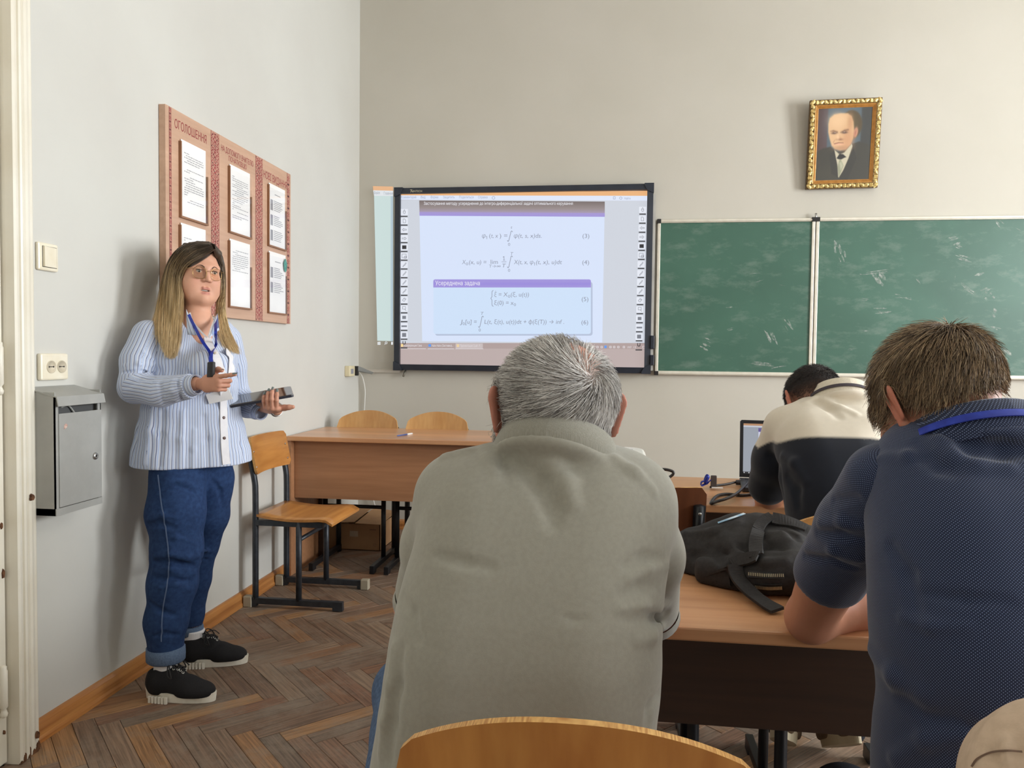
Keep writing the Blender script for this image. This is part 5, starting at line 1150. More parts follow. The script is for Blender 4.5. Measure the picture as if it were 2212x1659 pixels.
def flow1(p):
    l = (p-HC1)@HR1.T/HS1; e = l-WH; e /= np.linalg.norm(e, axis=1, keepdims=True)+1e-6; sw = np.cross(l, e)*10; sw /= np.linalg.norm(sw, axis=1, keepdims=True)+1e-6
    top = np.clip((l[:, 2]-.07)/.04, 0, 1)[:, None]
    o = e+sw*.55+np.array([0, .25, -.35])*(1-top)+np.array([.15, .5, 0])*top; return o@HR1
tn = np.array([lin(c) for c in ((206, 202, 197), (170, 164, 159), (224, 221, 216), (134, 128, 124), (190, 185, 180), (238, 235, 231))])
from mathutils import noise as _mn
clump = lambda r: np.array([1+.35*_mn.noise(Vector(p)*38) for p in r])
scalp_hair(hd, P, flow1, rng.uniform(.022, .046, len(P)), 5, .009, .00058, 'hair', M_HAIR, man1, tn, .13, .004, clump)
collar('collar', CC1+CR1[2]*.002, CR1, .084, .088, .030, .010, mat('ribbed grey collar', (150, 147, 135), .9, .2, 0, (136, 133, 121), 60, 2, .3, None, (14, 14, .3), sheen=.3), man1)
# jeans, shoes
jn = Sdf(); hip = [J(1000, 1700, 1.08), J(1260, 1700, 1.08)]
jn.cone(hip[0]*np.array([1, 1, 0])+np.array([0, 0, .53]), hip[1]*np.array([1, 1, 0])+np.array([0, 0, .53]), .095, .095, .03)
for h_, k_2, fx in ((hip[0], kn[0], -.40), (hip[1], kn[1], .03)):
    h2 = np.array([h_[0], h_[1], .53]); jn.chain([h2, np.array(k_2), np.array([fx, 1.50, .10])], [.092, .066, .052], .03)
jn.cone(np.array([hip[0][0]-.09, 1.10, .515]), np.array(kn[0]), .080, .066, .03)
X, Q = jn.mesh(.007); new_obj('jeans', mesh_np('jeans', cloth_noise(X, vnormals(X, Q), .004, 14), Q), M_JEAN, man1)
M_BLKSH = mat('black canvas', (34, 33, 35), .85, .3, 0, (28, 27, 29), 300); M_SOLE = mat('off-white rubber', (234, 229, 216), .6, .4, 0, (206, 198, 180), 20)
for fx in (-.40, .03): shoe('shoe', man1, axes((0, 1, 0)), (fx, 1.44, 0), M_BLKSH, M_SOLE)
# ================================================================ the man in the dotted blue shirt
def dots_mat():
    m = bpy.data.materials.new('navy shirt with pale dots'); m.use_nodes = True; nt = m.node_tree; N = nt.nodes; L = nt.links; b = N['Principled BSDF']
    b.inputs['Roughness'].default_value = .8; b.inputs['Specular IOR Level'].default_value = .25; b.inputs['Sheen Weight'].default_value = .25
    a = N.new('ShaderNodeAttribute'); a.attribute_name = 'suv'
    sx = N.new('ShaderNodeSeparateXYZ'); L.new(a.outputs['Vector'], sx.inputs[0])
    def mth(op, x, y=None):
        n = N.new('ShaderNodeMath'); n.operation = op
        for i, q in enumerate((x, y)):
            if q is None: continue
            if isinstance(q, (int, float)): n.inputs[i].default_value = q
            else: L.new(q, n.inputs[i])
        return n.outputs[0]
    P = .0038
    u = mth('DIVIDE', sx.outputs[0], P); v = mth('DIVIDE', sx.outputs[1], P)
    p, q = mth('ADD', u, v), mth('SUBTRACT', u, v)
    fp, fq = mth('SUBTRACT', mth('FRACT', p), .5), mth('SUBTRACT', mth('FRACT', q), .5)
    r2 = mth('ADD', mth('MULTIPLY', fp, fp), mth('MULTIPLY', fq, fq)); dot = mth('LESS_THAN', r2, .05)
    mx = N.new('ShaderNodeMix'); mx.data_type = 'RGBA'; L.new(dot, mx.inputs[0]); mx.inputs['A'].default_value = rgba((27, 36, 62)); mx.inputs['B'].default_value = rgba((118, 132, 166)); L.new(mx.outputs['Result'], b.inputs['Base Color'])
    tc = N.new('ShaderNodeTexCoord'); nz = N.new('ShaderNodeTexNoise'); nz.inputs['Scale'].default_value = 700; L.new(tc.outputs['Object'], nz.inputs[0]); bp = N.new('ShaderNodeBump'); bp.inputs['Strength'].default_value = .12; bp.inputs['Distance'].default_value = .001; L.new(nz.outputs['Fac'], bp.inputs['Height']); L.new(bp.outputs[0], b.inputs['Normal'])
    return m
M_DOTS = dots_mat(); M_NAVYP = mat('dark trousers', (40, 42, 50), .85, .2, 0, (32, 34, 40), 100)
def suv_torso(X, w=.185, r=.115):
    zs = np.array([J(CX2, q[0], q[3])[2] for q in ROWS2])[::-1]; yc = np.interp(X[:, 2], zs, np.array([q[3] for q in ROWS2])[::-1])
    x = X[:, 0]-J(CX2, 1300, 1.08)[0]; ax_ = np.abs(x); e = np.arctan2(ax_-w+r, np.maximum(yc-X[:, 1], -.05)); u = np.where(ax_ < w-r, ax_, w-r+r*np.clip(e, 0, 2))*np.sign(x)
    return np.stack([u, X[:, 2]+X[:, 1]*.3, u*0], 1)
def suv_limb(X, a, b):
    d = (b-a)/np.linalg.norm(b-a); u = np.cross(d, (0, 1, 0)); u /= np.linalg.norm(u); v = np.cross(d, u); q = X-a; r = np.hypot(q@u, q@v).mean()
    return np.stack([np.arctan2(q@v, q@u)*r, q@d, q@d*0], 1)
man2 = thing('person', 'man in dotted dark blue shirt with blue lanyard bent over the desk', 'person')
sh = Sdf(); Y2 = 1.12
CX2 = 2148; sym = lambda L: 2*CX2-L
ROWS2 = [(1005, 1905, sym(1905), 1.16, 1.16, .060), (1040, 1880, sym(1880), 1.15, 1.15, .085), (1100, 1872, sym(1872), 1.13, 1.13, .105), (1180, 1880, sym(1880), 1.10, 1.10, .118), (1260, 1886, sym(1886), 1.08, 1.08, .124), (1340, 1886, sym(1886), 1.065, 1.065, .128), (1410, 1892, sym(1892), 1.055, 1.055, .128), (1480, 1910, sym(1910), 1.05, 1.05, .122), (1550, 1905, sym(1905), 1.05, 1.05, .116), (1620, 1892, sym(1892), 1.05, 1.05, .114), (1700, 1890, sym(1890), 1.05, 1.05, .112)]
torso_rows(sh, ROWS2, .016)
sh.cone(J(2010, 985, 1.17), J(2290, 980, 1.17), .055, .055, .03); CR2 = axes((-.10, 1, -.62), (-.06, .55, .83)); CC2 = J(2112, 982, 1.16); sh.ell(CC2-CR2[2]*.014, (.108, .110, .028), .02, CR2); sh.cone(J(2130, 1000, 1.16), J(2140, 1040, 1.15), .06, .09, .04)
S2, H2, E2 = J(1908, 1040, 1.17), J(1796, 1238, 1.33), J(1752, 1335, 1.41)
for pts, r, sb in (([(1885, 1452), (1950, 1500), (2020, 1535), (2110, 1560), (2205, 1590)], .013, True), ([(1880, 1405), (1930, 1465), (2010, 1510), (2110, 1542), (2205, 1565)], .012, False), ([(1850, 1008), (1900, 990), (1960, 985), (2020, 975)], .007, False), ([(1985, 955), (2000, 985), (2030, 1010), (2060, 1022)], .009, True), ([(2030, 945), (2060, 985), (2110, 1005), (2180, 1010)], .009, False), ([(2060, 935), (2100, 960), (2160, 970), (2205, 975)], .010, True),
                   ([(1990, 1280), (2080, 1296), (2180, 1300)], .006, True), ([(1950, 1335), (2010, 1352), (2090, 1356)], .007, False), ([(1925, 1180), (1960, 1240), (1980, 1310)], .008, True), ([(1930, 1640), (2000, 1600), (2080, 1590)], .009, False)):
    fold(sh, pts, r, .45, sb)
X, Q = sh.mesh(.0055); X = cloth_noise(X, vnormals(X, Q), .0022, 9)
new_obj('shirt', mesh_np('shirt', X, Q, True, {'suv': suv_torso(X)}), M_DOTS, man2)
for side in (0, 1):
    mir = (lambda p: p) if side == 0 else (lambda p: np.array([2*J(CX2, 1000, 1.1)[0]-p[0], p[1], p[2]]))
    s_, h_, e_ = mir(S2), mir(H2), mir(E2)
    sl = Sdf(); sl.chain([s_, s_*.55+h_*.45, h_], [.056, .059, .060], .02)
    if side == 0:
        for pts, r, sb in (([(1772, 1130), (1820, 1128), (1865, 1140)], .008, False), ([(1765, 1150), (1815, 1155), (1860, 1165)], .007, True), ([(1742, 1185), (1800, 1190), (1858, 1210)], .007, False), ([(1738, 1200), (1795, 1208), (1850, 1228)], .006, True), ([(1800, 1080), (1850, 1075)], .006, True)): fold(sl, pts, r, .4, sb)
    dd = (h_-s_)/np.linalg.norm(h_-s_); sl.half(h_+dd*.018, dd, .002)
    inner = Sdf(); 
    X, Q = sl.mesh(.0045); X = cloth_noise(X, vnormals(X, Q), .0015, 12)
    o = new_obj('sleeve', mesh_np('sleeve', X, Q, True, {'suv': suv_limb(X, s_, h_)}), M_DOTS, man2)
    u = np.cross(dd, (0, 1, 0)); u /= np.linalg.norm(u); v = np.cross(dd, u); hp = []
    MB().grid(lambda p, q: h_+dd*(-.012, -.010, .016, .019, .014)[int(q*4+.01)]+(u*math.cos(6.2832*p)+v*math.sin(6.2832*p))*(.0585, .0612, .0622, .0600, .0540)[int(q*4+.01)], 36, 4)
# head
HC2 = J(2030, 880, 1.19); HR2 = axes((-.30, .80, -.52), (-.24, .50, .84)); HS2 = .95
hd = Sdf(); head_field(hd, HR2, HC2, HS2, 1., 1.08, .98); hd.frame(); hd.cone(HC2-HR2[2]*.055-HR2[1]*.02, J(2120, 985, 1.16), .058, .068, .03)
X, Q = hd.mesh(.0035); loc = (X-HC2)@HR2.T/HS2
C = colours(len(X), (190, 128, 104)); nape = loc[:, 2]*1.0-loc[:, 1]*.25
hm = np.clip((nape+.002+loc[:, 0]*.28)/.025, 0, 1)*np.clip((.062-loc[:, 1]+loc[:, 2]*.25)/.02, 0, 1)*(np.abs(loc[:, 0]) < .081)
mixc(C, hm, (92, 76, 60)); mixc(C, np.clip((nape+.075)/.03, 0, 1)*(1-hm)*(loc[:, 1] < .02)*(np.abs(loc[:, 0]) < .08), (168, 116, 92), .7); mixc(C, (np.abs(loc[:, 0]) > .083)*1., (196, 122, 100), .7)
b2 = Sdf(); b2.chain([J(CX2, 1100, 1.15), J(CX2, 1350, 1.09), J(CX2, 1650, 1.08)], [.07, .085, .08], .05)
WR2 = [np.array([.60, 1.58, .80]), np.array([.42, 1.60, .80])]
for side in (0, 1):
    mir = (lambda p: p) if side == 0 else (lambda p: np.array([2*J(CX2, 1000, 1.1)[0]-p[0], p[1], p[2]]))
    b2.cone(mir(S2), mir(H2), .045, .0505, .02); b2.chain([mir(H2), mir(E2), mir(E2)*.6+WR2[side]*.4+np.array([0, 0, .0]), WR2[side]], [.0505, .041, .042, .027], .02)
B2 = b2.mesh(.006); Vh = []
for wr, xs, f in ((WR2[0], 1, (.75, .6, -.03)), (WR2[1], -1, (-.75, .6, -.03))):
    q = Sdf(); R_ = axes(f); hand(q, np.array([R_[0]*xs, R_[1], R_[2]]), wr+np.array(f)*.05, xs, [.35, .4, .45, .5]); Vh.append(q.mesh(.004))
Vb, Qb = join((X, Q), B2, *Vh); Cb = np.concatenate([C, colours(len(Vb)-len(X), (194, 136, 108))])
new_obj('body', mesh_np('body', Vb, Qb, True, {'Col': Cb}), M_SKIN, man2)
d = fib(25000); P = HC2+(d*np.array([.095, .11, .11]))@HR2*HS2
for _ in range(6): P = P-hd.grad(P)*hd(P)[:, None]
lo_ = (P-HC2)@HR2.T/HS2; nape = lo_[:, 2]-lo_[:, 1]*.25
keep = (nape > .002-lo_[:, 0]*.28+rng.normal(0, .007, len(P))) & (lo_[:, 1] < .058+lo_[:, 2]*.25) & ~((np.abs(lo_[:, 0]) > .0775) & (np.abs(lo_[:, 1]+.004) < .034) & (lo_[:, 2] < .030)) & (P[:, 2] > CAM_H-.30)
P = P[keep]; lo_ = lo_[keep]; W2 = np.array([-.012, -.062, .098])
def flow2(p):
    l = (p-HC2)@HR2.T/HS2; e = l-W2; e /= np.linalg.norm(e, axis=1, keepdims=True)+1e-6; sw = np.cross(l, e)*10; sw /= np.linalg.norm(sw, axis=1, keepdims=True)+1e-6
    top = np.clip((l[:, 2]-.06)/.05, 0, 1)[:, None]*np.clip((l[:, 1]+.06)/.05, 0, 1)[:, None]
    return (e+sw*.3+np.array([0, .1, -.5])*(1-top)+np.array([.35, .5, .1])*top)@HR2
tn = np.array([lin(c) for c in ((148, 124, 97), (112, 94, 74), (172, 146, 114), (88, 74, 60), (130, 110, 88), (192, 168, 134))])
ln = np.where(lo_[:, 2]-lo_[:, 1]*.25+lo_[:, 0]*.28 < .035, rng.uniform(.006, .014, len(P)), rng.uniform(.02, .042, len(P)))
scalp_hair(hd, P, flow2, ln, 5, np.where(lo_[:, 2] > .07, .013, .007), .0005, 'hair', M_HAIR, man2, tn, .15, .002, clump)
o = collar('collar', CC2, CR2, .093, .094, .036, .010, M_DOTS, man2)
at = o.data.attributes.new('suv', 'FLOAT_VECTOR', 'POINT'); co = np.array([v.co for v in o.data.vertices]); at.data.foreach_set('vector', np.stack([co[:, 0]+co[:, 1]*.2, co[:, 2], co[:, 0]*0], 1).astype(np.float32).ravel())
def ribbon(name, m, parent, pts, nrm, w, th=.0015):
    pts = smooth_path(pts, 6); mb = MB(); n = len(pts); V = []
    for i, p in enumerate(pts):
        t = pts[min(i+1, n-1)]-pts[max(i-1, 0)]; t /= np.linalg.norm(t); nn = np.asarray(nrm(i/(n-1)), float); sd = np.cross(t, nn); sd /= np.linalg.norm(sd); nn = np.cross(sd, t)
        V += [p+sd*w/2, p-sd*w/2, p-sd*w/2+nn*th, p+sd*w/2+nn*th]
    Fc = [(i*4+k, i*4+(k+1) % 4, (i+1)*4+(k+1) % 4, (i+1)*4+k) for i in range(n-1) for k in range(4)]+[(0, 1, 2, 3), ((n-1)*4, (n-1)*4+1, (n-1)*4+2, (n-1)*4+3)]
    return mb.add(V, Fc, False).build(name, m, parent)
lan = []
for a in np.linspace(-2.0, 2.0, 15):
    lan.append(CC2+CR2[0]*math.sin(a)*.1085-CR2[1]*math.cos(a)*.1095+CR2[2]*(.012-.002*math.cos(a)))
ribbon('lanyard', M_BLUE, man2, lan, lambda t: CR2[2]*.5+(CR2[0]*math.sin(-2+4*t)-CR2[1]*math.cos(-2+4*t)), .014)
tr = Sdf(); hx = J(CX2, 1600, 1.06)[0]
tr.cone((hx-.10, 1.05, .53), (hx+.10, 1.05, .53), .095, .095, .03)
for q, kx in ((-1, hx-.08), (1, hx+.14)): tr.chain([(hx+q*.09, 1.06, .53), (kx, 1.40, .46), (kx, 1.62, .08)], [.085, .060, .045], .03)
X, Q = tr.mesh(.008); new_obj('trousers', mesh_np('trousers', X, Q), M_NAVYP, man2)
for kx in (hx-.08, hx+.14): shoe('shoe', man2, axes((0, 1, 0)), (kx, 1.58, 0), M_BLKSH, M_SOLE)

# ================================================================ the man at the laptop
man3 = thing('person', 'dark-haired man in cream and navy polo shirt bent over laptop', 'person')
sh = Sdf(); CX3 = 1803; sym = lambda L: 2*CX3-L
torso_rows(sh, [(905, 1702, sym(1702), 2.44, 2.44, .070), (930, 1684, sym(1684), 2.40, 2.40, .088), (960, 1674, sym(1674), 2.34, 2.34, .105), (1010, 1680, sym(1680), 2.29, 2.29, .118), (1060, 1692, sym(1692), 2.25, 2.25, .122), (1110, 1700, sym(1700), 2.23, 2.23, .12), (1170, 1705, sym(1705), 2.22, 2.22, .118)], .03)
CR3 = axes((-.12, 1, -.62), (.0, .6, .8)); sh.ell(J(1816, 872, 2.44)-CR3[2]*.010, (.096, .098, .030), .02, CR3)
S3, H3, E3 = J(1698, 925, 2.42), J(1660, 1050, 2.56), J(1660, 1080, 2.64)
SLV = []
for side in (0, 1):
    mir = (lambda p: p) if side == 0 else (lambda p: np.array([2*J(CX3, 1000, 2.3)[0]-p[0], p[1], p[2]]))
    SLV.append((mir(S3), mir(H3), mir(E3))); sh.chain([mir(S3), mir(S3)*.5+mir(H3)*.5, mir(H3)], [.068, .070, .062], .03)
    dd = mir(H3)-mir(S3); dd = dd/np.linalg.norm(dd)
for pts, r, sb in (([(1668, 985), (1680, 1020), (1690, 1080)], .016, True), ([(1690, 985), (1715, 1000), (1740, 1040)], .012, False), ([(1740, 868), (1760, 862), (1785, 870)], .010, False), ([(1765, 868), (1790, 880), (1810, 900)], .012, True), ([(1780, 862), (1815, 880), (1850, 895)], .010, False), ([(1700, 1030), (1720, 1060), (1725, 1095)], .012, True)): fold(sh, pts, r, .5, sb)
X, Q = sh.mesh(.006); N_ = vnormals(X, Q); X = cloth_noise(X, N_, .003, 6)
c3 = J(CX3, 950, 2.3); C = colours(len(X), (23, 27, 37))
seam_z = J(CX3, 941, 2.26)[2]; xr = np.abs(X[:, 0]-c3[0]); dn = np.where(xr < .165, .010*(xr/.165)**2+.05*np.clip((xr-.10)/.065, 0, 1)**1.5, .06-.35*(xr-.165)*(xr > .165)*-.6)
top = np.clip((X[:, 2]-seam_z+np.where(xr < .186, .062*(xr/.186)**4, .062-2.*(xr-.186)))/.007+.5, 0, 1)
mixc(C, top, (218, 208, 190))
new_obj('polo_shirt', mesh_np('polo_shirt', X, Q, True, {'Col': C}), attr_mat('two-coloured jersey', rough=.85, spec=.2, noise=.04, nscale=80, sheen=.2), man3)
HC3 = J(1757, 876, 2.50); HR3 = axes((-.25, .75, -.62), (-.1, .62, .78))
hd = Sdf(); head_field(hd, HR3, HC3, 1., 1., 1.04, 1.1); hd.frame(); hd.cone(HC3-HR3[2]*.05-HR3[1]*.02, J(1800, 895, 2.42), .056, .066, .03)
X, Q = hd.mesh(.0045); loc = (X-HC3)@HR3.T; C = colours(len(X), (190, 138, 112)); fade = loc[:, 2]-loc[:, 1]*.15
hm = np.clip((fade+.055)/.10, 0, 1)*np.clip((.070-loc[:, 1]+loc[:, 2]*.2)/.02, 0, 1)*(np.abs(loc[:, 0]) < .080); mixc(C, hm, (44, 36, 34)); mixc(C, (np.abs(loc[:, 0]) > .081)*1., (196, 116, 98), .7)
b3 = Sdf(); b3.chain([J(CX3, 930, 2.40), J(CX3, 1060, 2.25), J(CX3, 1170, 2.22)], [.08, .10, .10], .05); Vh = []
for k, (s_, h_, e_) in enumerate(SLV):
    wr = np.array([c3[0]+(-.04 if k == 0 else .07), 2.88, .815]); b3.chain([s_, h_, e_, e_*.5+wr*.5, wr], [.045, .046, .040, .038, .026], .02)
    q = Sdf(); f = np.array([(.15 if k == 0 else -.15), 1, -.05]); R_ = axes(f); hand(q, np.array([R_[0]*(-1 if k == 0 else 1), R_[1], R_[2]]), wr+f*.05, 1, [.5, .5, .5, .5]); Vh.append(q.mesh(.004))
Vb, Qb = join((X, Q), b3.mesh(.008), *Vh); Cb = np.concatenate([C, colours(len(Vb)-len(X), (190, 136, 108))])
new_obj('body', mesh_np('body', Vb, Qb, True, {'Col': Cb}), M_SKIN, man3)
d = fib(12000); P = HC3+(d*np.array([.09, .11, .11]))@HR3
for _ in range(6): P = P-hd.grad(P)*hd(P)[:, None]
lo_ = (P-HC3)@HR3.T; fade = lo_[:, 2]-lo_[:, 1]*.15
keep = (rng.random(len(P)) < np.clip((fade+.035)/.06, 0, 1)) & (lo_[:, 1] < .064+lo_[:, 2]*.2) & ~((np.abs(lo_[:, 0]) > .076) & (np.abs(lo_[:, 1]) < .034) & (lo_[:, 2] < .03)); P = P[keep]; lo_ = lo_[keep]
tn = np.array([lin(c) for c in ((40, 34, 32), (30, 26, 25), (56, 48, 44), (46, 38, 36))])
scalp_hair(hd, P, lambda p: np.tile(HR3[1]*.6+HR3[2]*-.3, (len(p), 1)), np.where(lo_[:, 2] > .05, .014, .006), 3, np.where(lo_[:, 2] > .05, .008, .002), .0007, 'hair', M_HAIR, man3, tn, .3, .001)
M_CRM = mat('cream rib', (222, 212, 192), .85, .2, 0, (212, 202, 182), 200)
CR3 = axes((-.12, 1, -.62), (.0, .6, .8)); CC3 = J(1816, 872, 2.44)
collar('collar', CC3, CR3, .078, .080, .042, .010, M_CRM, man3)
st = [CC3+CR3[0]*math.sin(a)*.0935-CR3[1]*math.cos(a)*.0955+CR3[2]*.012 for a in np.linspace(-1.9, 1.9, 13)]
ribbon('collar_stripe', mat('dark grey stripe', (70, 62, 68), .8), man3, st, lambda t: CR3[2]*.3+(CR3[0]*math.sin(-1.9+3.8*t)-CR3[1]*math.cos(-1.9+3.8*t)), .011)
tr = Sdf(); hx = c3[0]
tr.cone((hx-.10, 2.22, .53), (hx+.10, 2.22, .53), .09, .09, .03)
for q in (-1, 1): tr.chain([(hx+q*.09, 2.24, .53), (hx+q*.15, 2.66, .54), (hx+q*.10+.0, 2.42, .12)], [.08, .06, .046], .03)
X, Q = tr.mesh(.009); new_obj('trousers', mesh_np('trousers', X, Q), M_NAVYP, man3)
M_SNK = mat('brown suede trainer', (112, 92, 72), .85, .2, 0, (92, 76, 60), 60)
for q, yaw in ((-1, .25), (1, -.1)):
    R_ = axes((math.sin(yaw), math.cos(yaw)*.86, -.5)); shoe('shoe', man3, R_, (hx+q*.11-.02, 2.30, .135), M_SNK, mat('beige trainer sole', (196, 182, 152), .7))

def flap(name, m, quads, parent, th=.0025):
    P_ = [np.asarray(p, float) for p in quads]; mb = MB(); n = np.cross(P_[1]-P_[0], P_[3]-P_[0]); n /= np.linalg.norm(n); n = n if n@np.array([.3, -1, 0]) > 0 else -n
    def fn(a, b): p = P_[0]*(1-a)*(1-b)+P_[1]*a*(1-b)+P_[2]*a*b+P_[3]*(1-a)*b; return p+n*.006*math.sin(math.pi*a)*math.sin(math.pi*b)
    mb.grid(fn, 6, 6); k = len(mb.v); mb.grid(lambda a, b: fn(a, b)-n*th, 6, 6); rim = [i*7 for i in range(7)]+[42+j for j in range(1, 7)]+[i*7+6 for i in range(5, -1, -1)]+[j for j in range(5, 0, -1)]
    for a, b in zip(rim, rim[1:]+rim[:1]): mb.f.append((a, b, b+k, a+k)); mb.sm.append(False)
    o = mb.build(name, m, parent); at = o.data.attributes.new('suv', 'FLOAT_VECTOR', 'POINT'); co = np.array([w_.co for w_ in o.data.vertices]); at.data.foreach_set('vector', np.stack([co[:, 0]*.8+co[:, 2]*.5, co[:, 0]*0, co[:, 0]*0], 1).astype(np.float32).ravel()); return o
def ribbon_on(f, name, m, parent, pts, w, off=.004, th=.004, n=6):
    """a strap that follows the surface f"""
    P = np.array(smooth_path([f.hit(*p[:2]) if len(p) == 2 else np.array(p) for p in pts], n))
    for _ in range(4): P = P-f.grad(P)*(f(P)-off)[:, None]
    for _ in range(14): P[1:-1] = (P[:-2]+2*P[1:-1]+P[2:])/4
    P = P+f.grad(P)*np.maximum(off*.6-f(P), 0)[:, None]
    g = f.grad(P); x = np.linspace(0, 1, len(P)); mb = MB(); V = []; T = np.gradient(P, axis=0); T /= np.linalg.norm(T, axis=1, keepdims=True)
    for _ in range(6): g[1:-1] = (g[:-2]+2*g[1:-1]+g[2:])/4
    for p, t, nn in zip(P, T, g):
        sd = np.cross(t, nn); sd /= np.linalg.norm(sd); V += [p+sd*w/2, p-sd*w/2, p-sd*w*.46+nn*th, p+sd*w*.46+nn*th]
    k = len(P); Fc = [(i*4+q, i*4+(q+1) % 4, (i+1)*4+(q+1) % 4, (i+1)*4+q) for i in range(k-1) for q in range(4)]+[(0, 1, 2, 3), ((k-1)*4, (k-1)*4+1, (k-1)*4+2, (k-1)*4+3)]
    return mb.add(V, Fc, False).build(name, m, parent)
# ================================================================ backpack on the desk
M_BAG = mat('black nylon', (46, 43, 42), .75, .3, 0, (38, 36, 35), 160, 3, .15, 700); M_BAGL = mat('black leatherette', (30, 30, 31), .45, .5, 0, (24, 24, 25), 60, 4, .2, 160)
bp = thing('backpack', 'black backpack lying on the desk with loose strap and two zips', 'backpack')
DZ1 = .761
s = Sdf()
g = lambda px, py, y, r: (J(px, py, y), r)
s.chain([J(1500, 1192, 1.82), J(1590, 1182, 1.82), J(1680, 1190, 1.80)], [.055, .066, .066], .04)
s.chain([J(1520, 1230, 1.78), J(1600, 1225, 1.74), J(1700, 1215, 1.72)], [.05, .06, .07], .04)
s.chain([J(1595, 1150, 1.86), J(1650, 1155, 1.84), J(1740, 1182, 1.80)], [.040, .046, .05], .03); s.chain([J(1655, 1245, 1.64), J(1740, 1240, 1.63)], [.045, .045], .03)
s.chain([J(1535, 1238, 1.70), J(1600, 1246, 1.66)], [.032, .036], .03)
for pts, r, sb in (([(1480, 1150), (1540, 1150), (1600, 1130)], .010, False), ([(1500, 1200), (1560, 1190), (1620, 1185)], .012, True), ([(1510, 1215), (1560, 1225), (1600, 1200)], .010, False), ([(1640, 1130), (1680, 1120), (1720, 1130)], .010, False), ([(1640, 1145), (1660, 1180), (1690, 1190)], .010, True), ([(1560, 1150), (1575, 1185), (1610, 1205)], .009, False), ([(1690, 1140), (1720, 1160), (1745, 1165)], .008, True), ([(1530, 1180), (1555, 1205), (1560, 1225)], .008, True), ([(1600, 1195), (1650, 1215), (1700, 1212)], .008, False)): fold(s, pts, r, .4, sb)
s.half((0, 0, DZ1+.002), (0, 0, -1), .004)
X, Q = s.mesh(.0045); X = cloth_noise(X, vnormals(X, Q), .007, 13); X = cloth_noise(X, vnormals(X, Q), .003, 34)
X[:, 2] = np.maximum(X[:, 2], DZ1+.001)
bag = new_obj('bag_body', mesh_np('bag_body', X, Q), M_BAG, bp)
def on(px, py, up=.004): p = s.hit(px, py); n = s.grad(p[None])[0]; return p+n*up
def NR(pts, f=None):
    g = (f or s).grad(np.array(pts)); x = np.linspace(0, 1, len(pts)); return lambda t: np.array([np.interp(t, x, g[:, k]) for k in range(3)])
for pts, w_ in (([(1636, 1150), (1630, 1175), (1636, 1205)], .030), ([(1668, 1118), (1645, 1128), (1634, 1150)], .026), ([(1668, 1122), (1705, 1130), (1740, 1145)], .032), ([(1580, 1222), (1610, 1210), (1640, 1206)], .030)): ribbon_on(s, 'strap', M_BAG, bp, pts, w_)
o = flap('side_flap', M_BAG, [on(1522, 1246, .004), on(1578, 1232, .012), on(1584, 1262, .012), on(1524, 1270, .006)], bp, .005)
P_ = [on(1590, 1225, .008), on(1598, 1250, .01), J(1625, 1285, 1.58), J(1655, 1312, 1.53), J(1680, 1326, 1.50)]; P_[2][2] = max(P_[2][2], DZ1+.012); P_[3][2] = DZ1+.008; P_[4][2] = DZ1+.006
ribbon('shoulder_strap', M_BAG, bp, P_, lambda t: (.1, -.5, .85), .030, .006)
for (a, b, c) in (((1618, 1240), (1655, 1243), (1695, 1243)), ((1632, 1265), (1660, 1268), (1690, 1267))):
    P_ = [on(*q, .003) for q in (a, b, c)]; z = ribbon_on(s, 'zip', M_BAGL, bp, [a, b, c], .014, .0015, .002)
    zt = MB(); Pp = smooth_path(P_, 10); n0 = s.grad(Pp[5][None])[0]
    for i in range(len(Pp)-1):
        p, q = Pp[i], Pp[i+1]; t_ = (q-p)/np.linalg.norm(q-p); sd = np.cross(t_, n0); sd /= np.linalg.norm(sd); k = max(1, int(np.linalg.norm(q-p)/.0022))
        for j in range(k):
            c_ = p+(q-p)*(j+.5)/k+n0*.0032; zt.add([c_+t_*a_*.0007+sd*b_*.0032+n0*h_*.0008 for a_ in (-1, 1) for b_ in (-1, 1) for h_ in (-1, 1)], [(0, 1, 3, 2), (4, 6, 7, 5), (0, 4, 5, 1), (2, 3, 7, 6), (0, 2, 6, 4), (1, 5, 7, 3)])
    zt.build('zip_teeth', mat('brass zip teeth', (206, 196, 168), .3, .5, .8), z)['kind'] = 'stuff'
P_ = [on(1552, 1132, .003), on(1580, 1122, .003), on(1608, 1112, .003)]; ribbon('blue_patch', mat('pale blue print', (120, 168, 200), .5, .4, 0, (232, 238, 240), 30), bp, P_, NR(P_), .007, .001)
def lettering(name, body, pts, size, m, parent):
    """lettering that follows the cloth: pts photographed base line"""
    a, b = on(*pts[0], .003), on(*pts[1], .003); n = s.grad(((a+b)/2)[None])[0]; ux = (b-a)/np.linalg.norm(b-a); uy = np.cross(n, ux)
    f = Flat(lambda u, v, l=0: a+ux*u+uy*v+n*.002); f.text(body, 0, 0, size, bold=.01); return f.build(name, m, parent)
M_WPR = mat('white print', (222, 220, 216), .6)
lettering('print', 'ics', [(1491, 1134), (1494, 1154)], .020, M_WPR, bag); lettering('print', 'ine', [(1500, 1132), (1504, 1153)], .015, M_WPR, bag)

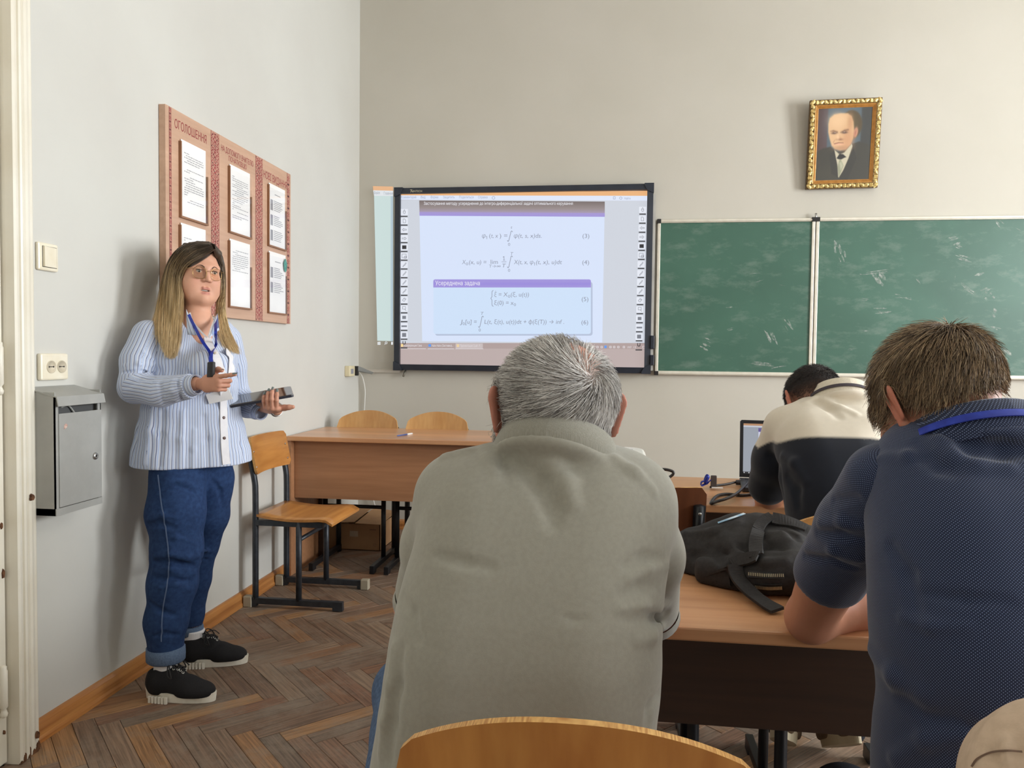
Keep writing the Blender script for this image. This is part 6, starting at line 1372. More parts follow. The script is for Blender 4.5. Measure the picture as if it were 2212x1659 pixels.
# ================================================================ beige jacket over the right-hand chair
s = Sdf()
s.chain([J(2205, 1632, .76), J(2260, 1616, .74), J(2330, 1630, .74)], [.030, .036, .036], .03); s.chain([J(2175, 1685, .76), J(2215, 1700, .74), J(2330, 1700, .73)], [.030, .05, .05], .03); s.chain([J(2170, 1760, .76), J(2330, 1790, .73)], [.034, .05], .03)
for pts, r, sb in (([(2180, 1598), (2184, 1625), (2178, 1655)], .006, False), ([(2195, 1600), (2200, 1630), (2198, 1655)], .006, True), ([(2150, 1615), (2140, 1640), (2136, 1655)], .005, True)): fold(s, pts, r, .4, sb)
X, Q = s.mesh(.004); jk = thing('jacket', 'beige jacket hung over a chair at the lower right corner', 'jacket')
new_obj('jacket_cloth', mesh_np('jacket_cloth', cloth_noise(X, vnormals(X, Q), .0015, 25), Q), mat('beige cotton', (206, 182, 158), .85, .2, 0, (196, 172, 148), 90, 3, .12, 500), jk)
P_ = [s.hit(*q)+s.grad(s.hit(*q)[None])[0]*.0008 for q in ((2100, 1656), (2112, 1640), (2138, 1626), (2172, 1622), (2208, 1624))]
ribbon('seam', mat('seam stitching', (120, 96, 80), .9), jk, P_, lambda t: (0, -.8, .6), .0016, .0006)
# ================================================================ the speaker
def stripe_mat():
    m = bpy.data.materials.new('striped cotton'); m.use_nodes = True; nt = m.node_tree; N = nt.nodes; L = nt.links; b = N['Principled BSDF']
    b.inputs['Roughness'].default_value = .85; b.inputs['Specular IOR Level'].default_value = .2
    a = N.new('ShaderNodeAttribute'); a.attribute_name = 'suv'; sx = N.new('ShaderNodeSeparateXYZ'); L.new(a.outputs['Vector'], sx.inputs[0])
    def mth(op, x, y=None):
        n = N.new('ShaderNodeMath'); n.operation = op
        for i, q in enumerate((x, y)):
            if q is None: continue
            if isinstance(q, (int, float)): n.inputs[i].default_value = q
            else: L.new(q, n.inputs[i])
        return n.outputs[0]
    f = mth('FRACT', mth('DIVIDE', sx.outputs[0], .0118)); r = N.new('ShaderNodeValToRGB'); L.new(f, r.inputs[0]); e = r.color_ramp.elements; r.color_ramp.interpolation = 'CONSTANT'
    e[0].color = rgba((206, 212, 226)); e[0].position = 0; e[1].position = .40; e[1].color = rgba((174, 192, 226))
    for p, c in ((.60, (206, 212, 226)), (.76, (98, 106, 142)), (.92, (206, 212, 226))): x = e.new(p); x.color = rgba(c)
    L.new(r.outputs[0], b.inputs['Base Color'])
    tc = N.new('ShaderNodeTexCoord'); nz = N.new('ShaderNodeTexNoise'); nz.inputs['Scale'].default_value = 26; nz.inputs['Detail'].default_value = 3; L.new(tc.outputs['Object'], nz.inputs[0]); bp_ = N.new('ShaderNodeBump'); bp_.inputs['Strength'].default_value = .2; bp_.inputs['Distance'].default_value = .004; L.new(nz.outputs['Fac'], bp_.inputs['Height']); L.new(bp_.outputs[0], b.inputs['Normal'])
    return m
M_STR = stripe_mat(); M_WCOT = mat('white cotton', (232, 230, 232), .85, .2, 0, (224, 222, 226), 30, 3, .1, 60)
SKN = (214, 162, 136)
wo = thing('person', 'woman in striped blue shirt and jeans speaking by the notice board', 'person')
# ---- head
HCW = J(428, 590, 2.72); HRW = axes((.777, -.629, -.085), (.055, .03, 1)); HSW = .945
hw = Sdf(); head_field(hw, HRW, HCW, HSW, 1.12, 1.03, .85)
for q in (-1, 1):
    hw.ell((q*.044, .040, -.058), (.026, .030, .030), .03)
    hw.ell((q*.031, .0762, .006), (.0146, .0146, .0140), .004); hw.ell((q*.031, .0925, .0052), (.0128, .014, .0050), .0012, None, True)
hw.chain([(-.023, .080, -.0645), (-.009, .0905, -.0585), (0, .0905, -.0605), (.009, .0905, -.0585), (.023, .080, -.0645)], [.003, .0050, .0044, .0050, .003], .005)
hw.chain([(-.021, .080, -.0690), (0, .0890, -.0785), (.021, .080, -.0690)], [.003, .0060, .003], .005)
hw.ell((0, .092, -.0675), (.0165, .016, .0032), .0015, None, True); hw.ell((0, .102, -.044), (.004, .004, .010), .006, None, True)
for q in (-1, 1): hw.ell((q*.0068, .1035, -.0345), (.0034, .0042, .0024), .0015, None, True)
hw.frame(); NB_ = J(425, 700, 2.70); hw.cone(HCW-HRW[2]*.05-HRW[1]*.012, NB_, .043, .050, .03); hw.cone(NB_, J(430, 738, 2.71), .054, .058, .03)
X, Q = hw.mesh(.0022, relax=2); loc = (X-HCW)@HRW.T/HSW; C = colours(len(X), SKN)
mixc(C, np.exp(-(((np.abs(loc[:, 0])-.038)/.018)**2+((loc[:, 2]+.03)/.02)**2))*(loc[:, 1] > .03), (220, 150, 128), .35)
lm = np.exp(-np.clip(np.abs(loc[:, 0])-.015, 0, 1)/.003)*(np.exp(-((loc[:, 2]+.0588)/.0046)**2*1.)+np.exp(-((loc[:, 2]+.0775)/.0060)**2))*(loc[:, 1] > .076); mixc(C, lm, (186, 116, 106), .85)
mixc(C, np.exp(-((loc[:, 0]/.017)**4+((loc[:, 2]+.0675)/.0028)**4))*(loc[:, 1] < .090)*(loc[:, 1] > .06), (74, 36, 36))
for q in (-1, 1): mixc(C, np.exp(-(((loc[:, 0]-q*.031)/.015)**4+((loc[:, 2]-.0118)/.0028)**2))*(loc[:, 1] > .07), (96, 66, 56), .75)
for q in (-1, 1): mixc(C, np.exp(-(((loc[:, 0]-q*.0068)/.0045)**2+((loc[:, 2]+.0345)/.003)**2))*(loc[:, 1] > .095), (120, 70, 60), .8)
hl = np.where(loc[:, 0] < .03, .086+(loc[:, 0]-.03)*.80, .086-(loc[:, 0]-.03)*1.9); hl = np.where(loc[:, 1] < .03, np.minimum(hl, -.045+np.clip(loc[:, 1]+.02, 0, .05)*1.2), hl)
mixc(C, np.clip((loc[:, 2]-hl)/.004+.5, 0, 1)*(loc[:, 2] > -.05), (66, 54, 46))
# ---- body under the clothes, hands
LSH, LEL = J(492, 728, 2.86), J(508, 858, 2.95)
fl_ = np.array([.22, -.94, .10]); fl_ /= np.linalg.norm(fl_); zb = np.array([.0, -.10, -1.]); zb -= fl_*(zb@fl_); zb /= np.linalg.norm(zb); xb = np.cross(fl_, zb); xb = xb if xb[0] > 0 else -xb
LHa = np.array([xb, fl_, zb]); LHO = J(584, 882, 2.722)-fl_*.068; LWR = LHO-fl_*.045
RSH, REL, RWR = J(318, 722, 2.60), J(294, 838, 2.54), J(422, 829, 2.475)
bw = Sdf(); bw.chain([J(425, 770, 2.72), J(415, 880, 2.72), J(415, 1000, 2.72)], [.05, .07, .065], .05)
bw.chain([RSH, REL, RWR], [.045, .036, .024], .02); bw.chain([LSH, LEL, LWR], [.045, .036, .024], .02)
NA, FA = np.array([-1.592, 2.548, .09]), np.array([-1.648, 2.838, .09])
bw.chain([J(385, 1040, 2.64), J(384, 1190, 2.60), NA+np.array([0, 0, .06]), NA], [.06, .05, .036, .034], .03); bw.chain([J(445, 1040, 2.80), J(434, 1180, 2.845), J(421, 1250, 2.85), J(413, 1330, 2.846), FA], [.06, .045, .040, .032, .032], .03)
B1 = bw.mesh(.007)
rh = Sdf(); fr_ = np.array([.93, -.36, .06]); fr_ /= np.linalg.norm(fr_); RH = axes(fr_); RHa = np.array([RH[2], RH[1], np.cross(RH[2], RH[1])*1.])
if RHa[2]@np.array([0, -1, 0]) < 0: RHa[2] = -RHa[2]
RHO = RWR+fr_*.050+np.array([0, 0, -.002])
tipsR = hand(rh, RHa, RHO, 1, [(.10, .12, .08), (1.25, 1.5, .9), (1.35, 1.5, .9), (1.4, 1.5, .9)], .84, 0, [(.020, .006, -.010), (.044, .026, -.022), (.056, .050, -.026), (.052, .072, -.024)])
RH_M = rh.mesh(.0022)
lh = Sdf()
tipsL = hand(lh, LHa, LHO, 1, [(1.05, .55, .45), (1.1, .6, .45), (1.1, .65, .5), (1.0, .6, .5)], .86, .06, [(.026, .006, -.004), (.050, .020, -.006), (.070, .030, -.008), (.088, .034, -.010)])
LH_M = lh.mesh(.0022)
Vb, Qb = join((X, Q), B1, RH_M, LH_M); Cb = np.concatenate([C, colours(len(B1[0]), SKN), colours(len(RH_M[0])+len(LH_M[0]), (200, 146, 122))])
body = new_obj('body', mesh_np('body', Vb, Qb, True, {'Col': Cb}), M_SKIN, wo)
M_NAIL = mat('grey-green nail lacquer', (112, 124, 120), .2, .5)
nails(tipsR[:1]+tipsR[4:], [RHa[2]*.35+RHa[0]*.9, RHa[0]], M_NAIL, body, .011); nails(tipsL[:4], [np.array([.15, -1, .5])]*4, M_NAIL, body)
# eyes, brows, teeth
EW = hw.frame(HRW, HCW, HSW)._w
def eye_mat():
    m = attr_mat('eye', rough=.15, spec=.5); return m
for q in (-1, 1):
    c = np.array([q*.031, .0762, .006]); g = np.array([.05, 1, -.03]); g /= np.linalg.norm(g); d = fib(1400); a = np.degrees(np.arccos(np.clip(d@g, -1, 1)))
    V = []; nr, nl = 20, 26; u0 = np.cross(g, (0, 0, 1)); u0 /= np.linalg.norm(u0); v0 = np.cross(u0, g); cc = []
    for i in range(nr+1):
        th_ = math.pi*(i/nr)**1.5
        for k in range(nl):
            p = g*math.cos(th_)+(u0*math.cos(6.2832*k/nl)+v0*math.sin(6.2832*k/nl))*math.sin(th_); V.append(EW(c+p*.0124)); dg = math.degrees(th_)
            cc.append((18, 14, 12) if dg < 11 else (92, 78, 60) if dg < 26 else (60, 52, 46) if dg < 29 else (222, 214, 208))
    Fq = np.array([(i*nl+k, i*nl+(k+1) % nl, (i+1)*nl+(k+1) % nl, (i+1)*nl+k) for i in range(nr) for k in range(nl)])
    new_obj('eye', mesh_np('eye', V, Fq, True, {'Col': np.concatenate([lin(np.array(cc)), np.ones((len(cc), 1))], 1)}), eye_mat(), wo)
def onface(p, up=.0008):
    p = EW(p)[None]
    for _ in range(5): p = p-hw.grad(p)*hw(p)[:, None]
    return p[0]+hw.grad(p)[0]*up
M_BROW = mat('brown eyebrow', (92, 70, 58), .8)
for q in (-1, 1):
    P_ = [onface((q*a, .09, z)) for a, z in ((.012, .0235), (.022, .0275), (.034, .0285), (.046, .0235))]
    mb = MB(); mb.tube(smooth_path(P_, 5), list(np.interp(np.linspace(0, 1, 16), [0, .3, 1], [.0032, .0036, .0010])), 6, True, .5); mb.build('eyebrow', M_BROW, wo)
    P_ = [onface((q*a, .09, z), .0006) for a, z in ((.019, .0085), (.026, .0118), (.034, .0122), (.042, .0095), (.0455, .0075))]
    MB().tube(smooth_path(P_, 4), .0009, 5).build('eyelashes', M_DARK, wo)
MB().grid(lambda a, b: EW(((a-.5)*.024, .0835-.25*(a-.5)**2*.024, -.0685+.0055*b)), 8, 2).build('teeth', mat('teeth', (226, 218, 206), .3, .5), wo)
# glasses
M_GOLDW = mat('gold wire', (176, 146, 96), .25, .5, 1.); M_LENS = clear('spectacle lens', (.97, .95, .88))
gl = MB(); GY = .1075
def gp(x, z, q): return np.array([x, GY-.75*max(0, abs(x)-.018)**1.5*.6-.010*abs(x)/.05+.0, z])
lens_o = []
for q in (-1, 1):
    ring_ = []
    for k in range(28):
        a = 2*math.pi*k/28; c_, s_ = math.cos(a), math.sin(a); ring_.append(EW(gp(q*.0325+.0245*math.copysign(abs(c_)**.8, c_), -.001+.0225*math.copysign(abs(s_)**.85, s_), q)))
    gl.tube(ring_+[ring_[0]], .00085, 6, False); lens_o.append(ring_)
    gl.tube([EW(gp(q*.0565, .012, q)), EW((q*.064, .094, .012)), EW((q*.0765, .060, .010)), EW((q*.083, .0, .012)), EW((q*.082, -.018, .004))], .0008, 6)
    gl.tube(smooth_path([EW(gp(q*.0105, .003, q)), EW((q*.0085, .098, -.004)), EW((q*.0085, .094, -.010))], 3), .0006, 5)
gl.tube(smooth_path([EW(gp(-.0085, .006, 1)), EW((0, GY+.002, .010)), EW(gp(.0085, .006, 1))], 4), .0009, 6)
go = gl.build('glasses', M_GOLDW, wo)
for r in lens_o: new_obj('lens', mesh_np('lens', r, np.array([list(range(28))]), False), M_LENS, go)
# ---- shirt
ss = Sdf()
torso_rows(ss, [(742, 322, 506, 2.60, 2.84, .078), (780, 314, 512, 2.60, 2.84, .105), (835, 310, 514, 2.60, 2.82, .118), (890, 302, 519, 2.60, 2.82, .122), (940, 290, 531, 2.60, 2.83, .134), (985, 280, 542, 2.60, 2.84, .142), (1025, 276, 546, 2.60, 2.84, .146)], .016)
ss.ell(J(452, 800, 2.62), (.085, .075, .075), .05); ss.cone(J(360, 712, 2.64), J(478, 716, 2.80), .045, .045, .04)
h3 = [J(276, 1008, 2.58), J(430, 1018, 2.56), J(540, 989, 2.86)]; hn = np.cross(h3[1]-h3[0], h3[2]-h3[0]); hn /= np.linalg.norm(hn); hn = hn if hn[2] < 0 else -hn
for pts, r, sb in (([(345, 800), (352, 830), (362, 860)], .010, True), ([(330, 880), (322, 930), (312, 1000)], .012, False), ([(352, 890), (348, 940), (344, 1005)], .010, True), ([(395, 890), (392, 950), (390, 1010)], .010, False), ([(440, 900), (445, 950), (448, 1010)], .009, True), ([(300, 900), (292, 950), (286, 1000)], .009, True), ([(380, 760), (400, 800), (420, 820)], .009, True), ([(510, 920), (520, 960), (528, 990)], .009, True), ([(420, 930), (418, 970), (417, 1012)], .008, False)): fold(ss, pts, r, .4, sb)
ss.half(h3[0], hn, .003)
# neckline: the open collar
ss.cone(J(430, 668, 2.68), J(449, 712, 2.55), .046, .026, .006, True)
X, Q = ss.mesh(.005); cw = J(420, 850, 2.72); X2 = X-cw
X = cloth_noise(X, vnormals(X, Q), .0025, 10); X2 = X-cw
su = np.stack([np.arctan2(X2[:, 0]*.92+X2[:, 1]*-.39, X2[:, 0]*.39+X2[:, 1]*.92)*.165, X2[:, 2], X2[:, 2]*0], 1)
new_obj('shirt', mesh_np('shirt', X, Q, True, {'suv': su}), M_STR, wo)
for nm, pts, rs, folds, hem in (('sleeve', [J(322, 728, 2.61), J(300, 780, 2.57), J(293, 836, 2.535), J(350, 846, 2.505), J(410, 834, 2.478)], [.062, .060, .056, .052, .043],
     (([(268, 790), (300, 785), (330, 790)], .007, False), ([(262, 806), (300, 802), (335, 808)], .006, True), ([(270, 838), (300, 822), (330, 818)], .008, True), ([(372, 822), (372, 845), (380, 866)], .008, False), ([(386, 815), (388, 845), (396, 866)], .006, True), ([(345, 826), (350, 850), (352, 872)], .007, True), ([(310, 760), (330, 775), (345, 800)], .007, False)), 0),
    ('sleeve', [J(490, 732, 2.85), J(503, 790, 2.90), J(511, 856, 2.94), J(535, 876, 2.91), J(556, 888, 2.865)], [.056, .052, .052, .048, .036], (([(520, 880), (535, 885), (545, 893)], .007, True),), 1)):
    sl = Sdf(); sl.chain(pts, rs, .02)
    for a in folds: fold(sl, a[0], a[1], .4, a[2])
    e = pts[-1]-pts[-2]; e /= np.linalg.norm(e); sl.half(pts[-1]+e*.004, e, .002)
    X, Q = sl.mesh(.004); X = cloth_noise(X, vnormals(X, Q), .003, 14)
    dist = []; uv = []
    for a, b in zip(pts[:-1], pts[1:]):
        d_ = b-a; t_ = np.clip(((X-a)@d_)/(d_@d_), 0, 1); dist.append(np.linalg.norm(X-a-t_[:, None]*d_, axis=1)-.001*(t_ > 0)*(t_ < 1))
    bi = np.argmin(np.array(dist), 0); su = np.zeros((len(X), 3)); refs = None; u = None
    for k, (a, b) in enumerate(zip(pts[:-1], pts[1:])):
        t_ = (b-a)/np.linalg.norm(b-a)
        u = np.cross(t_, (0, .3, 1)) if u is None else u-t_*(u@t_); u /= np.linalg.norm(u); v = np.cross(t_, u); q = X-a; m_ = bi == k; su[m_, 0] = np.arctan2(q[m_]@v, q[m_]@u)*.052
    new_obj(nm, mesh_np(nm, X, Q, True, {'suv': su}), M_STR, wo)
    c0, r0 = pts[-1], rs[-1]; u = np.cross(e, (0, 0, 1)); u /= np.linalg.norm(u); v = np.cross(e, u)
    cf = MB().grid(lambda p, q: c0+e*(-.004, -.004, .034, .036, .030)[int(q*4+.01)]+(u*math.cos(6.2832*p)+v*math.sin(6.2832*p))*(r0-.006, r0-.004, r0-.008, r0-.010, r0-.013)[int(q*4+.01)], 30, 4).build('cuff', M_STR, wo)
    at = cf.data.attributes.new('suv', 'FLOAT_VECTOR', 'POINT'); co = np.array([w_.co for w_ in cf.data.vertices]); at.data.foreach_set('vector', np.stack([(co-c0)@e, co[:, 0]*0, co[:, 0]*0], 1).astype(np.float32).ravel())
def son(px, py, up=.003, f=ss): p = f.hit(px, py); return p+f.grad(p[None])[0]*up
NRw = lambda pts: NR(pts, ss)
ribbon_on(ss, 'placket', M_WCOT, wo, [(447, 728), (463, 765), (474, 800), (480, 850), (482, 902), (484, 946), (487, 985), (489, 1003)], .030, .002, .003)
ribbon_on(ss, 'pocket', M_WCOT, wo, [(496, 762), (498, 785), (499, 808)], .045, .002, .002)
M_BTN = mat('brown button', (92, 64, 56), .3, .5); M_BTNP = mat('pearl button', (206, 192, 168), .3, .5)
for k, q in enumerate(((447, 729), (463.5, 765), (482, 902), (483.5, 946))):
    p = son(*q, .006); n = ss.grad(p[None])[0]; u = np.cross(n, (0, 0, 1)); u /= np.linalg.norm(u); v = np.cross(n, u)
    MB().lathe([(.0055, -.002), (.0058, .0), (.0045, .0014), (.001, .0008)], lambda w_: p+u*w_[0]+v*w_[1]+n*w_[2], 14).build('button', M_BTNP if k < 2 else M_BTN, wo)
flap('collar_flap', M_STR, [J(402, 668, 2.605), J(413, 690, 2.585), J(432, 724, 2.545), J(404, 722, 2.555)], wo)
flap('collar_flap', M_STR, [J(470, 676, 2.72), J(455, 706, 2.64), J(452, 730, 2.565), J(474, 712, 2.66)], wo)
pf = [J(410, 676, 2.60), J(416, 694, 2.58), J(432, 714, 2.555), J(448, 730, 2.54)]; ribbon('collar_facing', M_WCOT, wo, pf, lambda t: (.3, -1, .2), .006, .002)
pf = [J(466, 684, 2.71), J(458, 704, 2.64), J(450, 728, 2.545)]; ribbon('collar_facing', M_WCOT, wo, pf, lambda t: (.3, -1, .2), .005, .002)
# lanyard and badge
la = [J(408, 680, 2.592), J(420, 705, 2.562), J(436, 735, 2.525)]+[son(452, 762, .008), son(455, 772, .009)]
ribbon('lanyard', M_BLUE, wo, la, lambda t: (.3, -1, .1), .010, .002)
la = [J(466, 690, 2.69), J(466, 720, 2.60), son(465, 748, .010), son(458, 765, .010), son(456, 775, .010)]; ribbon('lanyard', M_BLUE, wo, la, lambda t: (.3, -1, .1), .010, .002)
la = [son(456, 768, .010), son(456, 785, .012), son(458, 815, .014), son(462, 835, .020)]; ribbon('lanyard', M_BLUE, wo, la, lambda t: (.3, -1, .1), .013, .002)
yb = son(470, 850, .024)[1]; bq = [J(443.5, 849, yb-.02), J(488, 824, yb), J(503.5, 861.7, yb+.015), J(452.3, 872.8, yb-.01)]; nb_ = np.array([.15, -1, .05])
MB().add([*bq, *[p+nb_*.002 for p in bq]], [(0, 1, 2, 3), (4, 5, 6, 7), (0, 1, 5, 4), (1, 2, 6, 5), (2, 3, 7, 6), (3, 0, 4, 7)]).build('badge', M_PAPER, wo)
# bracelet
e = LWR-J(535, 876, 2.91); e /= np.linalg.norm(e); u = np.cross(e, (0, 0, 1)); u /= np.linalg.norm(u); v = np.cross(e, u); c0 = LWR-e*.002
br = MB(); br.tube([c0+(u*math.cos(a)+v*math.sin(a))*.0275 for a in np.linspace(0, 2*math.pi, 25)], .003, 6, False); br.tube([c0+e*.006+(u*math.cos(a)+v*math.sin(a))*.0265 for a in np.linspace(0, 2*math.pi, 25)], .0022, 6, False); br.build('bracelet', M_STEEL, wo)
# ---- jeans
M_DNM = mat('dark blue denim', (42, 66, 106), .85, .2, 0, (31, 50, 86), 70, 5, .25, 500, amt=(.3, .7)); M_CUFF = mat('turned denim cuff', (98, 116, 142), .85, .2, 0, (84, 102, 128), 200, 3, .2, 500)
jn = Sdf()
jn.cone(J(385, 985, 2.66), J(445, 985, 2.80), .098, .098, .04)
jn.chain([J(384, 1035, 2.645), J(380, 1110, 2.61), J(383, 1190, 2.595), J(372, 1260, 2.575), J(359, 1340, 2.56), J(358, 1405, 2.552)], [.100, .100, .085, .082, .070, .060], .03)
jn.chain([J(448, 1035, 2.80), J(446, 1110, 2.825), J(434, 1180, 2.84), J(421, 1250, 2.845), J(411, 1325, 2.845), J(411, 1352, 2.842)], [.100, .086, .064, .060, .050, .046], .02)
for pts, r, sb in (([(318, 1135), (345, 1130), (375, 1140)], .010, True), ([(322, 1120), (350, 1112), (380, 1118)], .008, False), ([(335, 1200), (370, 1195), (405, 1205), (428, 1200)], .010, False), ([(332, 1215), (370, 1215), (420, 1222)], .011, True), ([(330, 1235), (370, 1228), (418, 1238)], .009, False), ([(328, 1250), (370, 1250), (412, 1255)], .009, True), ([(345, 1060), (380, 1050), (420, 1060)], .009, True), ([(345, 1270), (380, 1262), (410, 1275)], .007, False), ([(325, 1300), (350, 1320), (380, 1330)], .008, True), ([(436, 1190), (446, 1190), (458, 1192)], .006, False), ([(434, 1208), (442, 1208), (450, 1209)], .004, True), ([(345, 1165), (380, 1160), (415, 1170)], .008, False), ([(330, 1375), (355, 1368), (385, 1372)], .007, True), ([(460, 1040), (475, 1060), (480, 1090)], .008, True)): fold(jn, pts, r, .4, sb)
jn.half(J(358, 1412, 2.55), (0, 0, -1), .002)
X, Q = jn.mesh(.0055); X = cloth_noise(X, vnormals(X, Q), .004, 13); X[:, 2] = np.where((X[:, 1] > 2.72) & (X[:, 0] > -9), np.maximum(X[:, 2], .155), X[:, 2])
new_obj('jeans', mesh_np('jeans', X, Q), M_DNM, wo)
for c, rr, z0, z1 in ((J(358, 1400, 2.552), .063, J(358, 1428, 2.55)[2], J(358, 1396, 2.55)[2]), (J(411, 1350, 2.842), .046, J(408, 1370, 2.845)[2], J(408, 1349, 2.845)[2])):
    MB().lathe([(rr-.010, z0+.004), (rr-.001, z0), (rr+.005, z0+.006), (rr+.006, (z0+z1)/2), (rr+.005, z1-.003), (rr-.004, z1), (rr-.012, z1)], lambda p: (c[0]+p[0], c[1]+p[1]*.9, p[2]), 30).build('cuff', M_CUFF, wo)
_sx = smooth_path([(343, 1026, 0), (350, 1090, 0), (360, 1150, 0), (366, 1210, 0), (362, 1260, 0), (352, 1320, 0), (349, 1385, 0)], 6)
sp_ = [jn.hit(*q[:2])+jn.grad(jn.hit(*q[:2])[None])[0]*.004 for q in _sx]
ribbon('side_seam', mat('seam thread', (92, 110, 142), .8), wo, sp_, lambda t: (.1, -1, 0), .004, .001)
# ---- socks and shoes
M_SOCK = mat('white ribbed sock', (236, 234, 234), .9, .2, 0, (224, 222, 224), 60, 2, .3, None, (18, 18, .2)); M_LACE = mat('black lace', (26, 25, 27), .7); M_EYEL = mat('white eyelet', (214, 212, 206), .35, .5, .3); M_RIB = mat('white ribbed sole', (236, 232, 220), .55, .4, 0, (222, 216, 200), 30)
for (hx_, hy_, fx, fy, an) in ((-1.652, 2.532, 1, .05, NA), (-1.690, 2.812, .955, .29, FA)):
    R_ = axes((fx, fy, 0)); up, ax = shoe('shoe', wo, R_, (hx_, hy_, 0), M_BLKSH, M_RIB, .262)
    sk = Sdf(); sk.cone(an+np.array([0, 0, .055]), an-np.array([0, 0, .03]), .039, .041, .01); sk.cone(an-np.array([0, 0, .03]), np.asarray(ax((0, .12, .06))), .040, .028, .02); sk.half(an+np.array([0, 0, .048]), (0, 0, 1), .002)
    new_obj('sock', mesh_np('sock', *sk.mesh(.0045)), M_SOCK, wo)
    rb = MB()
    for k in range(6):
        y = .028+k*.013
        for sgn in (-1, 1): rb.add([ax((sgn*(.0435+.0012*k)+dx*sgn, y+dy, z)) for dx in (-.004, .0035) for dy in (0, .009) for z in (.0, .024)], [(0, 1, 3, 2), (4, 6, 7, 5), (0, 4, 5, 1), (2, 3, 7, 6), (0, 2, 6, 4), (1, 5, 7, 3)])
    rb.build('sole_ribs', M_RIB, up)['kind'] = 'stuff'
    f_ = shoe_field(R_, (hx_, hy_, 0), .262)
    def on_(x, y, upm=.0015):
        p = np.asarray(ax((x, y, .14)))[None]
        for _ in range(12): p = p-f_.grad(p)*f_(p)[:, None]*.8
        return p[0]+f_.grad(p)[0]*upm
    lm_ = MB(); eye_ = MB(); ey = {}
    for k in range(5):
        for sgn in (-1, 1):
            p = on_(sgn*(.024+.001*k), .092+.019*k); n = f_.grad(p[None])[0]; u = np.cross(n, R_[1]); u /= np.linalg.norm(u); v = np.cross(n, u); ey[(k, sgn)] = p
            MB().tube([p+(u*math.cos(a)+v*math.sin(a))*.0040 for a in np.linspace(0, 6.2832, 13)], .0013, 5, False).build('eyelet', M_EYEL, up)
    for k in range(4):
        for sgn in (-1, 1):
            a, b = ey[(k, sgn)], ey[(k+1, -sgn)]; m_ = on_((a@R_[0]*0), .101+.019*k, .005); lm_.tube(smooth_path([a, m_, b], 4), .0022, 6)
    t0 = on_(0, .092, .008)
    for sgn, rx in ((-1, .055), (1, .050)):
        lp_ = [t0, t0+R_[0]*sgn*.02+np.array([0, 0, .012])+R_[1]*.006, t0+R_[0]*sgn*.045+R_[1]*.020+np.array([0, 0, -.004]), t0+R_[0]*sgn*.052+R_[1]*.030+np.array([0, 0, -.030]), t0+R_[0]*sgn*.045+R_[1]*.012+np.array([0, 0, -.022]), t0+R_[0]*sgn*.018+np.array([0, 0, .004]), t0]
        lm_.tube(smooth_path(lp_, 5), .0022, 6); lm_.tube(smooth_path([t0, t0+R_[0]*sgn*.03+R_[1]*.03+np.array([0, 0, .002]), t0+R_[0]*sgn*.038+R_[1]*.05+np.array([0, 0, -.016])], 5), .0021, 6)
    lm_.build('laces', M_LACE, up)
# ---- hair: side parting, long lengths falling over both shoulders
allf = Sdf(); allf.p = hw.p+ss.p
def hp(px, py, off, ydef):
    p = allf.hit(px, py, 3.4); d_ = (p-CAMO)/np.linalg.norm(p-CAMO)
    if abs(float(allf(p[None])[0])) > .004: return J(px, py, ydef)
    q = p-d_*off; return q
def guide(pts, off, ydef):
    m = len(pts); yd = ydef if isinstance(ydef, (list, tuple)) else [ydef]*m
    P_ = [hp(a, b, off if not isinstance(off, (list, tuple)) else off[i], yd[i]) for i, (a, b) in enumerate(pts)]; P_ = np.array(smooth_path(P_, 6)); Q_ = P_.copy()
    for _ in range(6): Q_[1:-1] = (Q_[:-2]+Q_[1:-1]*2+Q_[2:])/4
    for _ in range(3):
        g_ = allf.grad(Q_); f_ = allf(Q_); Q_ = Q_+g_*np.maximum(.006-f_, 0)[:, None]
    return Q_
GR = [guide([(463, 537), (447, 548), (425, 560), (405, 574), (394, 592), (390, 640), (388, 700), (384, 740), (378, 772)], .008, 2.62),
      guide([(461, 531), (438, 539), (410, 556), (392, 578), (385, 610), (381, 660), (378, 715), (372, 776)], .010, 2.62),
      guide([(458, 527), (430, 531), (398, 548), (378, 580), (372, 625), (369, 680), (366, 725), (364, 774)], .012, 2.62),
      guide([(452, 524), (420, 526), (388, 545), (366, 590), (361, 635), (358, 690), (356, 730), (358, 768)], .014, [2.68, 2.68, 2.68, 2.66, 2.64, 2.60, 2.56, 2.53]),
      guide([(444, 523), (408, 526), (378, 550), (360, 600), (353, 645), (349, 690), (350, 725), (353, 755)], .014, [2.74, 2.74, 2.74, 2.70, 2.66, 2.62, 2.58, 2.55]),
      guide([(436, 523), (400, 530), (372, 556), (355, 605), (348, 650), (341, 690), (342, 715), (346, 738)], .012, [2.80, 2.80, 2.80, 2.78, 2.72, 2.66, 2.62, 2.60]),
      guide([(430, 524), (398, 534), (370, 562), (356, 610), (347, 655), (338, 690), (334, 705), (336, 722)], .010, [2.85, 2.86, 2.86, 2.84, 2.80, 2.74, 2.70, 2.66])]
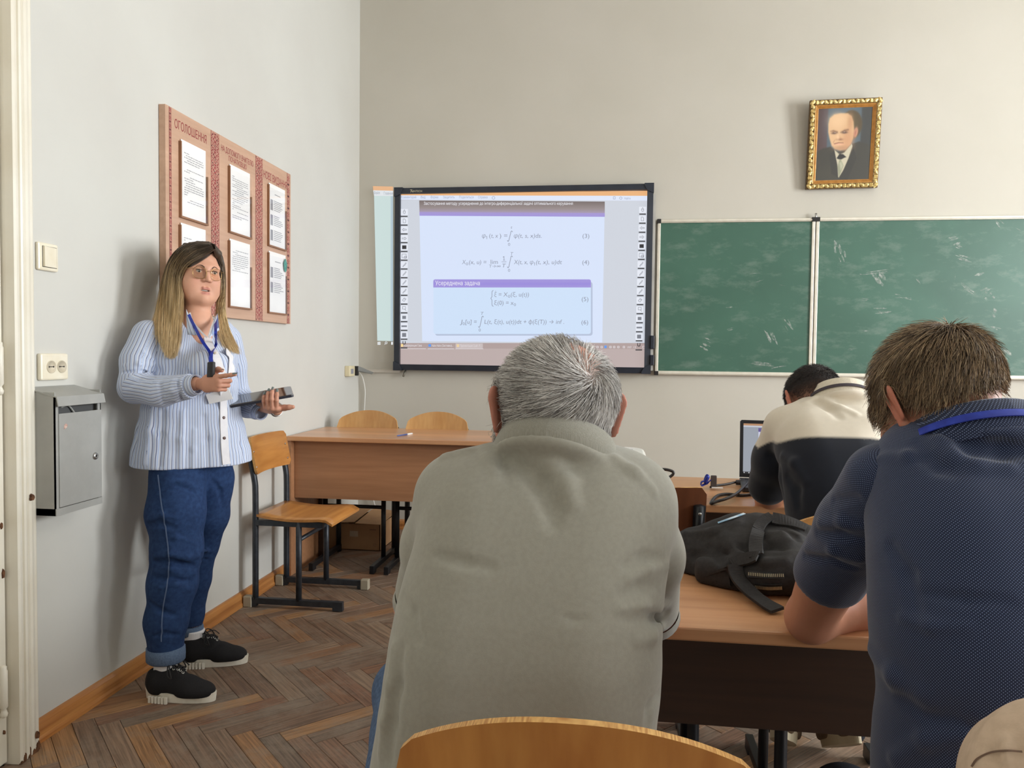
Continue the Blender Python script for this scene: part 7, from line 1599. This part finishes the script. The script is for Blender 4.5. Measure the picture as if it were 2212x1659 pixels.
GL_ = [guide([(462, 534), (468, 547), (473, 563), (476, 588), (475, 620), (474, 655), (474, 690), (480, 725), (497, 762)], .006, [2.68, 2.70, 2.73, 2.76, 2.78, 2.78, 2.76, 2.74, 2.74]),
       guide([(463, 530), (471, 542), (477, 560), (480, 590), (479, 625), (478, 660), (479, 695), (488, 728), (508, 764)], .008, [2.72, 2.74, 2.77, 2.80, 2.82, 2.82, 2.80, 2.77, 2.77]),
       guide([(462, 528), (471, 538), (479, 558), (483, 590), (483, 630), (481, 665), (486, 700), (498, 732), (518, 766)], .010, [2.78, 2.79, 2.82, 2.84, 2.85, 2.85, 2.84, 2.81, 2.81]),
       guide([(455, 526), (466, 535), (475, 556), (479, 590), (477, 630), (472, 665), (470, 700), (474, 730), (484, 756)], .006, [2.82, 2.84, 2.86, 2.87, 2.86, 2.85, 2.82, 2.78, 2.75])]
def resample(G, n=18):
    out = []
    for g_ in G:
        L_ = np.concatenate([[0], np.cumsum(np.linalg.norm(np.diff(g_, axis=0), axis=1))]); t_ = np.linspace(0, L_[-1], n); out.append(np.stack([np.interp(t_, L_, g_[:, k]) for k in range(3)], 1))
    return np.array(out)
OMB = [np.array(lin(c)) for c in ((84, 72, 63), (106, 90, 74), (172, 146, 108), (220, 190, 140), (230, 204, 158))]
def omb(t_): return np.stack([np.interp(t_, [0, .26, .46, .70, 1], [c[k] for c in OMB]) for k in range(3)], -1)
HV = []; HQ = []; HCc = []; base = 0; under = Sdf()
for G, n in ((GR, 3600), (GL_, 1900)):
    R_ = resample(G); m = len(R_)
    for g_ in R_:
        rr = np.interp(np.linspace(0, 1, 18), [0, .15, .5, .85, 1], [.002, .004, .007, .006, .002]); off_ = np.array([-.45, .88, 0])*.008; under.chain(list(g_+off_), list(rr), .012)
    t_ = rng.uniform(0, m-1.001, n); i_ = t_.astype(int); f_ = (t_-i_)[:, None, None]; paths = R_[i_]*(1-f_)+R_[i_+1]*f_
    s_ = np.linspace(0, 1, 18); jit = rng.normal(0, 1, (n, 1, 3))*np.array([.0055, .006, .003])*(np.interp(s_, [0, .2, 1], [.25, .6, 1.])[None, :, None]); wob = np.sin(s_[None, :]*rng.uniform(2, 7, (n, 1))*3+rng.uniform(0, 6, (n, 1)))[..., None]*rng.normal(0, .0014, (n, 1, 3))*s_[None, :, None]
    cut = rng.uniform(.88, 1.0, n); paths = paths+jit+wob
    fl = paths.reshape(-1, 3); g_ = allf.grad(fl); d_ = allf(fl); fl = fl+g_*np.maximum(.004-d_, 0)[:, None]; paths = fl.reshape(paths.shape)
    pc = np.zeros_like(paths)
    for k in range(n):
        q = np.linspace(0, cut[k], 18)*17; i0 = np.minimum(q.astype(int), 16); w_ = (q-i0)[:, None]; pc[k] = paths[k, i0]*(1-w_)+paths[k, i0+1]*w_
    V, Q, al, ix = strands(pc, rng.uniform(.0007, .0013, n), .3); sh_ = rng.uniform(-.10, .10, n)[ix]; br_ = rng.uniform(.72, 1.22, n)[ix][:, None]
    HV.append(V); HQ.append(Q+base); base += len(V); HCc.append(omb(np.clip(al+sh_, 0, 1))*br_)
V = np.concatenate(HV); ho = new_obj('hair', mesh_np('hair', V, np.concatenate(HQ), True, {'Col': np.concatenate([np.concatenate(HCc), np.ones((len(V), 1))], 1)}), M_HAIR, wo); ho['kind'] = 'stuff'
under.frame(HRW, HCW, HSW); under.ell((0, -.024, .036), (.080, .092, .088), .01); under.half((0, .012, .0), (0, 1, -.55), .006); under.frame(); under.chain([J(462, 536, 2.68), J(471, 548, 2.71), J(475, 568, 2.76), J(475, 600, 2.80), J(474, 640, 2.80)], [.008, .012, .013, .012, .010], .01); under.frame(HRW, HCW, HSW); under.chain([(-.05, -.06, -.03), (-.05, -.08, -.12), (-.05, -.07, -.22)], [.03, .028, .015], .03); under.chain([(.05, -.06, -.03), (.05, -.08, -.12), (.05, -.07, -.20)], [.03, .028, .015], .03); under.chain([(0, -.08, -.03), (0, -.10, -.12), (0, -.09, -.22)], [.035, .032, .015], .03)
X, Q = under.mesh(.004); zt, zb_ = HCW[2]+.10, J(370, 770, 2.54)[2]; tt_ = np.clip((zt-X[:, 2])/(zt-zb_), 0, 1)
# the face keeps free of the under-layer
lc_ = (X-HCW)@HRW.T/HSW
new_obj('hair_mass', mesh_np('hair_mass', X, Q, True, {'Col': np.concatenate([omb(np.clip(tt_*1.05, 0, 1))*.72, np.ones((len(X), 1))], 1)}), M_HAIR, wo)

# ---- clicker and tablet in her hands
cc_ = J(456, 798, 2.44); ck = thing('presentation_clicker', 'small black clicker held upright in the right hand of the speaker', 'remote', tuple(cc_))
cu = np.array([.85, -.5, .05]); cu /= np.linalg.norm(cu); cz = np.array([.05, .0, 1]); cz /= np.linalg.norm(cz); cv = np.cross(cz, cu)
pr = [(.0165*math.copysign(abs(math.cos(a))**.7, math.cos(a)), .0095*math.copysign(abs(math.sin(a))**.8, math.sin(a))) for a in np.linspace(0, 2*math.pi, 33)[:-1]]
M_CLK = mat('black textured plastic', (44, 42, 42), .55, .4, 0, (34, 32, 32), 400, 2, .2, 900)
mb = MB(); lv = [(-.026, .94), (-.024, 1), (.022, 1), (.0245, .95)]; n = len(pr)
mb.add([cu*p[0]*s+cv*p[1]*s+cz*h for h, s in lv for p in pr], [(i*n+k, i*n+(k+1) % n, (i+1)*n+(k+1) % n, (i+1)*n+k) for i in range(3) for k in range(n)]+[tuple(range(n))[::-1], tuple(range(3*n, 4*n))], True); mb.build('casing', M_CLK, ck)
MB().prism([(p[0]*.80, p[1]*.75) for p in pr], lambda p: cu*p[0]+cv*p[1]+cz*.0244, lambda p: cu*p[0]+cv*p[1]+cz*.0256).build('end_face', mat('grey end cap', (74, 74, 76), .4), ck)
t0, t1 = J(496, 876, 2.70), J(634, 852, 2.80); tu = t1-t0; TL = np.linalg.norm(tu); tu /= TL; tv = np.array([-.35, .93, .17]); tv -= tu*(tv@tu); tv /= np.linalg.norm(tv); tn_ = np.cross(tu, tv); tn_ = tn_ if tn_[2] > 0 else -tn_; TW = .165
tb_ = thing('tablet', 'dark tablet resting on the left hand of the speaker', 'tablet', tuple(t0))
def tbox(name, u0, v0, u1, v1, z0, z1, m, r=.010):
    out = [((u1-r if sx > 0 else u0+r)+r*math.cos(a), (v1-r if sy > 0 else v0+r)+r*math.sin(a)) for sx, sy, a0 in ((1, 1, 0), (-1, 1, 90), (-1, -1, 180), (1, -1, 270)) for a in [math.radians(a0+90*k/5) for k in range(6)]]
    return MB().prism(out, lambda p: tu*p[0]+tv*p[1]+tn_*z0, lambda p: tu*p[0]+tv*p[1]+tn_*z1).build(name, m, tb_)
tbox('back_shell', 0, 0, TL, TW, -.010, -.001, mat('dark tablet shell', (42, 46, 58), .4, .5)); tbox('rim', 0, 0, TL, TW, -.001, .0005, M_STEEL); tbox('glass_front', .002, .002, TL-.002, TW-.002, .0005, .0012, mat('glossy black glass', (30, 32, 34), .06, .6))
